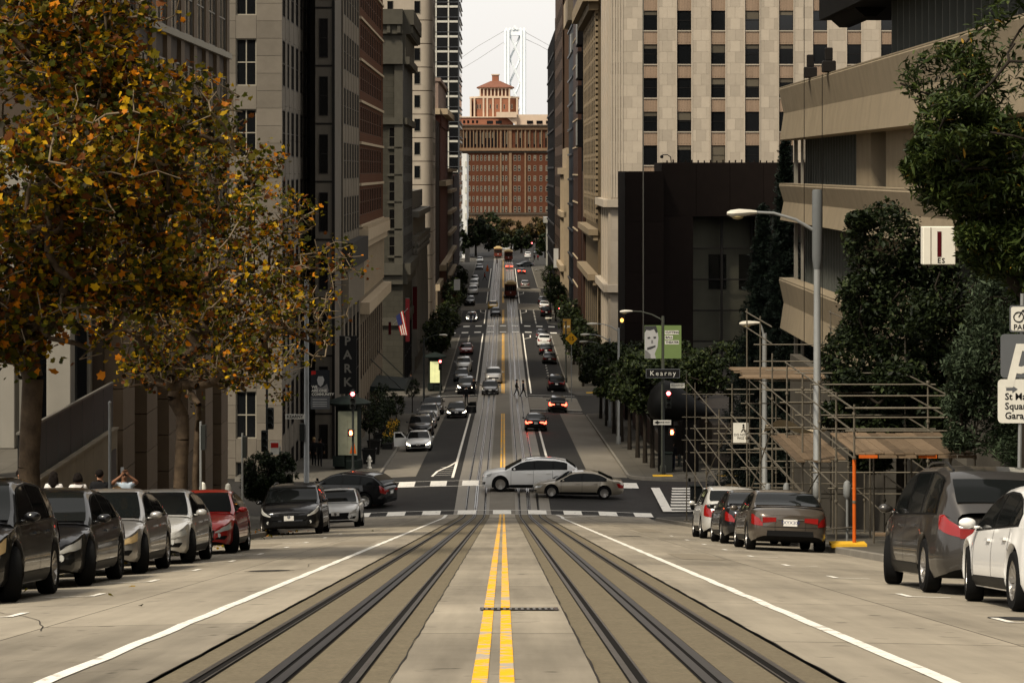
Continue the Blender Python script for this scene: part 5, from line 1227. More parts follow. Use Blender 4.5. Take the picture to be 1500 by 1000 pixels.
    # lamps wrap round the corners of the body
    def patch(ya, yb, ua, ub, off=.006, nu=5, ny=9, sg=1, slant=0.):
        g = MB(); q = []
        for v in np.linspace(0, 1, ny):
            row = []
            for w_ in np.linspace(0, 1, nu):
                y = min(L - .001, max(.001, ya + (yb - ya) * v + slant * (w_ - .5))); u = ua + (ub - ua) * w_; p = P_(y, u) + N_(y, u) * off; row.append((sg * p.x, p.y - c, p.z))
            q.append(row)
        g.loft(q, False, False); return g
    h = s['head']; t = s['tail']
    for sg in (-1, 1):
        out.append(('headlight', patch(.004, h[1] * L, h[2] + 2.6, h[3] + 1.75, .012, 5, 9, sg, .12).mesh('headlight', M_hl, True), 'head', None))
        out.append(('corner_intake', patch(.003, .028 * L, 4.25, 5.5, .008, 4, 6, sg, .06).mesh('corner_intake', M_trim, True), 'trim', None))
        out.append(('sill', patch(axl[0] + ra + .02, axl[1] - ra - .02, 3.2, 4.3, .006, 4, 6, sg).mesh('sill', M_trim, True), 'trim', None))
        out.append(('tail_light', patch(t[0] * L, L - .004, t[2] + 1.6, t[3] + 1.35, .012, 5, 9, sg, -.10).mesh('tail_light', M_tl, True), 'tail', None))
        m_ = MB(); z0 = belt(.30 * L) + .10; x0 = wb(.30 * L); ym = s['side'][0][0] * L + .10 - c
        m_.ellipsoid((sg * (x0 + .13), ym, z0), (.105, .06, .062), 10, 7); m_.box(min(sg * (x0 - .03), sg * (x0 + .06)), max(sg * (x0 - .03), sg * (x0 + .06)), ym - .03, ym + .03, z0 - .06, z0 - .03)
        out.append(('mirror', m_.mesh('mirror', P['black'], 'all'), 'paint', None))
        # seams and handles
        sm = MB()
        for d in s['doors']:
            rows = []
            for u in np.linspace(4.3, 8.0, 9): 
                p = P_(d * L, u) + N_(d * L, u) * .004; rows.append([(sg * p.x, p.y - c - .006, p.z), (sg * p.x, p.y - c + .006, p.z)])
            sm.loft(rows, False, False)
        rows = []
        for y in np.linspace(s['doors'][0] * L, min(s['doors'][-1] * L, axl[1] - ra - .02), 12): p = P_(y, 4.35) + N_(y, 4.35) * .004; rows.append([(sg * p.x, y - c, p.z - .006), (sg * p.x, y - c, p.z + .006)])
        sm.loft(rows, False, False); out.append(('door_seams', sm.mesh('door_seams', M_trim), 'trim', None))
        for d in s['doors'][1:]:
            p = P_(d * L - .22, 7.35) + N_(d * L - .22, 7.35) * .02; out.append(('door_handle', MB().box(sg * p.x - .018, sg * p.x + .018, p.y - c - .10, p.y - c + .10, p.z - .016, p.z + .016).mesh('door_handle', P['black']), 'paint', None))
    # front and rear faces
    zf = ip(s['sh'], 0); wf = ip(WP, 0) * W
    out.append(('grille', MB().prism([(-wf * .92, zf - .16), (-wf * .98, zf - .02), (wf * .98, zf - .02), (wf * .92, zf - .16)], 'y', -c - .018, -c + .01).mesh('grille', M_trim), 'trim', None))
    out.append(('intake', MB().prism([(-wf * .98, .30), (-wf * .85, .43), (wf * .85, .43), (wf * .98, .30)], 'y', -c - .016, -c + .01).mesh('intake', M_trim), 'trim', None))
    out.append(('badge', MB().lathe([(.055, -.03), (.06, -.02), (.06, 0)], 12, (0, -c, zf - .07), 'y').mesh('badge', M_chrome), 'trim', None))
    out.append(('front_plate', MB().box(-.155, .155, -c - .028, -c - .018, .45, .60).mesh('plate', M_plate), 'plate', None))
    zp = .725 if kind == 'sedan' else .88
    out.append(('rear_plate', MB().box(-.155, .155, c + .012, c + .022, zp - .16, zp - .01).mesh('plate', M_plate), 'plate', None))
    out.append(('rear_bumper_trim', MB().prism([(-wf * .98, .34), (-wf * .95, .46), (wf * .95, .46), (wf * .98, .34)], 'y', c - .01, c + .012).mesh('bumper_trim', M_trim), 'trim', None))
    if kind != 'sedan': out.append(('tailgate_panel', MB().prism([(-wf * .9, .62), (-wf * .95, .93), (wf * .95, .93), (wf * .9, .62)], 'y', c - .02, c + .008).mesh('tailgate', P['black']), 'paint', None))
    wr_ = ip(WP, 1) * W; zl = ip(s['sh'], 1)
    for sg in (-1, 1):
        a_, b_ = sorted((sg * wr_ * .52, sg * wr_ * 1.02)); out.append(('tail_light', MB().prism([(a_, zl - (.10 if sg > 0 else .13)), (b_, zl - (.13 if sg > 0 else .10)), (b_, zl - .005), (a_, zl - .005)], 'y', c - .03, c + .014).mesh('tail_light', M_tl), 'tail', None))
    seam = MB()
    for x0_, x1_, z0_, z1_ in ((-wr_ * .55, wr_ * .55, zl - .30, zl - .292), (-wr_ * .99, wr_ * .99, .535, .545), (-wr_ * .56, -wr_ * .55, zl - .3, zl - .12), (wr_ * .55, wr_ * .56, zl - .3, zl - .12)): seam.box(x0_, x1_, c - .01, c + .006, z0_, z1_)
    out.append(('boot_seam', seam.mesh('boot_seam', M_trim), 'trim', None))
    out.append(('boot_strip', MB().box(-wr_ * .5, wr_ * .5, c, c + .016, zl - .055, zl - .03).mesh('boot_strip', M_chrome), 'trim', None))
    for sg in (-1, 1):
        out.append(('fog_lamp', MB().lathe([(.05, -.012), (.055, 0)], 10, (sg * wf * 1.12, -c + .03, .40), 'y').mesh('fog_lamp', M_hl), 'fog', None))
        if s['rails']:
            out.append(('roof_rail', MB().tube([(sg * W * .66, y - c, zr(y) + .06 * (1 if 0 < i < 4 else .2)) for i, y in enumerate(np.linspace(.44 * L, .86 * L, 5))], .018, 6).mesh('roof_rail', M_rimd, True), 'trim', None))
    # wheels
    tw_ = MB().lathe([(r * .66, -.10), (r * .93, -.105), (r, -.075), (r, .075), (r * .93, .105), (r * .66, .10)], 26, (0, 0, 0), 'x', 0, False); tyre = tw_.mesh('tyre', M_tyre, True)
    rm = MB().lathe([(.001, .055), (r * .16, .06), (r * .2, .045), (r * .22, .02), (r * .60, .02), (r * .64, .088), (r * .68, .095), (r * .68, .0), (.001, -.02)], 20, (0, 0, 0), 'x', 0, False)
    for k in range(10):
        a = 2 * math.pi * k / 10; ca, sa = math.cos(a), math.sin(a); w_ = .022
        rm.add([(.05, ca * r * .15 - sa * w_, sa * r * .15 + ca * w_), (.05, ca * r * .15 + sa * w_, sa * r * .15 - ca * w_), (.085, ca * r * .63 + sa * w_ * 1.2, sa * r * .63 - ca * w_ * 1.2), (.085, ca * r * .63 - sa * w_ * 1.2, sa * r * .63 + ca * w_ * 1.2),
                (.02, ca * r * .15 - sa * w_, sa * r * .15 + ca * w_), (.02, ca * r * .15 + sa * w_, sa * r * .15 - ca * w_), (.02, ca * r * .63 + sa * w_ * 1.2, sa * r * .63 - ca * w_ * 1.2), (.02, ca * r * .63 - sa * w_ * 1.2, sa * r * .63 + ca * w_ * 1.2)],
               [(0, 1, 2, 3), (0, 3, 7, 4), (1, 5, 6, 2)])
    rim = rm.mesh('rim', M_rim, False)
    drk = MB().lathe([(r * .62, .025), (.001, .025)], 16, (0, 0, 0), 'x', 0, False).mesh('rim_back', M_trim)
    CARS[kind] = dict(parts=out, tyre=tyre, rim=rim, ax=[a - c for a in axl], wx=W - .115, r=r, L=L, W=W, zp=zp, c=c); return CARS[kind]
SMALL = {'body', 'cabin', 'windscreen', 'rear_window', 'side_window', 'headlight', 'tail_light', 'wheel', 'mirror', 'grille', 'window_trim', 'rear_plate', 'front_plate'}
def omat(o, i, m):
    o.material_slots[i].link = 'OBJECT'; o.material_slots[i].material = m
def car(kind, x, z, heading, col, label, group=None, steer=0., on='', level=2, rims=M_rim, head=None, name=None, plate=None, yawoff=0.):
    """heading: 'A' faces the camera, 'B' faces away, or an angle in degrees; x, z is the centre"""
    d = car_meshes(kind); ang = {'A': 0., 'B': math.pi}.get(heading, None); ang = math.radians(heading) if ang is None else ang
    s = slope(z); wid = abs(x) < 7.4
    side = -.006 * x if wid else 0.
    cat_ = {'van': 'minivan', 'suv': 'suv'}.get(kind, 'car')
    t = thing(name or {'sedan': 'sedan_car', 'suv': 'suv_car', 'van': 'minivan', 'hatch': 'hatchback_car'}[kind], label, cat_, (x, z, HG(x, z)), group)
    nrm = Vector((-side, -s, 1)).normalized(); f0 = Vector((math.sin(ang), -math.cos(ang), 0)); f0 = (f0 - nrm * f0.dot(nrm)).normalized(); yv = -f0; xv = yv.cross(nrm)
    t.rotation_euler = Matrix((xv, yv, nrm)).transposed().to_euler()
    def put(nm, me, par, loc=(0, 0, 0)):
        o = bpy.data.objects.new(nm, me); COL.objects.link(o); o.parent = par; o.location = loc; return o
    for nm, me, role, _ in d['parts']:
        if level < 2 and nm not in SMALL: continue
        if level < 1 and nm in ('mirror', 'grille', 'front_plate'): continue
        if level < 1 and ((heading == 'A' and nm in ('tail_light', 'rear_plate')) or (heading == 'B' and nm in ('headlight',))): continue
        o = put(nm, me, t)
        if role == 'paint': omat(o, 0, col)
        elif role == 'head':
            if 'h' in on: omat(o, 0, M_hon)
            elif head: omat(o, 0, head)
        elif role == 'tail' and 't' in on: omat(o, 0, M_ton)
        if nm == 'rear_plate' and plate:
            cu = bpy.data.curves.new('plate_lettering', 'FONT'); cu.body = plate; cu.size = .105; cu.align_x = 'CENTER'; cu.align_y = 'CENTER'; 
            q = put('plate_lettering', text_mesh(cu, M_platetxt), o, (0, d['c'] + .024, d['zp'] - .085)); q.rotation_euler = (math.pi / 2, 0, math.pi)
    for i, ay in enumerate(d['ax']):
        for sg in (-1, 1):
            w = put('wheel', d['tyre'], t, (sg * d['wx'], ay, d['r'])); w.rotation_euler = (0, 0, (math.pi if sg < 0 else 0) + (math.radians(steer) if i == 0 else 0))
            if level >= 1: rmo = put('rim', d['rim'], w); omat(rmo, 0, rims)
    return t
GL, GRr = 'cars parked along the left kerb', 'cars parked along the right kerb'
# near left row, facing uphill towards the camera
car('hatch', -6.62, 32.0, 'A', P['black'], 'black wagon cut by the left edge, nearest of the left parked row', GL, 22, head=M_hla)
car('sedan', -6.62, 37.6, 'A', P['charcoal'], 'dark grey sedan parked between the black wagon and the silver sedan', GL, 20, rims=M_rimd)
car('sedan', -6.62, 43.1, 'A', P['silver'], 'silver grey sedan with amber corner lamps, third in the left parked row', GL, 18, head=M_hla)
car('sedan', -6.6, 49.3, 'A', P['pale'], 'pale silver sedan parked in front of the red car', GL, 18)
car('sedan', -6.62, 57.2, 'A', P['red'], 'bright red sedan in the left parked row', GL, 20)
car('van', -6.75, 84.5, 'A', P['black'], 'black minivan parked near the crossing on the left', GL, 12)
car('hatch', -6.35, 100.5, 'A', P['white'], 'small white hatchback with twin-nostril grille behind the black minivan', GL, 10)
# near right row, facing downhill
car('sedan', 6.38, 29.4, 'B', P['white'], 'white sedan cut by the right edge of the picture', GRr, -8)
car('van', 6.36, 34.9, 'B', P['grey'], 'dark grey minivan with bright tail lamps parked on the right', GRr, -16)
car('sedan', 6.40, 60.4, 'B', P['bronze'], 'brown-grey sedan parked by the orange scaffold post', GRr, 0, plate='7XYX309')
car('sedan', 6.42, 67.6, 'B', P['charcoal'], 'dark sedan just ahead of the brown-grey one', GRr)
car('hatch', 6.45, 75.0, 'B', P['pale'], 'pale silver hatchback at the head of the short right row', GRr)
# crossing traffic heading left
car('suv', GX(777, 147), 147.0, -90, P['white'], 'white suv crossing the intersection to the left', 'cars driving through the crossing').scale = (1.09,) * 3
car('sedan', GX(847, 144), 144.1, -90, P['beige'], 'beige older sedan crossing in front of the white suv', 'cars driving through the crossing').scale = (1.07,) * 3
car('suv', GX(508, 141), 141.2, -113, P['black'], 'black suv turning left behind the parked white hatchback', 'cars driving through the crossing', -10).scale = (1.08,) * 3
# block beyond the crossing
def at(kind, px, py, heading, col, label, group=None, **k):
    x, z = spot(px, py); L = SPEC[kind]['L']; z += L / 2 - .3
    return car(kind, GX(px, z - L / 2), z, heading, col, label, group, **k)
at('sedan', 613, 661, 'A', P['white'], 'white sedan with lit headlamps and an open door at the left kerb', None, on='h')
G2 = 'cars parked on the left past the crossing'
at('suv', 616, 641, 'A', P['black'], 'dark suv right behind the white sedan with lit headlamps', G2, level=1)
at('sedan', 623, 628, 'A', P['silver'], 'silver sedan third from the front in the row past the crossing', G2, level=1)
at('hatch', 628, 617, 'A', P['pale'], 'pale hatchback fourth in the row past the crossing', G2, level=1)
at('suv', 634, 608, 'A', P['black'], 'black suv last in the row past the crossing', G2, level=1)
at('sedan', 669, 612, 'A', P['black'], 'black sedan with lit headlamps stopped with its door open', None, on='h')
at('sedan', 785, 631, 'B', P['black'], 'black sedan with red brake lights driving away past the crossing', None, on='t')
at('hatch', 817, 604, 'B', P['grey'], 'grey hatchback with brake lights beside the right kerb', None, on='t')
G3 = 'cars around the second crossing'
at('sedan', 718, 578, 'A', P['grey'], 'grey sedan waiting on the left track at the second crossing', G3, level=1)
at('suv', 723, 562, 'A', P['silver'], 'silver suv queued behind the grey sedan on the track', G3, level=1)
at('suv', 683, 577, 'A', P['black'], 'black suv with one lit headlamp at the left kerb past the second crossing', G3, level=1, on='h')
at('sedan', 676, 559, 'A', P['slate'], 'slate sedan behind the black suv past the second crossing', G3, level=1)
at('suv', 679, 545, 'A', P['pale'], 'pale suv ahead of the red car on the left', G3, level=1)
at('sedan', 683, 519, 'A', P['dred'], 'dark red sedan parked at the left before the third crossing', G3, level=1)
G4 = 'cars parked on the right past the second crossing'
at('suv', 815, 573, 'B', P['black'], 'black suv alone at the right kerb past the second crossing', G4, level=1)
at('sedan', 805, 533, 'B', P['grey'], 'grey sedan at the right kerb behind the black car', G4, level=1)
at('sedan', 799.5, 520, 'B', P['black'], 'black sedan before the third crossing on the right', G4, level=1)
at('suv', 797, 508, 'B', P['white'], 'white-roofed suv in front of the black sedan on the right', G4, level=1)
at('sedan', 794, 497, 'B', P['slate'], 'slate sedan nearest the third crossing on the right', G4, level=1)
G5 = 'small cars past the third crossing'
for a in (('hatch', 691, 471, 'A', P['white'], 'white hatchback waiting at the third crossing with a lit headlamp', 'h'), ('sedan', 726, 463, 'A', P['black'], 'black sedan in front of the yellow taxi', ''), ('sedan', 722, 453, 'A', P['yellow'], 'yellow taxi on the left track past the third crossing', ''),
          ('suv', 688, 448, 'A', P['black'], 'black suv at the left kerb past the third crossing', ''), ('van', 693, 431, 'A', P['white'], 'nearest of the white vans parked at the left far away', ''), ('van', 694.5, 421, 'A', P['white'], 'second white van of the far left row', ''), ('sedan', 695.5, 413, 'A', P['pale'], 'pale sedan behind the two far white vans', ''),
          ('suv', 800, 464, 'B', P['black'], 'black suv nearest in the far right row', ''), ('sedan', 797, 453, 'B', P['white'], 'white sedan second in the far right row', ''), ('sedan', 795, 446, 'B', P['slate'], 'slate sedan third in the far right row', ''),
          ('suv', 769, 423, 'B', P['silver'], 'silver suv driving right of the nearest cable car', ''), ('sedan', 746, 394, 'B', P['pink'], 'coral car behind the middle cable car', 't'), ('sedan', 764, 401, 'B', P['black'], 'black sedan with a red light far down the right lane', 't'), ('sedan', 769, 391, -60, P['slate'], 'slate sedan pulling out far down the right lane', ''),
          ('suv', 773, 378, 'B', P['white'], 'white suv far away near the street end', ''), ('sedan', 703, 384, 'A', P['pale'], 'pale sedan far away at the left kerb', ''), ('sedan', 702, 395, 'A', P['slate'], 'grey sedan far away at the left kerb', ''), ('van', 741, 366, 90, P['white'], 'white van crossing the far end of the street', ''),
          ('sedan', 786, 372, 'A', P['slate'], 'dark sedan at the far right end', '')):
    at(a[0], a[1], a[2], a[3], a[4], a[5], G5, on=a[6], level=0)
# open doors
def door(x, z, sg, col, t, label=None):
    """an opened front door as a part of its car, in the car's own space"""
    o = bpy.data.objects.new('open_door', None)
    mb = MB().box(0, .9, -.03, .03, .35, .95); mb.prism([(.05, .95), (.05, 1.0), (.35, 1.36), (.88, 1.36), (.9, .95), (.82, .97), (.8, 1.28), (.4, 1.28), (.13, .98)], 'y', -.02, .02)
    o = bpy.data.objects.new('open_door', mb.mesh('open_door', col)); COL.objects.link(o); o.parent = t; o.location = (sg * .86, -.95, 0); o.rotation_euler = (0, 0, 0 if sg > 0 else math.pi)
    g = bpy.data.objects.new('side_window', MB().box(.15, .82, -.008, .008, .98, 1.3).mesh('door_glass', M_cg)); COL.objects.link(g); g.parent = o
for o in [o for o in COL.objects if o.get('label', '').startswith('white sedan with lit')]: door(0, 0, -1, P['white'], o)
for o in [o for o in COL.objects if o.get('label', '').startswith('black sedan with lit')]: door(0, 0, 1, P['black'], o)
# cable cars
M_cc = mat('cable_car_maroon', (.10, .022, .014), .5, .1, 2); M_cd = mat('cable_car_wood', (.05, .028, .016), .6, .15, 2); M_cr = mat('cable_car_roof', (.42, .30, .14), .7, .1, 2)
def cable_car(px, py, heading, label):
    x, z = spot(px, py); x = TC[1] if heading == 'B' else TC[0]; z += 3.6
    t = thing('cable_car', label, 'cable car', (x, z, Hc(z)), 'cable cars on the far tracks'); b = Hc(z)
    piece('chassis', t, x - .95, x + .95, z - 3.9, z + 3.9, b + .25, b + .62, M_trim); piece('lower_body', t, x - 1.15, x + 1.15, z - 2.0, z + 2.0, b + .62, b + 1.35, M_cc, .03)
    for zz in (z - 3.95, z + 3.85): piece('end_panel', t, x - 1.0, x + 1.0, zz, zz + .1, b + .55, b + 1.4, M_cc); piece('end_beam', t, x - 1.05, x + 1.05, zz, zz + .1, b + 2.35, b + 2.62, M_cc)
    for zz in (-3.9, -2.0, -.7, .7, 2.0, 3.9):
        for sx in (-1.05, -.35, .35, 1.05):
            if abs(sx) < 1 and abs(zz) < 3: continue
            piece('post', t, x + sx - .045, x + sx + .045, z + zz - .04, z + zz + .04, b + 1.3, b + 2.6, M_cd)
    for sx in (-1.1, 1.1): piece('window', t, x + sx - .02, x + sx + .02, z - 1.95, z + 1.95, b + 1.4, b + 2.3, M_cg); piece('bench', t, x + sx * .8 - .2, x + sx * .8 + .2, z - 3.7, z - 2.1, b + .7, b + 1.0, M_cd); piece('running_board', t, x + sx * 1.08 - .15, x + sx * 1.08 + .15, z - 3.8, z + 3.8, b + .36, b + .42, M_cd)
    for sx in (-.38, .38): piece('end_window', t, x + sx - .33, x + sx + .33, z - 3.93, z - 3.9, b + 1.45, b + 2.3, M_cg)
    piece('bulkhead', t, x - 1.0, x + 1.0, z - 2.02, z - 1.96, b + .7, b + 2.5, M_cd)
    pr = [(-1.2, 0), (-1.1, .14), (-.7, .22), (-.66, .42), (0, .50), (.66, .42), (.7, .22), (1.1, .14), (1.2, 0)]
    part('roof', MB().prism([(x + a, b + 2.62 + c_) for a, c_ in pr], 'y', z - 4.1, z + 4.1), M_cr, t)
    part('headlamp', MB().lathe([(.13, -.1), (.14, 0), (.05, .08)], 12, (x, z - 4.0, b + 1.1), 'y'), M_hl, t)
    for zz in (-2.2, 2.2):
        for sx in (-.5, .5): part('wheel', MB().lathe([(.28, -.04), (.28, .04)], 14, (x + sx, z + zz, b + .28), 'x'), M_trim, t)
cable_car(748.5, 437, 'B', 'nearest cable car, brown with tan roof, going away on the right track'); cable_car(745.5, 383, 'B', 'middle cable car going away beyond the coral car'); cable_car(730, 378, 'A', 'farthest cable car coming up the left track')
# ---------------------------------------------------------------- scaffold over the right sidewalk
M_gal = mat('galvanised_tube', (.135, .118, .09), .5, .25, 6, metal=.5); M_plank = mat('scaffold_plank', (.13, .092, .058), .85, .25, 5, rnd=.35); M_or = mat('orange_wrap', (.48, .095, .012), .7, .15, 6)
M_tarp = mat('dusty_tarp', (.36, .30, .21), .9, .15, 3)
scf = thing('scaffold', 'tube scaffold with plank decks over the right sidewalk', 'scaffold', (9.3, 70, SW(9.3, 70)))
def tb(name, a, b, r=.026, m=None, par=None): return part(name, MB().tube([a, b], r, 6), m or M_gal, par or scf, True)
XL, XR = 7.98, 10.72
PZs = [59.0, 62.2, 65.5, 69.2, 73.0, 77.0, 80.6, 85.0, 90.5, 96, 102, 108, 113]
def ptop(z, right): return 24.7 if z < 67 else (24.6 if z < 79 and not right else (25.5 if z < 86 else (22.6 if z < 95 else 21.2)))
for z in PZs:
    for x in (XL, XR):
        g = SW(x, z); p = tb('post', (x, z, g), (x, z, ptop(z, x == XR)), .026)
        part('foot_plate', MB().box(x - .12, x + .12, z - .12, z + .12, g - .01, g + .03), M_gal, p)
        for h in (1.0, 2.0, 3.0, 4.0): 
            if g + h < ptop(z, False): part('coupler', MB().lathe([(.045, -.035), (.05, 0), (.045, .035)], 8, (x, z, g + h)), M_gal, p)
for k in range(6):
    for x in (XL + .9, XL + 1.8): 
        if k % 2: tb('post', (x, PZs[k], SW(x, PZs[k])), (x, PZs[k], 23.5 if k < 3 else 22.4), .026)
for x in (XL, XR):
    for v, z0, z1 in ((24.62, 59, 73), (24.1, 59, 69.2), (23.5, 59, 85), (22.45, 62.2, 85), (21.5, 65.5, 90.5), (20.4, 73, 96), (19.4, 80.6, 108), (18.5, 90.5, 113), (24.9, 77, 85), (25.4, 77, 85), (17.4, 96, 113), (20.9, 90.5, 113)):
        tb('rail', (x - .035, z0 - .15, v), (x - .035, z1 + .15, v), .021)
for z in PZs:
    for v in (24.62, 24.1, 23.5, 22.4, 21.4, 20.3, 19.3, 18.3):
        if v < ptop(z, True) and v > SW(8, z) + .9 and (z > 60 or v > 23) and random.random() < .7: tb('crossbar', (XL - .2, z + .03, v), (XR + .2, z + .03, v), .02)
tb('rail', (XL, 59, 24.62), (XR + .1, 59, 24.62), .028); tb('rail', (XL, 59, 23.95), (XR + .1, 59, 23.95), .028)
for (a, b) in (((XL, 59.1, 21.9), (XL, 65.5, 20.95)), ((XL, 65.5, 22.4), (XL, 73, 20.0)), ((XR, 59, 22.9), (XR, 65.5, 21.5)), ((XL, 77, 22.4), (XL, 85, 19.2)), ((XL, 90, 21.5), (XL, 102, 18.0)), ((XR, 65.5, 23), (XR, 73, 20))): tb('brace', a, b, .022)
for k in range(12): 
    dz = random.uniform(-.15, .15); piece('plank', scf, XL + .03 + .225 * k, XL + .245 + .225 * k, 59.0 + dz, 63.6 + dz, 23.56, 23.60 + .004 * (k % 2), M_plank, .006)
for k in range(6): dz = random.uniform(-.3, .3); piece('plank', scf, 7.6 + .225 * k, 7.815 + .225 * k, 67.4 + dz, 74 + dz, 22.47, 22.51, M_plank, .006)
for k in range(19): dx = random.uniform(-.15, .15); piece('plank', scf, 7.5 + dx, 10.6 + dx, 80.5 + .235 * k, 80.72 + .235 * k, 23.56, 23.60, M_plank, .006)
for k in range(6): piece('toe_board', scf, XL + .1 + .45 * k, XL + .52 + .45 * k, 58.93, 58.97, 23.49, 23.56, M_or if k % 3 == 0 else M_plank)
part('orange_wrap', MB().lathe([(.042, SW(XL, 59) + .02), (.042, 23.5)], 10, (XL, 59, 0)), M_or, scf); piece('yellow_foot', scf, XL - .55, XL + .25, 58.7, 59.2, SW(XL, 59) + .0, SW(XL, 59) + .08, M_tact)
for i in range(4): piece('stair_tread', scf, 9.6, 10.6, 66 + .4 * i, 66.35 + .4 * i, 19.9 + .22 * i, 19.95 + .22 * i, M_plank)
q = [[(XL - .05 + .35 * i, 78 + .0 * j + j * .5, 22.35 + .12 * math.sin(i * 1.3) + .1 * math.sin(j * 2 + i) - .1 * j) for i in range(9)] for j in range(4)]
part('tarp', MB().loft(q, False, False), M_tarp, scf, 'all'); part('fallen_tarp', MB().loft([[(XL + .3 * i, 96 + .6 * j, SW(8, 96) + 1.4 + .15 * math.sin(i + j) - .2 * j) for i in range(7)] for j in range(4)], False, False), M_tarp, scf, 'all')
M_signw = mat('sign_white', (.62, .60, .53), .6, .1, 4); M_ink = mat('sign_ink', (.012, .012, .012), .7, 0); M_grey = mat('sign_grey', (.10, .105, .11), .6, .08, 3); M_pole = mat('pole_grey', (.22, .225, .22), .5, .12, 2, metal=.3); M_poled = mat('pole_dark', (.02, .022, .02), .5, .1, 2)
z = 86.0; x0, x1 = GX(1074, z), GX(1096, z)
nt = thing('closed_sign', 'white do not pass sign with walking figure hung on the scaffold', 'sign', (x0, z, EZ(648, z)))
piece('board', nt, x0, x1, z, z + .02, EZ(648, z), EZ(619, z), M_signw)
lettering(nt, 'DO NOT\nPASS', ((x0 + x1) / 2, z - .004, EZ(639, z)), .11, M_ink)
part('figure', MB().ellipsoid((x0 + .34, z - .004, EZ(622.5, z)), (.035, .003, .04), 8, 5).prism([(x0 + .31, EZ(628, z)), (x0 + .30, EZ(624.5, z)), (x0 + .38, EZ(624.5, z)), (x0 + .37, EZ(628, z)), (x0 + .42, EZ(632.5, z)), (x0 + .38, EZ(632.5, z)), (x0 + .335, EZ(629, z)), (x0 + .29, EZ(632.5, z)), (x0 + .25, EZ(632.5, z))], 'y', z - .006, z - .001), M_ink, nt)

# ---------------------------------------------------------------- lamps, posts, signs
def cobra(x, z, top, arm, ay, label, px_arm=None, r=.085, group='street lamps', sleeve=False, rise=.45, g=None, m=None):
    g = SW(x, z) if g is None else g; t = thing('street_lamp', label, 'street lamp', (x, z, g), group); m = m or M_pole
    part('pole', MB().lathe([(r * 1.9, 0), (r * 1.9, .5), (r * 1.15, .6), (r * .9, top - g)], 12, (x, z, g)), m, t, True)
    if sleeve: part('sleeve', MB().lathe([(r * 1.05, -2.0), (r * 1.45, -1.7), (r * 1.45, .0), (r * 1.2, .06)], 12, (x, z, top)), mat('pole_cap_dark', (.10, .105, .105), .5, .1, 3), t, True)
    s = -1 if arm < 0 else 1; y0 = top - (.95 if sleeve else .15)
    pts = [(x, z, y0 - .1), (x + arm * .35, z, y0 + rise * .55), (x + arm * .7, z, y0 + rise * .95), (x + arm, z, y0 + rise)]
    part('arm', MB().tube(pts, [.045, .04, .036, .034], 8), m, t, True)
    xa = x + arm; h = part('lamp_head', MB().loft([[(xa + s * d, z + w * math.cos(q), y0 + rise + o + hh * math.sin(q)) for q in [2 * math.pi * k / 10 for k in range(10)]] for d, w, hh, o in ((-.05, .05, .045, 0), (.12, .10, .07, .0), (.4, .16, .11, -.02), (.62, .15, .09, -.03), (.72, .07, .04, -.03))]), mat('lamp_housing', (.50, .47, .40), .5, .1, 4), t, True)
    part('lens', MB().ellipsoid((xa + s * .45, z, y0 + rise - .1), (.17, .13, .09), 10, 6), mat('lamp_lens', (.30, .24, .12), .2, 0), h, True); return t
z = 67.4; cobra(GX(1197, z), z, EZ(281, z), -1.62, 0, 'tall grey street lamp rising through the scaffold', r=.092, sleeve=True, rise=.42)
z = 100.0; cobra(GX(1120, z), z, EZ(488, z), -.25, 0, 'short grey lamp pole behind the raised scaffold deck', r=.1, rise=.55)
z = 157.6; lamp_r = cobra(GX(971, z), z, EZ(463, z), -1.9, 0, 'lamp post carrying the theater banner and Kearny sign', r=.1, rise=.45, m=mat('pole_olive', (.055, .058, .045), .5, .1, 3))
for i, (px, z, py, ln) in enumerate(((906, 190, 480, -1.6), (893, 214, 495, -1.7), (886, 236, 505, -1.6))): cobra(GX(px, z), z, EZ(py, z), ln, 0, ('lamp post with long arm above the nearer street trees', 'lamp post with long arm in the middle of the tree row', 'lamp post with long arm above the far end of the tree row')[i], r=.09)
for i, (px, py, ptp, arm) in enumerate(((621, 600, 495, 1.5), (655, 470, 385, 2.0), (829, 560, 470, -1.6), (806, 470, 398, -1.8))):
    x, z = spot(px, py, .14); cobra(x, z, EZ(ptp, z), arm, 0, ('dark lamp post near the end of the left parked row', 'far lamp post beside the third crossing on the left', 'lamp post by the diamond sign on the right', 'far lamp post past the third crossing on the right')[i], m=M_poled)
def pole(px, z, ytop, label, r=.033, m=None, box=False):
    x = GX(px, z); g = SW(x, z); t = thing('sign_pole', label, 'pole', (x, z, g), 'thin metal poles on the sidewalk')
    part('post', MB().tube([(x, z, g), (x, z, EZ(ytop, z))], r, 8), m or M_pole, t, True)
    if box: piece('sign_plate', t, x + .02, x + .14, z - .2, z + .2, EZ(ytop, z) - .75, EZ(ytop, z) - .1, M_poled)
    else: part('cap', MB().lathe([(r * 1.2, 0), (r * 1.2, .04), (.01, .07)], 8, (x, z, EZ(ytop, z))), M_pole, t)
    return t
pole(161, 53.5, 592, 'thin grey pole between the photographer and the black jacket'); pole(294, 70, 617, 'thin grey pole right of the forked tree trunk', box=True); pole(355, 80, 634, 'grey pole with side plate beside the black minivan', box=True); pole(410, 131, 655, 'thin pole with small red and white sign by the bush trees', .04)
z = 130.8; nb = thing('parking_notice', 'small red and white notice on the pole by the bush trees', 'sign', (GX(402, z), z, EZ(660, z))); piece('plate', nb, GX(396, z), GX(409, z), z - .1, z - .08, EZ(665, z), EZ(646, z), M_signw); piece('red_band', nb, GX(397, z), GX(408, z), z - .11, z - .1, EZ(655, z), EZ(648, z), mat('sign_red', (.38, .02, .015), .6, .05, 4))
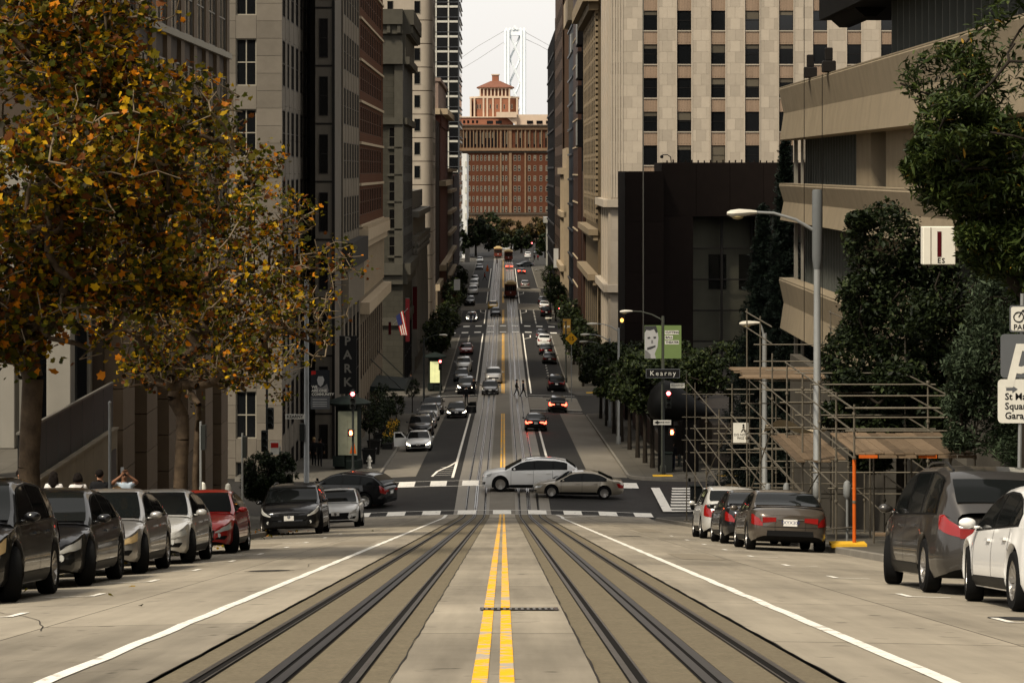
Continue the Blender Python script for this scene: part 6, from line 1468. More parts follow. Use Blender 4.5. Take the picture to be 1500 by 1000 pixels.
# parking signs at the right edge
z = 45.0; xs0 = GX(1491, z); sg = thing('parking_sign', 'grey and white parking garage signs on a post at the right edge', 'sign', (xs0, z, SW(xs0, z)))
part('post', MB().tube([(xs0, z, SW(xs0, z)), (xs0 + .08, z, EZ(430, z))], .035, 8), M_pole, sg, True)
def rboard(name, a, b, c, d, m, zz, par, r=.06):
    x0, x1, y0, y1 = GX(a, z), GX(b, z), EZ(d, z), EZ(c, z); pts = []
    for (cx, cy, t0) in ((x1 - r, y1 - r, 0), (x0 + r, y1 - r, 90), (x0 + r, y0 + r, 180), (x1 - r, y0 + r, 270)):
        pts += [(cx + r * math.cos(math.radians(t0 + 30 * k)), cy + r * math.sin(math.radians(t0 + 30 * k))) for k in range(4)]
    return part(name, MB().prism(pts, 'y', zz, zz + .015), m, par)
bk1 = rboard('bicycle_plate', 1478, 1536, 447, 486, M_grey, z - .06, sg, .04); rboard('bicycle_face', 1480, 1534, 449, 484, M_signw, z - .064, bk1, .035)
for px in (1491, 1512): part('bicycle_wheel', MB().tube([(GX(px, z) + .085 * math.cos(q), z - .068, EZ(464, z) + .085 * math.sin(q)) for q in [2 * math.pi * k / 16 for k in range(17)]], .011, 4), M_ink, bk1)
part('bicycle_frame', MB().tube([(GX(1491, z), z - .068, EZ(464, z)), (GX(1497, z), z - .068, EZ(454, z)), (GX(1508, z), z - .068, EZ(454, z)), (GX(1512, z), z - .068, EZ(464, z))], .01, 4).tube([(GX(1497, z), z - .068, EZ(454, z)), (GX(1502, z), z - .068, EZ(464, z)), (GX(1508, z), z - .068, EZ(454, z))], .01, 4), M_ink, bk1)
lettering(bk1, 'PARKING', (GX(1483.5, z), z - .067, EZ(479, z)), .13, M_ink, align='LEFT', bold=.002)
p1_ = rboard('garage_plate', 1465, 1547, 489, 553, M_grey, z - .05, sg, .07); l = lettering(p1_, 'p', (GX(1474, z), z - .053, EZ(518, z)), 1.05, M_signw, align='LEFT', bold=.02, shear=.25)
p2_ = rboard('direction_plate', 1461, 1549, 555, 619, M_signw, z - .05, sg, .07)
part('arrow', MB().prism([(GX(1473, z), EZ(571.5, z)), (GX(1482, z), EZ(571.5, z)), (GX(1482, z), EZ(575, z)), (GX(1490, z), EZ(569.5, z)), (GX(1482, z), EZ(564, z)), (GX(1482, z), EZ(567.5, z)), (GX(1473, z), EZ(567.5, z))], 'y', z - .054, z - .051), M_grey, p2_)
lettering(p2_, "St Mary's\nSquare\nGarage", (GX(1471, z), z - .053, EZ(594.5, z)), .165, M_ink, align='LEFT', bold=.003)
z = 63.0; es = thing('white_shop_sign', 'white lightbox sign with dark red letter half hidden by the right tree', 'sign', (GX(1375, z), z, EZ(388, z)))
piece('box', es, GX(1352, z), GX(1400, z), z, z + .35, EZ(388, z), EZ(332, z), mat('lightbox_white', (.66, .63, .54), .5, .06, 2), .02); piece('edge', es, GX(1363, z), GX(1364, z), z - .01, z, EZ(387, z), EZ(333, z), M_arc)
part('letter_stroke', MB().prism([(GX(1373, z), EZ(376, z)), (GX(1373, z), EZ(339, z)), (GX(1379, z), EZ(339, z)), (GX(1379, z), EZ(376, z))], 'y', z - .012, z - .001), mat('letter_maroon', (.06, .005, .007), .5, 0), es); lettering(es, 'ES', (GX(1373, z), z - .004, EZ(382, z)), .17, M_ink, align='LEFT', bold=.004, space=1.25)
# parking meters
for i, (px, z) in enumerate(((1241, 60.6), (1196, 66.3), (1152, 72.5), (1125, 77), (297, 70.5), (334, 79), (424, 103))):
    x = (1 if px > 700 else -1) * 7.85; x = GX(px, z) if abs(GX(px, z)) < 8.4 else x; g = SW(x, z)
    t = thing('parking_meter', ('parking meter beside the orange scaffold post', 'parking meter under the plank deck behind the brown-grey sedan', 'parking meter beside the dark sedan on the right', 'parking meter beside the pale hatchback on the right', 'parking meter peeking over the pale silver sedan', 'parking meter peeking over the red sedan', 'parking meter between black minivan and white hatchback')[i], 'parking meter', (x, z, g), 'parking meters along the kerbs')
    part('post', MB().tube([(x, z, g), (x, z, g + 1.1)], .03, 8), M_pole, t, True); part('head', MB().lathe([(.05, 1.08), (.09, 1.14), (.095, 1.36), (.07, 1.46), (.01, 1.5)], 10, (x, z, g)), M_pole if px > 700 else M_signw, t, True)
# ---------------------------------------------------------------- traffic signals at the first crossing
M_red_on = mat('signal_red_lit', (.8, .05, .03), .3, 0, emit=(1, .05, .05), estr=14); M_hand_on = mat('signal_hand_lit', (.8, .2, .08), .3, 0, emit=(1, .13, .04), estr=9); M_off = mat('signal_lens_off', (.02, .02, .018), .3, 0)
def signal(x, z, g, top, label, heads, ped=None, r=.07, group='traffic signals', side=0.):
    t = thing('traffic_signal', label, 'traffic signal', (x, z, g), group)
    part('post', MB().lathe([(r * 1.8, 0), (r * 1.6, .45), (r, .55), (r, top - g)], 10, (x, z, g)), M_poled, t, True)
    for (hx, hz, on) in heads:
        h = piece('signal_head', t, hx - .17, hx + .17, z - .32, z - .12, hz - .55, hz + .55, M_poled, .03)
        for k, dz in enumerate((.36, 0, -.36)):
            part('lens', MB().lathe([(.12, -.03), (.10, -.05), (.01, -.06)], 14, (hx, z - .3, hz + dz), 'y'), M_red_on if (on and k == 0) else M_off, h, True)
            part('visor', MB().loft([[(hx + .14 * math.cos(q), z - .32 - dd, hz + dz + .14 * math.sin(q)) for q in [math.pi * k2 / 8 for k2 in range(9)]] for dd in (0, .2)], False, False), M_poled, h)
        piece('bracket', t, min(hx, x), max(hx, x) + .01, z - .14, z + .0, hz + .45, hz + .5, M_poled)
    if ped:
        hx, hz = ped; h = piece('walk_signal', t, hx - .2, hx + .2, z - .3, z - .1, hz - .22, hz + .22, M_poled, .02)
        mb = MB().prism([(hx - .08, hz - .14), (hx + .05, hz - .14), (hx + .1, hz - .0), (hx + .09, hz + .03), (hx + .06, hz + .01), (hx + .05, hz + .14), (hx - .08, hz + .13), (hx - .1, hz)], 'y', z - .315, z - .305); part('hand_symbol', mb, M_hand_on, h)
    return t
z = 155.8; x = GX(517, z); signal(x, z, SW(x, z), EZ(570, z), 'left corner traffic signal with red light before the kiosk', [(x, EZ(585, z), True)], (x - .1, EZ(633, z)))
z = 157.0; x = GX(972, z); signal(x, z, SW(x, z), EZ(560, z), 'right corner traffic signal with red light under the Kearny sign', [(x + .28, EZ(584, z), True)], (x + .5, EZ(632, z)))
z = 132.5; x = GX(391, z); signal(x, z, SW(x, z) - .1, EZ(485, z), 'tall dark signal pole with unlit heads beside the granite building', [(x + .2, EZ(612, z), False), (x - .1, EZ(645, z), False)], None, .06)
x, z = spot(645, 577, .14); signal(x, z, HG(x, z) + .1, EZ(524, z), 'small traffic signal showing red beside the lit kiosk', [(x, EZ(534, z), True)], None, .06)
x, z = spot(664, 470, .14); signal(x, z, HG(x, z) + .1, EZ(432, z), 'far red traffic signal on the left of the third crossing', [(x, EZ(442, z), True)], None, .06)
x, z = spot(822, 478, .14); signal(x, z, HG(x, z) + .1, EZ(446, z), 'far red traffic signal on the right of the third crossing', [(x - .3, EZ(455, z), True)], None, .06)
x, z = spot(781, 384, .14); signal(x, z, HG(x, z) + .1, EZ(350, z), 'distant red traffic signal at the street end', [(x - .3, EZ(358, z), True)], None, .06)
# street name plates and banners
def plate(px0, px1, py0, py1, z, m, txt, tm, label, sz, par=None, name='street_sign', space=1.0, border=None, bold=.0):
    t = thing(name, label, 'sign', (GX((px0 + px1) / 2, z), z, EZ(py1, z)))
    if border: piece('border', t, GX(px0, z), GX(px1, z), z, z + .02, EZ(py1, z), EZ(py0, z), border); piece('plate', t, GX(px0 + 1, z), GX(px1 - 1, z), z - .006, z, EZ(py1 - 1, z), EZ(py0 + 1, z), m)
    else: piece('plate', t, GX(px0, z), GX(px1, z), z - .006, z + .02, EZ(py1, z), EZ(py0, z), m)
    if txt: lettering(t, txt, (GX((px0 + px1) / 2, z), z - .01, EZ((py0 + py1) / 2, z)), sz, tm, space=space, bold=bold)
    return t
plate(946, 996, 540, 553.5, 157.3, M_ink, 'Kearny', M_signw, 'dark Kearny street name sign with white letters on the right', .42, space=1.35, border=M_grey, bold=.0)
plate(418, 446, 606.5, 613.5, 133.0, M_signw, 'KEARNY', M_ink, 'white KEARNY street name sign on the left pole', .22, bold=.006)
plate(982, 1003, 561, 568, 158.5, M_signw, 'KEARNY', M_ink, 'small white street name sign half hidden by the sculpture', .2)
ow = plate(957, 983, 615, 622, 156.8, M_signw, None, None, 'white one way arrow sign under the red signal', .2); z = 156.8
part('arrow', MB().prism([(GX(958, z), EZ(618.5, z)), (GX(964, z), EZ(615.6, z)), (GX(964, z), EZ(617.2, z)), (GX(966, z), EZ(617.2, z)), (GX(966, z), EZ(619.8, z)), (GX(964, z), EZ(619.8, z)), (GX(964, z), EZ(621.4, z))], 'y', z - .012, z - .007), M_ink, ow); lettering(ow, 'ONE WAY', (GX(974, z), z - .01, EZ(618.5, z)), .14, M_ink, bold=.004)
z = 157.5; M_bgr = mat('banner_green', (.15, .21, .075), .8, .06, 2); M_bgl = mat('banner_grey', (.38, .375, .36), .8, .1, 3)
bn = thing('theater_banner', 'green street banner with a grey child portrait and theater lettering', 'banner', (GX(971, z), z, EZ(525, z)))
piece('portrait_cloth', bn, GX(944, z), GX(969, z), z - .01, z + .01, EZ(525, z), EZ(476.5, z), M_bgr); piece('text_cloth', bn, GX(973, z), GX(998, z), z - .01, z + .01, EZ(525, z), EZ(476.5, z), M_bgr)
M_hair = mat('print_dark_grey', (.045, .045, .045), .8, .1, 5); M_mid = mat('print_mid_grey', (.17, .165, .16), .8, .15, 5)
def flatp(name, pts, m, d, par=bn): return part(name, MB().prism([(GX(a, z), EZ(b, z)) for a, b in pts], 'y', z - d - .003, z - d), m, par)
flatp('portrait_face', [(944.3, 477), (960, 477), (963, 484), (964.5, 495), (963, 508), (959, 518), (961, 524.8), (944.3, 524.8)], M_bgl, .011); flatp('portrait_hair', [(944.3, 477), (961, 477), (963.5, 486), (961, 488), (958, 482), (952, 484), (947, 483), (944.3, 487)], M_hair, .015)
flatp('portrait_eye', [(948, 494), (952, 493), (953, 495.5), (949, 496.5)], M_hair, .015); flatp('portrait_eye', [(957, 493), (961, 493), (961, 495.5), (957.5, 496)], M_hair, .015); flatp('portrait_nose', [(954, 498), (956.5, 498), (957, 503), (953.5, 503)], M_mid, .015); flatp('portrait_mouth', [(948, 509), (960, 505.5), (960.5, 508), (953, 511.5), (948, 512.5)], M_hair, .015); flatp('portrait_shade', [(944.5, 512), (948, 514), (953, 519), (953, 524.6), (944.5, 524.6)], M_mid, .015)
for k, (w_, tx) in enumerate(((20.5, 'CUTTING'), (11.5, 'BALL'), (20.5, 'THEATER'))):
    y0 = 484 + 7.2 * k; flatp('text_strip', [(974, y0), (974 + w_, y0), (974 + w_, y0 + 5.6), (974, y0 + 5.6)], M_signw, .011); lettering(bn, tx, (GX(974.8, z), z - .017, EZ(y0 + 2.8, z)), .19, M_ink, align='LEFT', bold=.007)
z = 134.0; pl = thing('banner_pole', 'grey lamp pole carrying the community banner and KEARNY plate', 'pole', (GX(449, z), z, SW(-9, 131) - .2)); x = GX(449, z)
part('post', MB().lathe([(.22, 0), (.22, 1.3), (.14, 1.4), (.11, 12)], 12, (x, z, SW(-9, 131) - .2)), M_pole, pl, True); piece('signal_box', pl, x - .35, x - .12, z - .2, z + .2, EZ(645, z), EZ(620, z), M_poled)
z = 133.6; bn2 = thing('community_banner', 'dark banner with a smiling portrait reading we are one community', 'banner', (GX(469, z), z, EZ(600, z))); M_bdk = mat('banner_dark', (.02, .022, .025), .8, .05, 3)
piece('cloth', bn2, GX(455, z), GX(483, z), z - .01, z + .01, EZ(599, z), EZ(542, z), M_bdk); bn = bn2
flatp('portrait_face', [(466, 551), (473, 551), (475, 556), (473, 563), (469.5, 566), (466, 563), (464.5, 556)], M_bgl, .011, bn2); flatp('portrait_shoulder', [(459, 574), (462, 566), (468, 567), (472, 567), (479, 562), (481.5, 572), (480, 575)], M_mid, .011, bn2); flatp('red_tab', [(456, 543), (462.5, 543), (462.5, 548), (456, 549)], MATS['sign_red'], .011, bn2); flatp('lower_panel', [(455, 580), (483, 580), (483, 599), (455, 599)], M_grey, .011, bn2)
lettering(bn2, 'WE\nARE ONE\nCOMMUNITY', (GX(456.5, z), z - .02, EZ(572, z)), .19, M_signw, align='LEFT', bold=.006)
for yy in (584, 588, 591, 594): flatp('small_print', [(458, yy), (479, yy), (479, yy + 1.2), (458, yy + 1.2)], M_bgl, .015, bn2)
z = 171.0; pk_ = thing('park_sign', 'black vertical blade sign reading PARK on the left facade', 'sign', (GX(510, z), z, EZ(577, z))); piece('blade', pk_, GX(497, z), GX(522, z), z, z + .25, EZ(577, z), EZ(492, z), M_ink)
for k, ch in enumerate('PARK'): lettering(pk_, ch, (GX(509, z), z - .01, EZ(500 + 20 * k, z)), .8, mat('sign_letter_dim', (.16, .15, .13), .7, .1, 3), bold=.02)
# kiosks
M_kg = mat('kiosk_green', (.008, .012, .010), .7, .15, 3)
def kiosk(px, py, wpx, topy, label, m_ad, orange):
    x, z = spot(px, py, .14); g = HG(7.5, z) + .16; w = wpx * z / F / 2; z += w; h = EZ(topy, z) - g
    t = thing('kiosk', label, 'kiosk', (x, z, g), 'advertising kiosks on the left sidewalk')
    part('drum', MB().lathe([(w * .95, 0), (w * .95, .5), (w * .86, .6), (w * .86, h - .5), (w * .98, h - .35), (w * 1.0, h - .3)], 8, (x, z, g)), M_kg, t); part('roof', MB().lathe([(w * 1.5, h - .3), (w * 1.55, h - .2), (w * 1.2, h - .05), (w * .5, h + .15), (.02, h + .25)], 16, (x, z, g)), M_kg, t)
    for sx in (-.30, .34):
        a = part('advert', MB().box(x + sx * w - .33 * w, x + sx * w + .30 * w, z - w * .94, z - w * .88, g + .9, g + h - .7), m_ad, t)
        if orange and sx > 0: part('advert_print', MB().prism([(x + sx * w - .2 * w, g + 1.0), (x + sx * w + .25 * w, g + 1.0), (x + sx * w + .05 * w, g + 1.9)], 'y', z - w * .96, z - w * .945), M_or, a)
    piece('counter', t, x - w * .98, x - w * .2, z - w * 1.05, z - w * .9, g + .2, g + .85, M_kg); return t
kiosk(509, 688, 44, 584, 'dark round advertising kiosk behind the left traffic signal', mat('advert_pale', (.20, .20, .14), .5, .3, 1.2, emit=(.8, .85, .6), estr=.01), True)
kiosk(637, 573, 22, 519, 'far kiosk with lit yellow advert panel past the second crossing', mat('advert_lit', (.5, .5, .25), .5, .2, 2, emit=(.85, .85, .40), estr=.16), False)
# awnings, flags, hanging banners along the facades
z = 222; aw = thing('entrance_canopy', 'dark flat canopy over the sidewalk below the brick building', 'canopy', (-10, 224, 11)); part('roof', MB().prism([(-11.2, 11.5), (-11.2, 11.95), (-8.4, 11.72), (-8.2, 11.55)], 'y', 218, 230), M_kg, aw)
for zz in (218.6, 229.4): part('hanger', MB().tube([(-11.2, zz, 14.2), (-8.6, zz, 11.7)], .04, 5), M_poled, aw)
z = 268.0; fl = thing('flag', 'american flag hanging from an angled pole on the left', 'flag', (GX(590, z), z, EZ(492, z))); part('pole', MB().tube([(GX(574, z), z + 4, EZ(478, z)), (GX(597, z), z, EZ(452, z))], .035, 6), M_pole, fl)
for k in range(7): part('stripe', MB().add([(GX(580 + 1.5 * k, z), z + .05 * (k % 2), EZ(463 - 1.2 * k, z)), (GX(581.5 + 1.5 * k, z), z + .05 * ((k + 1) % 2), EZ(461.8 - 1.2 * k, z)), (GX(588.5 + 1.5 * k, z), z + .05 * ((k + 1) % 2), EZ(490, z)), (GX(587 + 1.5 * k, z), z + .05 * (k % 2), EZ(491, z))], [(0, 1, 2, 3)]), M_signw if k % 2 else MATS['sign_red'], fl)
part('canton', MB().add([(GX(580, z), z - .03, EZ(463, z)), (GX(586, z), z - .03, EZ(458, z)), (GX(589.5, z), z - .03, EZ(474, z)), (GX(583.5, z), z - .03, EZ(477, z))], [(0, 1, 2, 3)]), mat('flag_blue', (.02, .025, .08), .8, 0), fl)
M_bred = mat('banner_red', (.05, .003, .004), .8, .08, 1)
for lab, a, b, y0, y1, z in (('long red banner on the bank side wall', 604.5, 611, 420, 482, 301.8), ('red banner hanging in front of the dark cornice building', 594, 600, 437, 500, 275.4), ('small red blade sign beside the flag', 569, 573, 472, 490, 239)):
    t = thing('hanging_banner', lab, 'banner', (GX(a, z), z, EZ(y1, z)), 'red hanging banners'); piece('cloth', t, GX(a, z), GX(b, z), z - .05, z, EZ(y1, z), EZ(y0, z), M_bred); part('rod', MB().tube([(GX(a, z), z - .02, EZ(y0, z)), (GX(b, z), z - .02, EZ(y0, z))], .04, 5), M_poled, t)
def hang(name, lab, cat_, a, b, y0, y1, z, m, txt=None, sz=.5):
    t = thing(name, lab, cat_, (GX(a, z), z, EZ(y1, z))); piece('cloth', t, GX(a, z), GX(b, z), z - .02, z + .02, EZ(y1, z), EZ(y0, z), m)
    if txt: lettering(t, txt, (GX((a + b) / 2, z), z - .03, EZ((y0 + y1) / 2, z)), sz, M_signw, bold=.01)
    part('rod', MB().tube([(GX(a, z), z, EZ(y0, z) + .03), (GX(b, z), z, EZ(y0, z) + .03)], .03, 5), M_poled, t); return t
hang('street_banner', 'gold street banner above the right trees', 'banner', 824.5, 836, 467, 490, 300, mat('banner_gold', (.22, .13, .03), .8, .1, 2), 'ELM', .36)
hang('street_banner', 'red street banner far down the right sidewalk', 'banner', 816, 825, 428, 446, 430, M_bred, 'E', .9); hang('street_banner', 'pale street banner far down the left sidewalk', 'banner', 665, 674, 409, 425, 400, M_bgl); hang('street_banner', 'tall pale banner beside the brown tower', 'banner', 811, 818, 364, 392, 470, M_bgl)
hang('street_banner', 'pale banner far down the left, beyond the other', 'banner', 681, 688, 364, 384, 560, M_bgl); hang('shop_banner', 'magenta banner peeking above the right street trees', 'banner', 905, 938, 489, 499, 243, mat('banner_magenta', (.28, .01, .09), .8, .05, 2))
z = 258.0; ds = thing('diamond_sign', 'yellow diamond warning sign above the right tree row', 'sign', (GX(837, z), z, EZ(505, z))); cx_, cz_, r_ = GX(837, z), EZ(496, z), .62
part('plate', MB().prism([(cx_ - r_, cz_), (cx_, cz_ + r_), (cx_ + r_, cz_), (cx_, cz_ - r_)], 'y', z, z + .02), mat('sign_amber', (.70, .36, .02), .6, .05, 3), ds); lettering(ds, '15', (cx_, z - .01, cz_), .55, M_ink, bold=.01); part('post', MB().tube([(cx_, z + .04, SW(7.5, z)), (cx_, z + .04, cz_ + .3)], .04, 6), M_pole, ds)
x, z = spot(832, 590, .14)
wl_ = thing('wall_lantern', 'lit amber lantern on the cream building corner', 'lantern', (GX(911, 224.5), 224.5, EZ(475, 224.5))); part('globe', MB().ellipsoid((GX(911, 224.5), 224.5, EZ(469, 224.5)), (.15, .15, .18), 10, 7), mat('lantern_lit', (.8, .4, .1), .4, 0, emit=(1, .42, .08), estr=1.2), wl_, True); piece('bracket', wl_, GX(909.5, 224.5), GX(912.5, 224.5), 224.4, 226.1, EZ(482, 224.5), EZ(473, 224.5), M_poled)
fp = thing('flag_pole', 'thin tall grey pole in front of the dark banking hall', 'pole', (GX(942, 222), 222, SW(10.5, 222))); part('post', MB().tube([(GX(942, 222), 222, SW(10, 222)), (GX(942, 222), 222, EZ(-30, 222))], [.07, .05], 8), mat('pole_bronze', (.16, .15, .12), .5, .1, 1, metal=.4), fp, True)
cl = thing('roof_camera', 'small security camera on a bent arm on the banking hall roof', 'camera', (GX(984, 228), 229.5, EZ(238, 228))); part('arm', MB().tube([(GX(984, 229), 229.6, EZ(238, 228)), (GX(983, 229), 229.6, EZ(230, 228)), (GX(978, 229), 229.6, EZ(226.5, 228)), (GX(971, 229), 229.6, EZ(227, 228))], .05, 6), M_fr_dark, cl); part('dome', MB().ellipsoid((GX(970, 229), 229.6, EZ(229.5, 228)), (.16, .16, .16), 8, 6), M_fr_dark, cl)
# hydrants, bins, pots
def hydrant(px, py, label, m):
    x, z = spot(px, py, .14); g = HG(7.5, z) + .16; t = thing('fire_hydrant', label, 'hydrant', (x, z, g)); part('barrel', MB().lathe([(.16, 0), (.16, .06), (.10, .1), (.10, .55), (.13, .58), (.12, .68), (.06, .76), (.03, .82)], 12, (x, z, g)), m, t, True)
    for sx in (-1, 1): part('nozzle', MB().lathe([(.05, 0), (.05, .08)], 8, (x + sx * .1 - (.08 if sx < 0 else 0), z, g + .45), 'x'), m, t)
hydrant(995, 684, 'dark fire hydrant on the right corner beside the standing person', M_poled); hydrant(541, 686, 'pale fire hydrant beside the left kiosk', M_signw)
for lab, px, py in (('dark litter bin beside the right signal post', 977, 692), ('dark cabinet under the far end of the scaffold', 1020, 745)):
    x, z = spot(px, py, .14); g = HG(7.5, z) + .16; t = thing('litter_bin', lab, 'bin', (x, z, g)); piece('body', t, x - .32, x + .32, z - .3, z + .3, g, g + 1.15, M_poled, .04); piece('lid', t, x - .36, x + .36, z - .34, z + .34, g + 1.15, g + 1.25, M_kg, .03)
x, z = spot(584, 652, .14); x -= .6; g = SW(x, z); fb = thing('flower_planter', 'low planter with small yellow flowers by the left parked row', 'planter', (x, z, g)); piece('box', fb, x - .35, x + .35, z - 5, z + 8, g, g + .6, M_plant)
pts = np.stack([rng.uniform(x - .4, x + .4, 1600), rng.uniform(z - 5, z + 8, 1600), rng.uniform(g + .6, g + 1.1, 1600)], 1); o = leaves('foliage', pts, .14, L_row, fb); o['kind'] = 'stuff'
pts = np.stack([rng.uniform(x - .4, x + .4, 160), rng.uniform(z - 5, z + 8, 160), rng.uniform(g + 1.0, g + 1.25, 160)], 1); o = leaves('flowers', pts, .14, leaf_mat('yellow_petals', [((.6, .36, .03), 1), ((.5, .25, .02), 1)]), fb); o['kind'] = 'stuff'
# traffic cone far away
x, z = spot(714, 397); tc = thing('traffic_cone', 'orange traffic cone far down the left lane', 'cone', (x, z, HG(x, z))); part('cone', MB().lathe([(.45, 0), (.45, .08), (.32, .1), (.08, 1.5)], 12, (x, z, HG(x, z))), M_or, tc)
# ---------------------------------------------------------------- people
SKE = {}
def body_mesh(pose):
    if pose in SKE: return SKE[pose]
    J = {'pel': (0, 0, .96, .135), 'wai': (0, .0, 1.10, .125), 'che': (0, 0, 1.28, .15), 'nb': (0, .01, 1.43, .085), 'nk': (0, .0, 1.50, .052), 'hd': (0, -.015, 1.585, .088), 'hd2': (0, -.01, 1.66, .085), 'top': (0, 0, 1.715, .05)}
    E = [('pel', 'wai'), ('wai', 'che'), ('che', 'nb'), ('nb', 'nk'), ('nk', 'hd'), ('hd', 'hd2'), ('hd2', 'top')]
    st = {'walk': .26, 'stand': .03, 'photo': .05, 'run': .42}[pose]
    for s, n in ((-1, 'l'), (1, 'r')):
        f = st * s
        J['hip' + n] = (s * .085, 0, .90, .088); J['kn' + n] = (s * .095, -f * .55 - .02, .50, .060); J['an' + n] = (s * .10, -f + (.02 if f > 0 else .06 * (st > .1)), .09 + (.06 if f < 0 and st > .1 else 0), .040); J['to' + n] = (s * .115, -f - .15, .035 + (.02 if f < 0 and st > .1 else 0), .034)
        J['shd' + n] = (s * .185, .01, 1.39, .062)
        if pose == 'photo': el, wr, hn = (s * .33, -.22, 1.47), (s * .09, -.30, 1.66), (s * .05, -.33, 1.74)
        else: el, wr, hn = (s * .25, .04 + f * .35, 1.12), (s * .25, -.08 + f * .7, .90), (s * .245, -.11 + f * .75, .82)
        J['el' + n] = (*el, .043); J['wr' + n] = (*wr, .030); J['hn' + n] = (*hn, .034)
        E += [('pel', 'hip' + n), ('hip' + n, 'kn' + n), ('kn' + n, 'an' + n), ('an' + n, 'to' + n), ('che', 'shd' + n), ('shd' + n, 'el' + n), ('el' + n, 'wr' + n), ('wr' + n, 'hn' + n)]
        d = Vector(hn) - Vector(wr); d.normalize(); sd = Vector((1, 0, 0)) if abs(d.x) < .7 else Vector((0, 1, 0))
        for k in range(4):
            b_ = Vector(hn) + sd * (.024 * (k - 1.5)) + d * .03; tp = b_ + d * (.055, .07, .065, .05)[k] + Vector((0, -.02, 0)); J['f%d' % k + n] = (*b_, .010); J['g%d' % k + n] = (*tp, .008); E += [('hn' + n, 'f%d' % k + n), ('f%d' % k + n, 'g%d' % k + n)]
        b_ = Vector(hn) - d * .01 - sd * s * .04 + Vector((0, -.02, 0)); J['th' + n] = (*b_, .012); E.append(('hn' + n, 'th' + n))
    names = list(J); bm = bmesh.new(); ly = bm.verts.layers.skin.verify(); vs = {}
    for n in names:
        v = bm.verts.new(J[n][:3]); vs[n] = v; r = J[n][3] * (1.0 if n[0] in 'fgt' or n in ('hd','hd2') else 1.16); v[ly].radius = (r * (1.18 if n in ('che', 'wai', 'pel') else 1), r * (.82 if n in ('che', 'wai', 'pel') else 1)); v[ly].use_root = (n == 'pel')
    for a, b in E: bm.edges.new((vs[a], vs[b]))
    me = bpy.data.meshes.new('body'); bm.to_mesh(me); bm.free()
    o = bpy.data.objects.new('tmp_body', me); COL.objects.link(o); sk = o.modifiers.new('s', 'SKIN'); sk.use_smooth_shade = True; o.modifiers.new('d', 'SUBSURF').levels = 1
    dg = bpy.context.evaluated_depsgraph_get(); dg.update(); out = bpy.data.meshes.new_from_object(o.evaluated_get(dg)); bpy.data.objects.remove(o)
    out.materials.clear()
    for nm in ('skin_tone', 'cloth_top', 'cloth_trousers', 'shoe_leather'): out.materials.append(mat(nm, (.1, .1, .1), .8, .1, 4))
    for p in out.polygons:
        c = p.center; arm = abs(c.x) > .20 and c.z > .75 and pose != 'photo'
        if c.z < .085: i = 3
        elif c.z < .93 and not (arm and c.z < 1.0): i = 2
        elif c.z < 1.455 and c.y > -.18: i = 1
        else: i = 0
        if arm and c.z < .90: i = 0
        p.material_index = i; p.use_smooth = True
    SKE[pose] = out; return out
SKIN = [mat('skin_a', (.36, .19, .12), .6, .05, 5), mat('skin_b', (.20, .10, .06), .6, .05, 5)]
def cl_(n, c): return mat('cloth_' + n, c, .9, .12, 6)
CL = dict(black=cl_('black', (.010, .010, .011)), white=cl_('white', (.55, .53, .50)), blue=cl_('pale_blue', (.34, .40, .46)), red=cl_('red', (.30, .02, .015)), navy=cl_('navy', (.015, .018, .03)), grey=cl_('grey', (.06, .06, .06)), tan=cl_('tan', (.25, .16, .08)))
HAIR = mat('hair_black', (.008, .006, .005), .9, .2, 20, spec=.08); HAIRB = mat('hair_brown', (.05, .03, .018), .6, .2, 20)
def person(x, z, ang, pose, top, legs, label, g=None, hair='short', group=None, scale=1., skin=0, hm=None):
    g = HG(7.5, z) + .16 if g is None else g; t = thing('person', label, 'person', (x, z, g), group); t.rotation_euler = (0, 0, math.radians(ang)); t.scale = (scale,) * 3
    def put(nm, me, par=t): o = bpy.data.objects.new(nm, me); COL.objects.link(o); o.parent = par; return o
    b = put('body', body_mesh(pose))
    for i, m in enumerate((SKIN[skin], CL[top], CL[legs], CL['black'])): omat(b, i, m)
    k = ('hair', hair, (hm or HAIR).name)
    if k not in _BOX:
        mb = MB().ellipsoid((0, .02, 1.655), (.102, .112, .105), 14, 9)
        if hair == 'long': mb.loft([[(w * math.cos(q), .05 + d * math.sin(q), h) for q in [2 * math.pi * i / 12 for i in range(12)]] for w, d, h in ((.10, .075, 1.68), (.125, .075, 1.58), (.135, .07, 1.45), (.12, .06, 1.34))])
        if hair == 'bob': mb.loft([[(w * math.cos(q), .035 + d * math.sin(q), h) for q in [2 * math.pi * i / 12 for i in range(12)]] for w, d, h in ((.105, .09, 1.68), (.13, .10, 1.60), (.13, .09, 1.52))])
        _BOX[k] = mb.mesh('hair', hm or HAIR, 'all')
    put('hair' if hair != 'beanie' else 'beanie', _BOX[k])
    if 'face' not in _BOX: _BOX['face'] = MB().ellipsoid((0, -.105, 1.60), (.014, .018, .024), 6, 5).ellipsoid((-.034, -.092, 1.635), (.014, .008, .008), 6, 4, 1).ellipsoid((.034, -.092, 1.635), (.014, .008, .008), 6, 4, 1).ellipsoid((0, -.094, 1.555), (.028, .008, .008), 6, 4, 1).ellipsoid((-.092, .0, 1.61), (.014, .02, .032), 6, 4).ellipsoid((.092, .0, 1.61), (.014, .02, .032), 6, 4).mesh('face', [SKIN[0], HAIR], 'all')
    f = put('face', _BOX['face'], b); omat(f, 0, SKIN[skin]); return t
GP = 'people on the near left sidewalk'
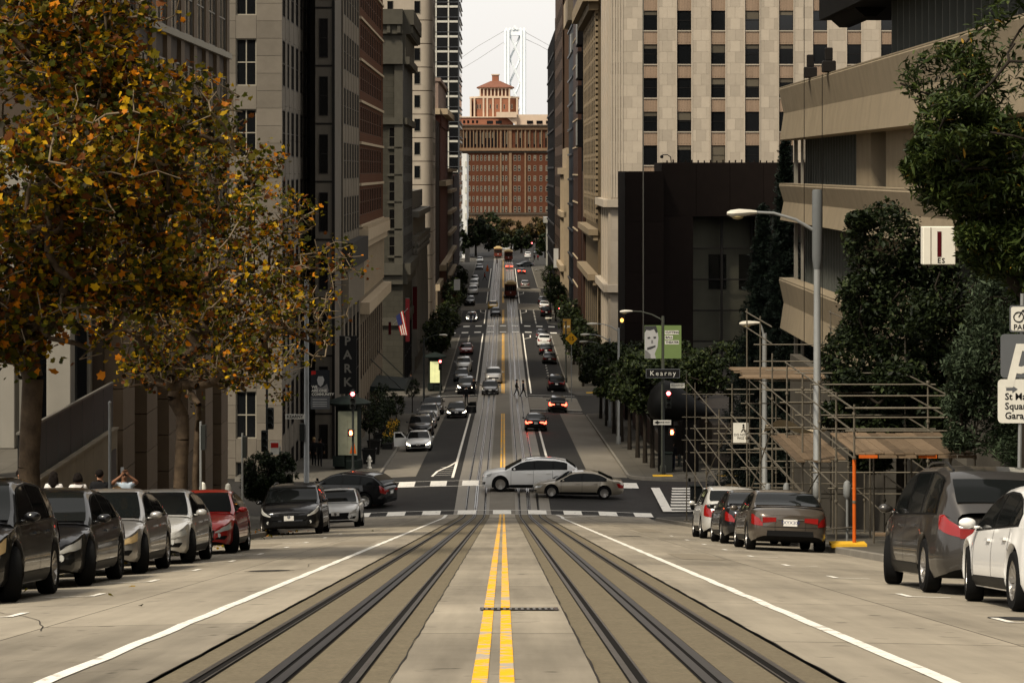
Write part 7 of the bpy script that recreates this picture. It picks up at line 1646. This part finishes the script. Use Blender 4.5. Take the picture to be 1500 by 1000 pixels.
for px, z, ang, pose, tp, lg, lab, hr, sc in ((79, 64.5, 175, 'stand', 'white', 'navy', 'person with long dark hair and white top seen from behind', 'long', .99), (114, 66, 190, 'walk', 'white', 'grey', 'person with dark bob and white shirt with a bag strap', 'bob', .98), (146, 66.5, 180, 'stand', 'black', 'navy', 'person in black jacket and dark knit cap', 'beanie', 1.03), (31, 60, 60, 'stand', 'black', 'black', 'person in black half hidden behind the thick tree trunk', 'short', 1.0)):
    o = person(GX(px, z), z, ang, pose, tp, lg, lab, None, hr, GP, sc)
    if 'strap' in lab: part_ = bpy.data.objects.new('bag_strap', MB().tube([(-.14, .10, 1.42), (0, .135, 1.28), (.16, .12, 1.02)], .014, 5).mesh('bag_strap', CL['black'])); COL.objects.link(part_); part_.parent = o
ph = person(GX(182, 68.5), 68.5, 12, 'photo', 'blue', 'navy', 'person in pale blue shirt raising both arms to take a photo', None, 'short', GP, 1.02, 1)
pn = thing('phone', 'phone held up by the person in the pale blue shirt', 'phone', (GX(182, 68.5), 68.15, SW(-10, 68.5) + 1.80)); piece('case', pn, GX(182, 68.5) - .045, GX(182, 68.5) + .045, 68.15, 68.165, SW(-10, 68.5) + 1.76, SW(-10, 68.5) + 1.92, M_grey, .003)
bgx = GX(172, 68.4); bgg = thing('shoulder_bag', 'tan bag beside the photographing person', 'bag', (bgx, 68.4, SW(-10, 68.4) + 1.05)); part('pouch', MB().ellipsoid((bgx, 68.35, SW(-10, 68.4) + 1.2), (.17, .12, .2), 12, 8), CL['tan'], bgg, True)
for px, py, lab in ((460, 683, 'person in dark coat with fair hair walking away on the left sidewalk'), (468.5, 684, 'person in black walking beside the fair-haired one')):
    x, z = spot(px, py, .14); person(x, z, 180, 'walk', 'black', 'black', lab, None, 'short', 'pair walking on the left sidewalk', 1.05, 0, mat('hair_fair', (.22, .15, .07), .6, .1, 10) if px < 463 else HAIR)
GW = 'pedestrians down the street'
for px, py, ang, pose, tp, lg, lab, lift in ((757, 581, 90, 'walk', 'black', 'grey', 'person in black crossing the second crosswalk ahead of another', 0), (766.5, 582, 80, 'walk', 'navy', 'black', 'person in navy following across the second crosswalk', 0), (694, 579, 0, 'walk', 'black', 'black', 'person in black beside the black suv with lit lamp', 0), (683, 592, 0, 'stand', 'black', 'black', 'person standing at the open door of the black sedan', 0),
                                             (602, 571, 180, 'stand', 'black', 'black', 'person in black beside the lit kiosk', .14), (690, 473, 180, 'walk', 'black', 'navy', 'person crossing before the white hatchback at the third crossing', 0), (695, 473, 180, 'walk', 'navy', 'black', 'second person crossing before the white hatchback', 0), (710, 411, 70, 'run', 'red', 'black', 'person in red jacket crossing far down the street', 0),
                                             (728, 389, 80, 'walk', 'black', 'black', 'tiny person crossing in front of the farthest cable car', 0), (985, 689, 0, 'stand', 'black', 'navy', 'person in black standing by the right signal post', .14), (831, 452, 0, 'stand', 'grey', 'black', 'person on the far right sidewalk near the red banner', .14), (783, 382, 0, 'walk', 'black', 'black', 'tiny person at the far right corner', 0), (788, 382, 0, 'stand', 'red', 'black', 'tiny person in red at the far right corner', 0)):
    x, z = spot(px, py, lift); person(x, z, ang, pose, tp, lg, lab, HG(x, z) + lift, 'short', GW, 1.02)

flush_text()
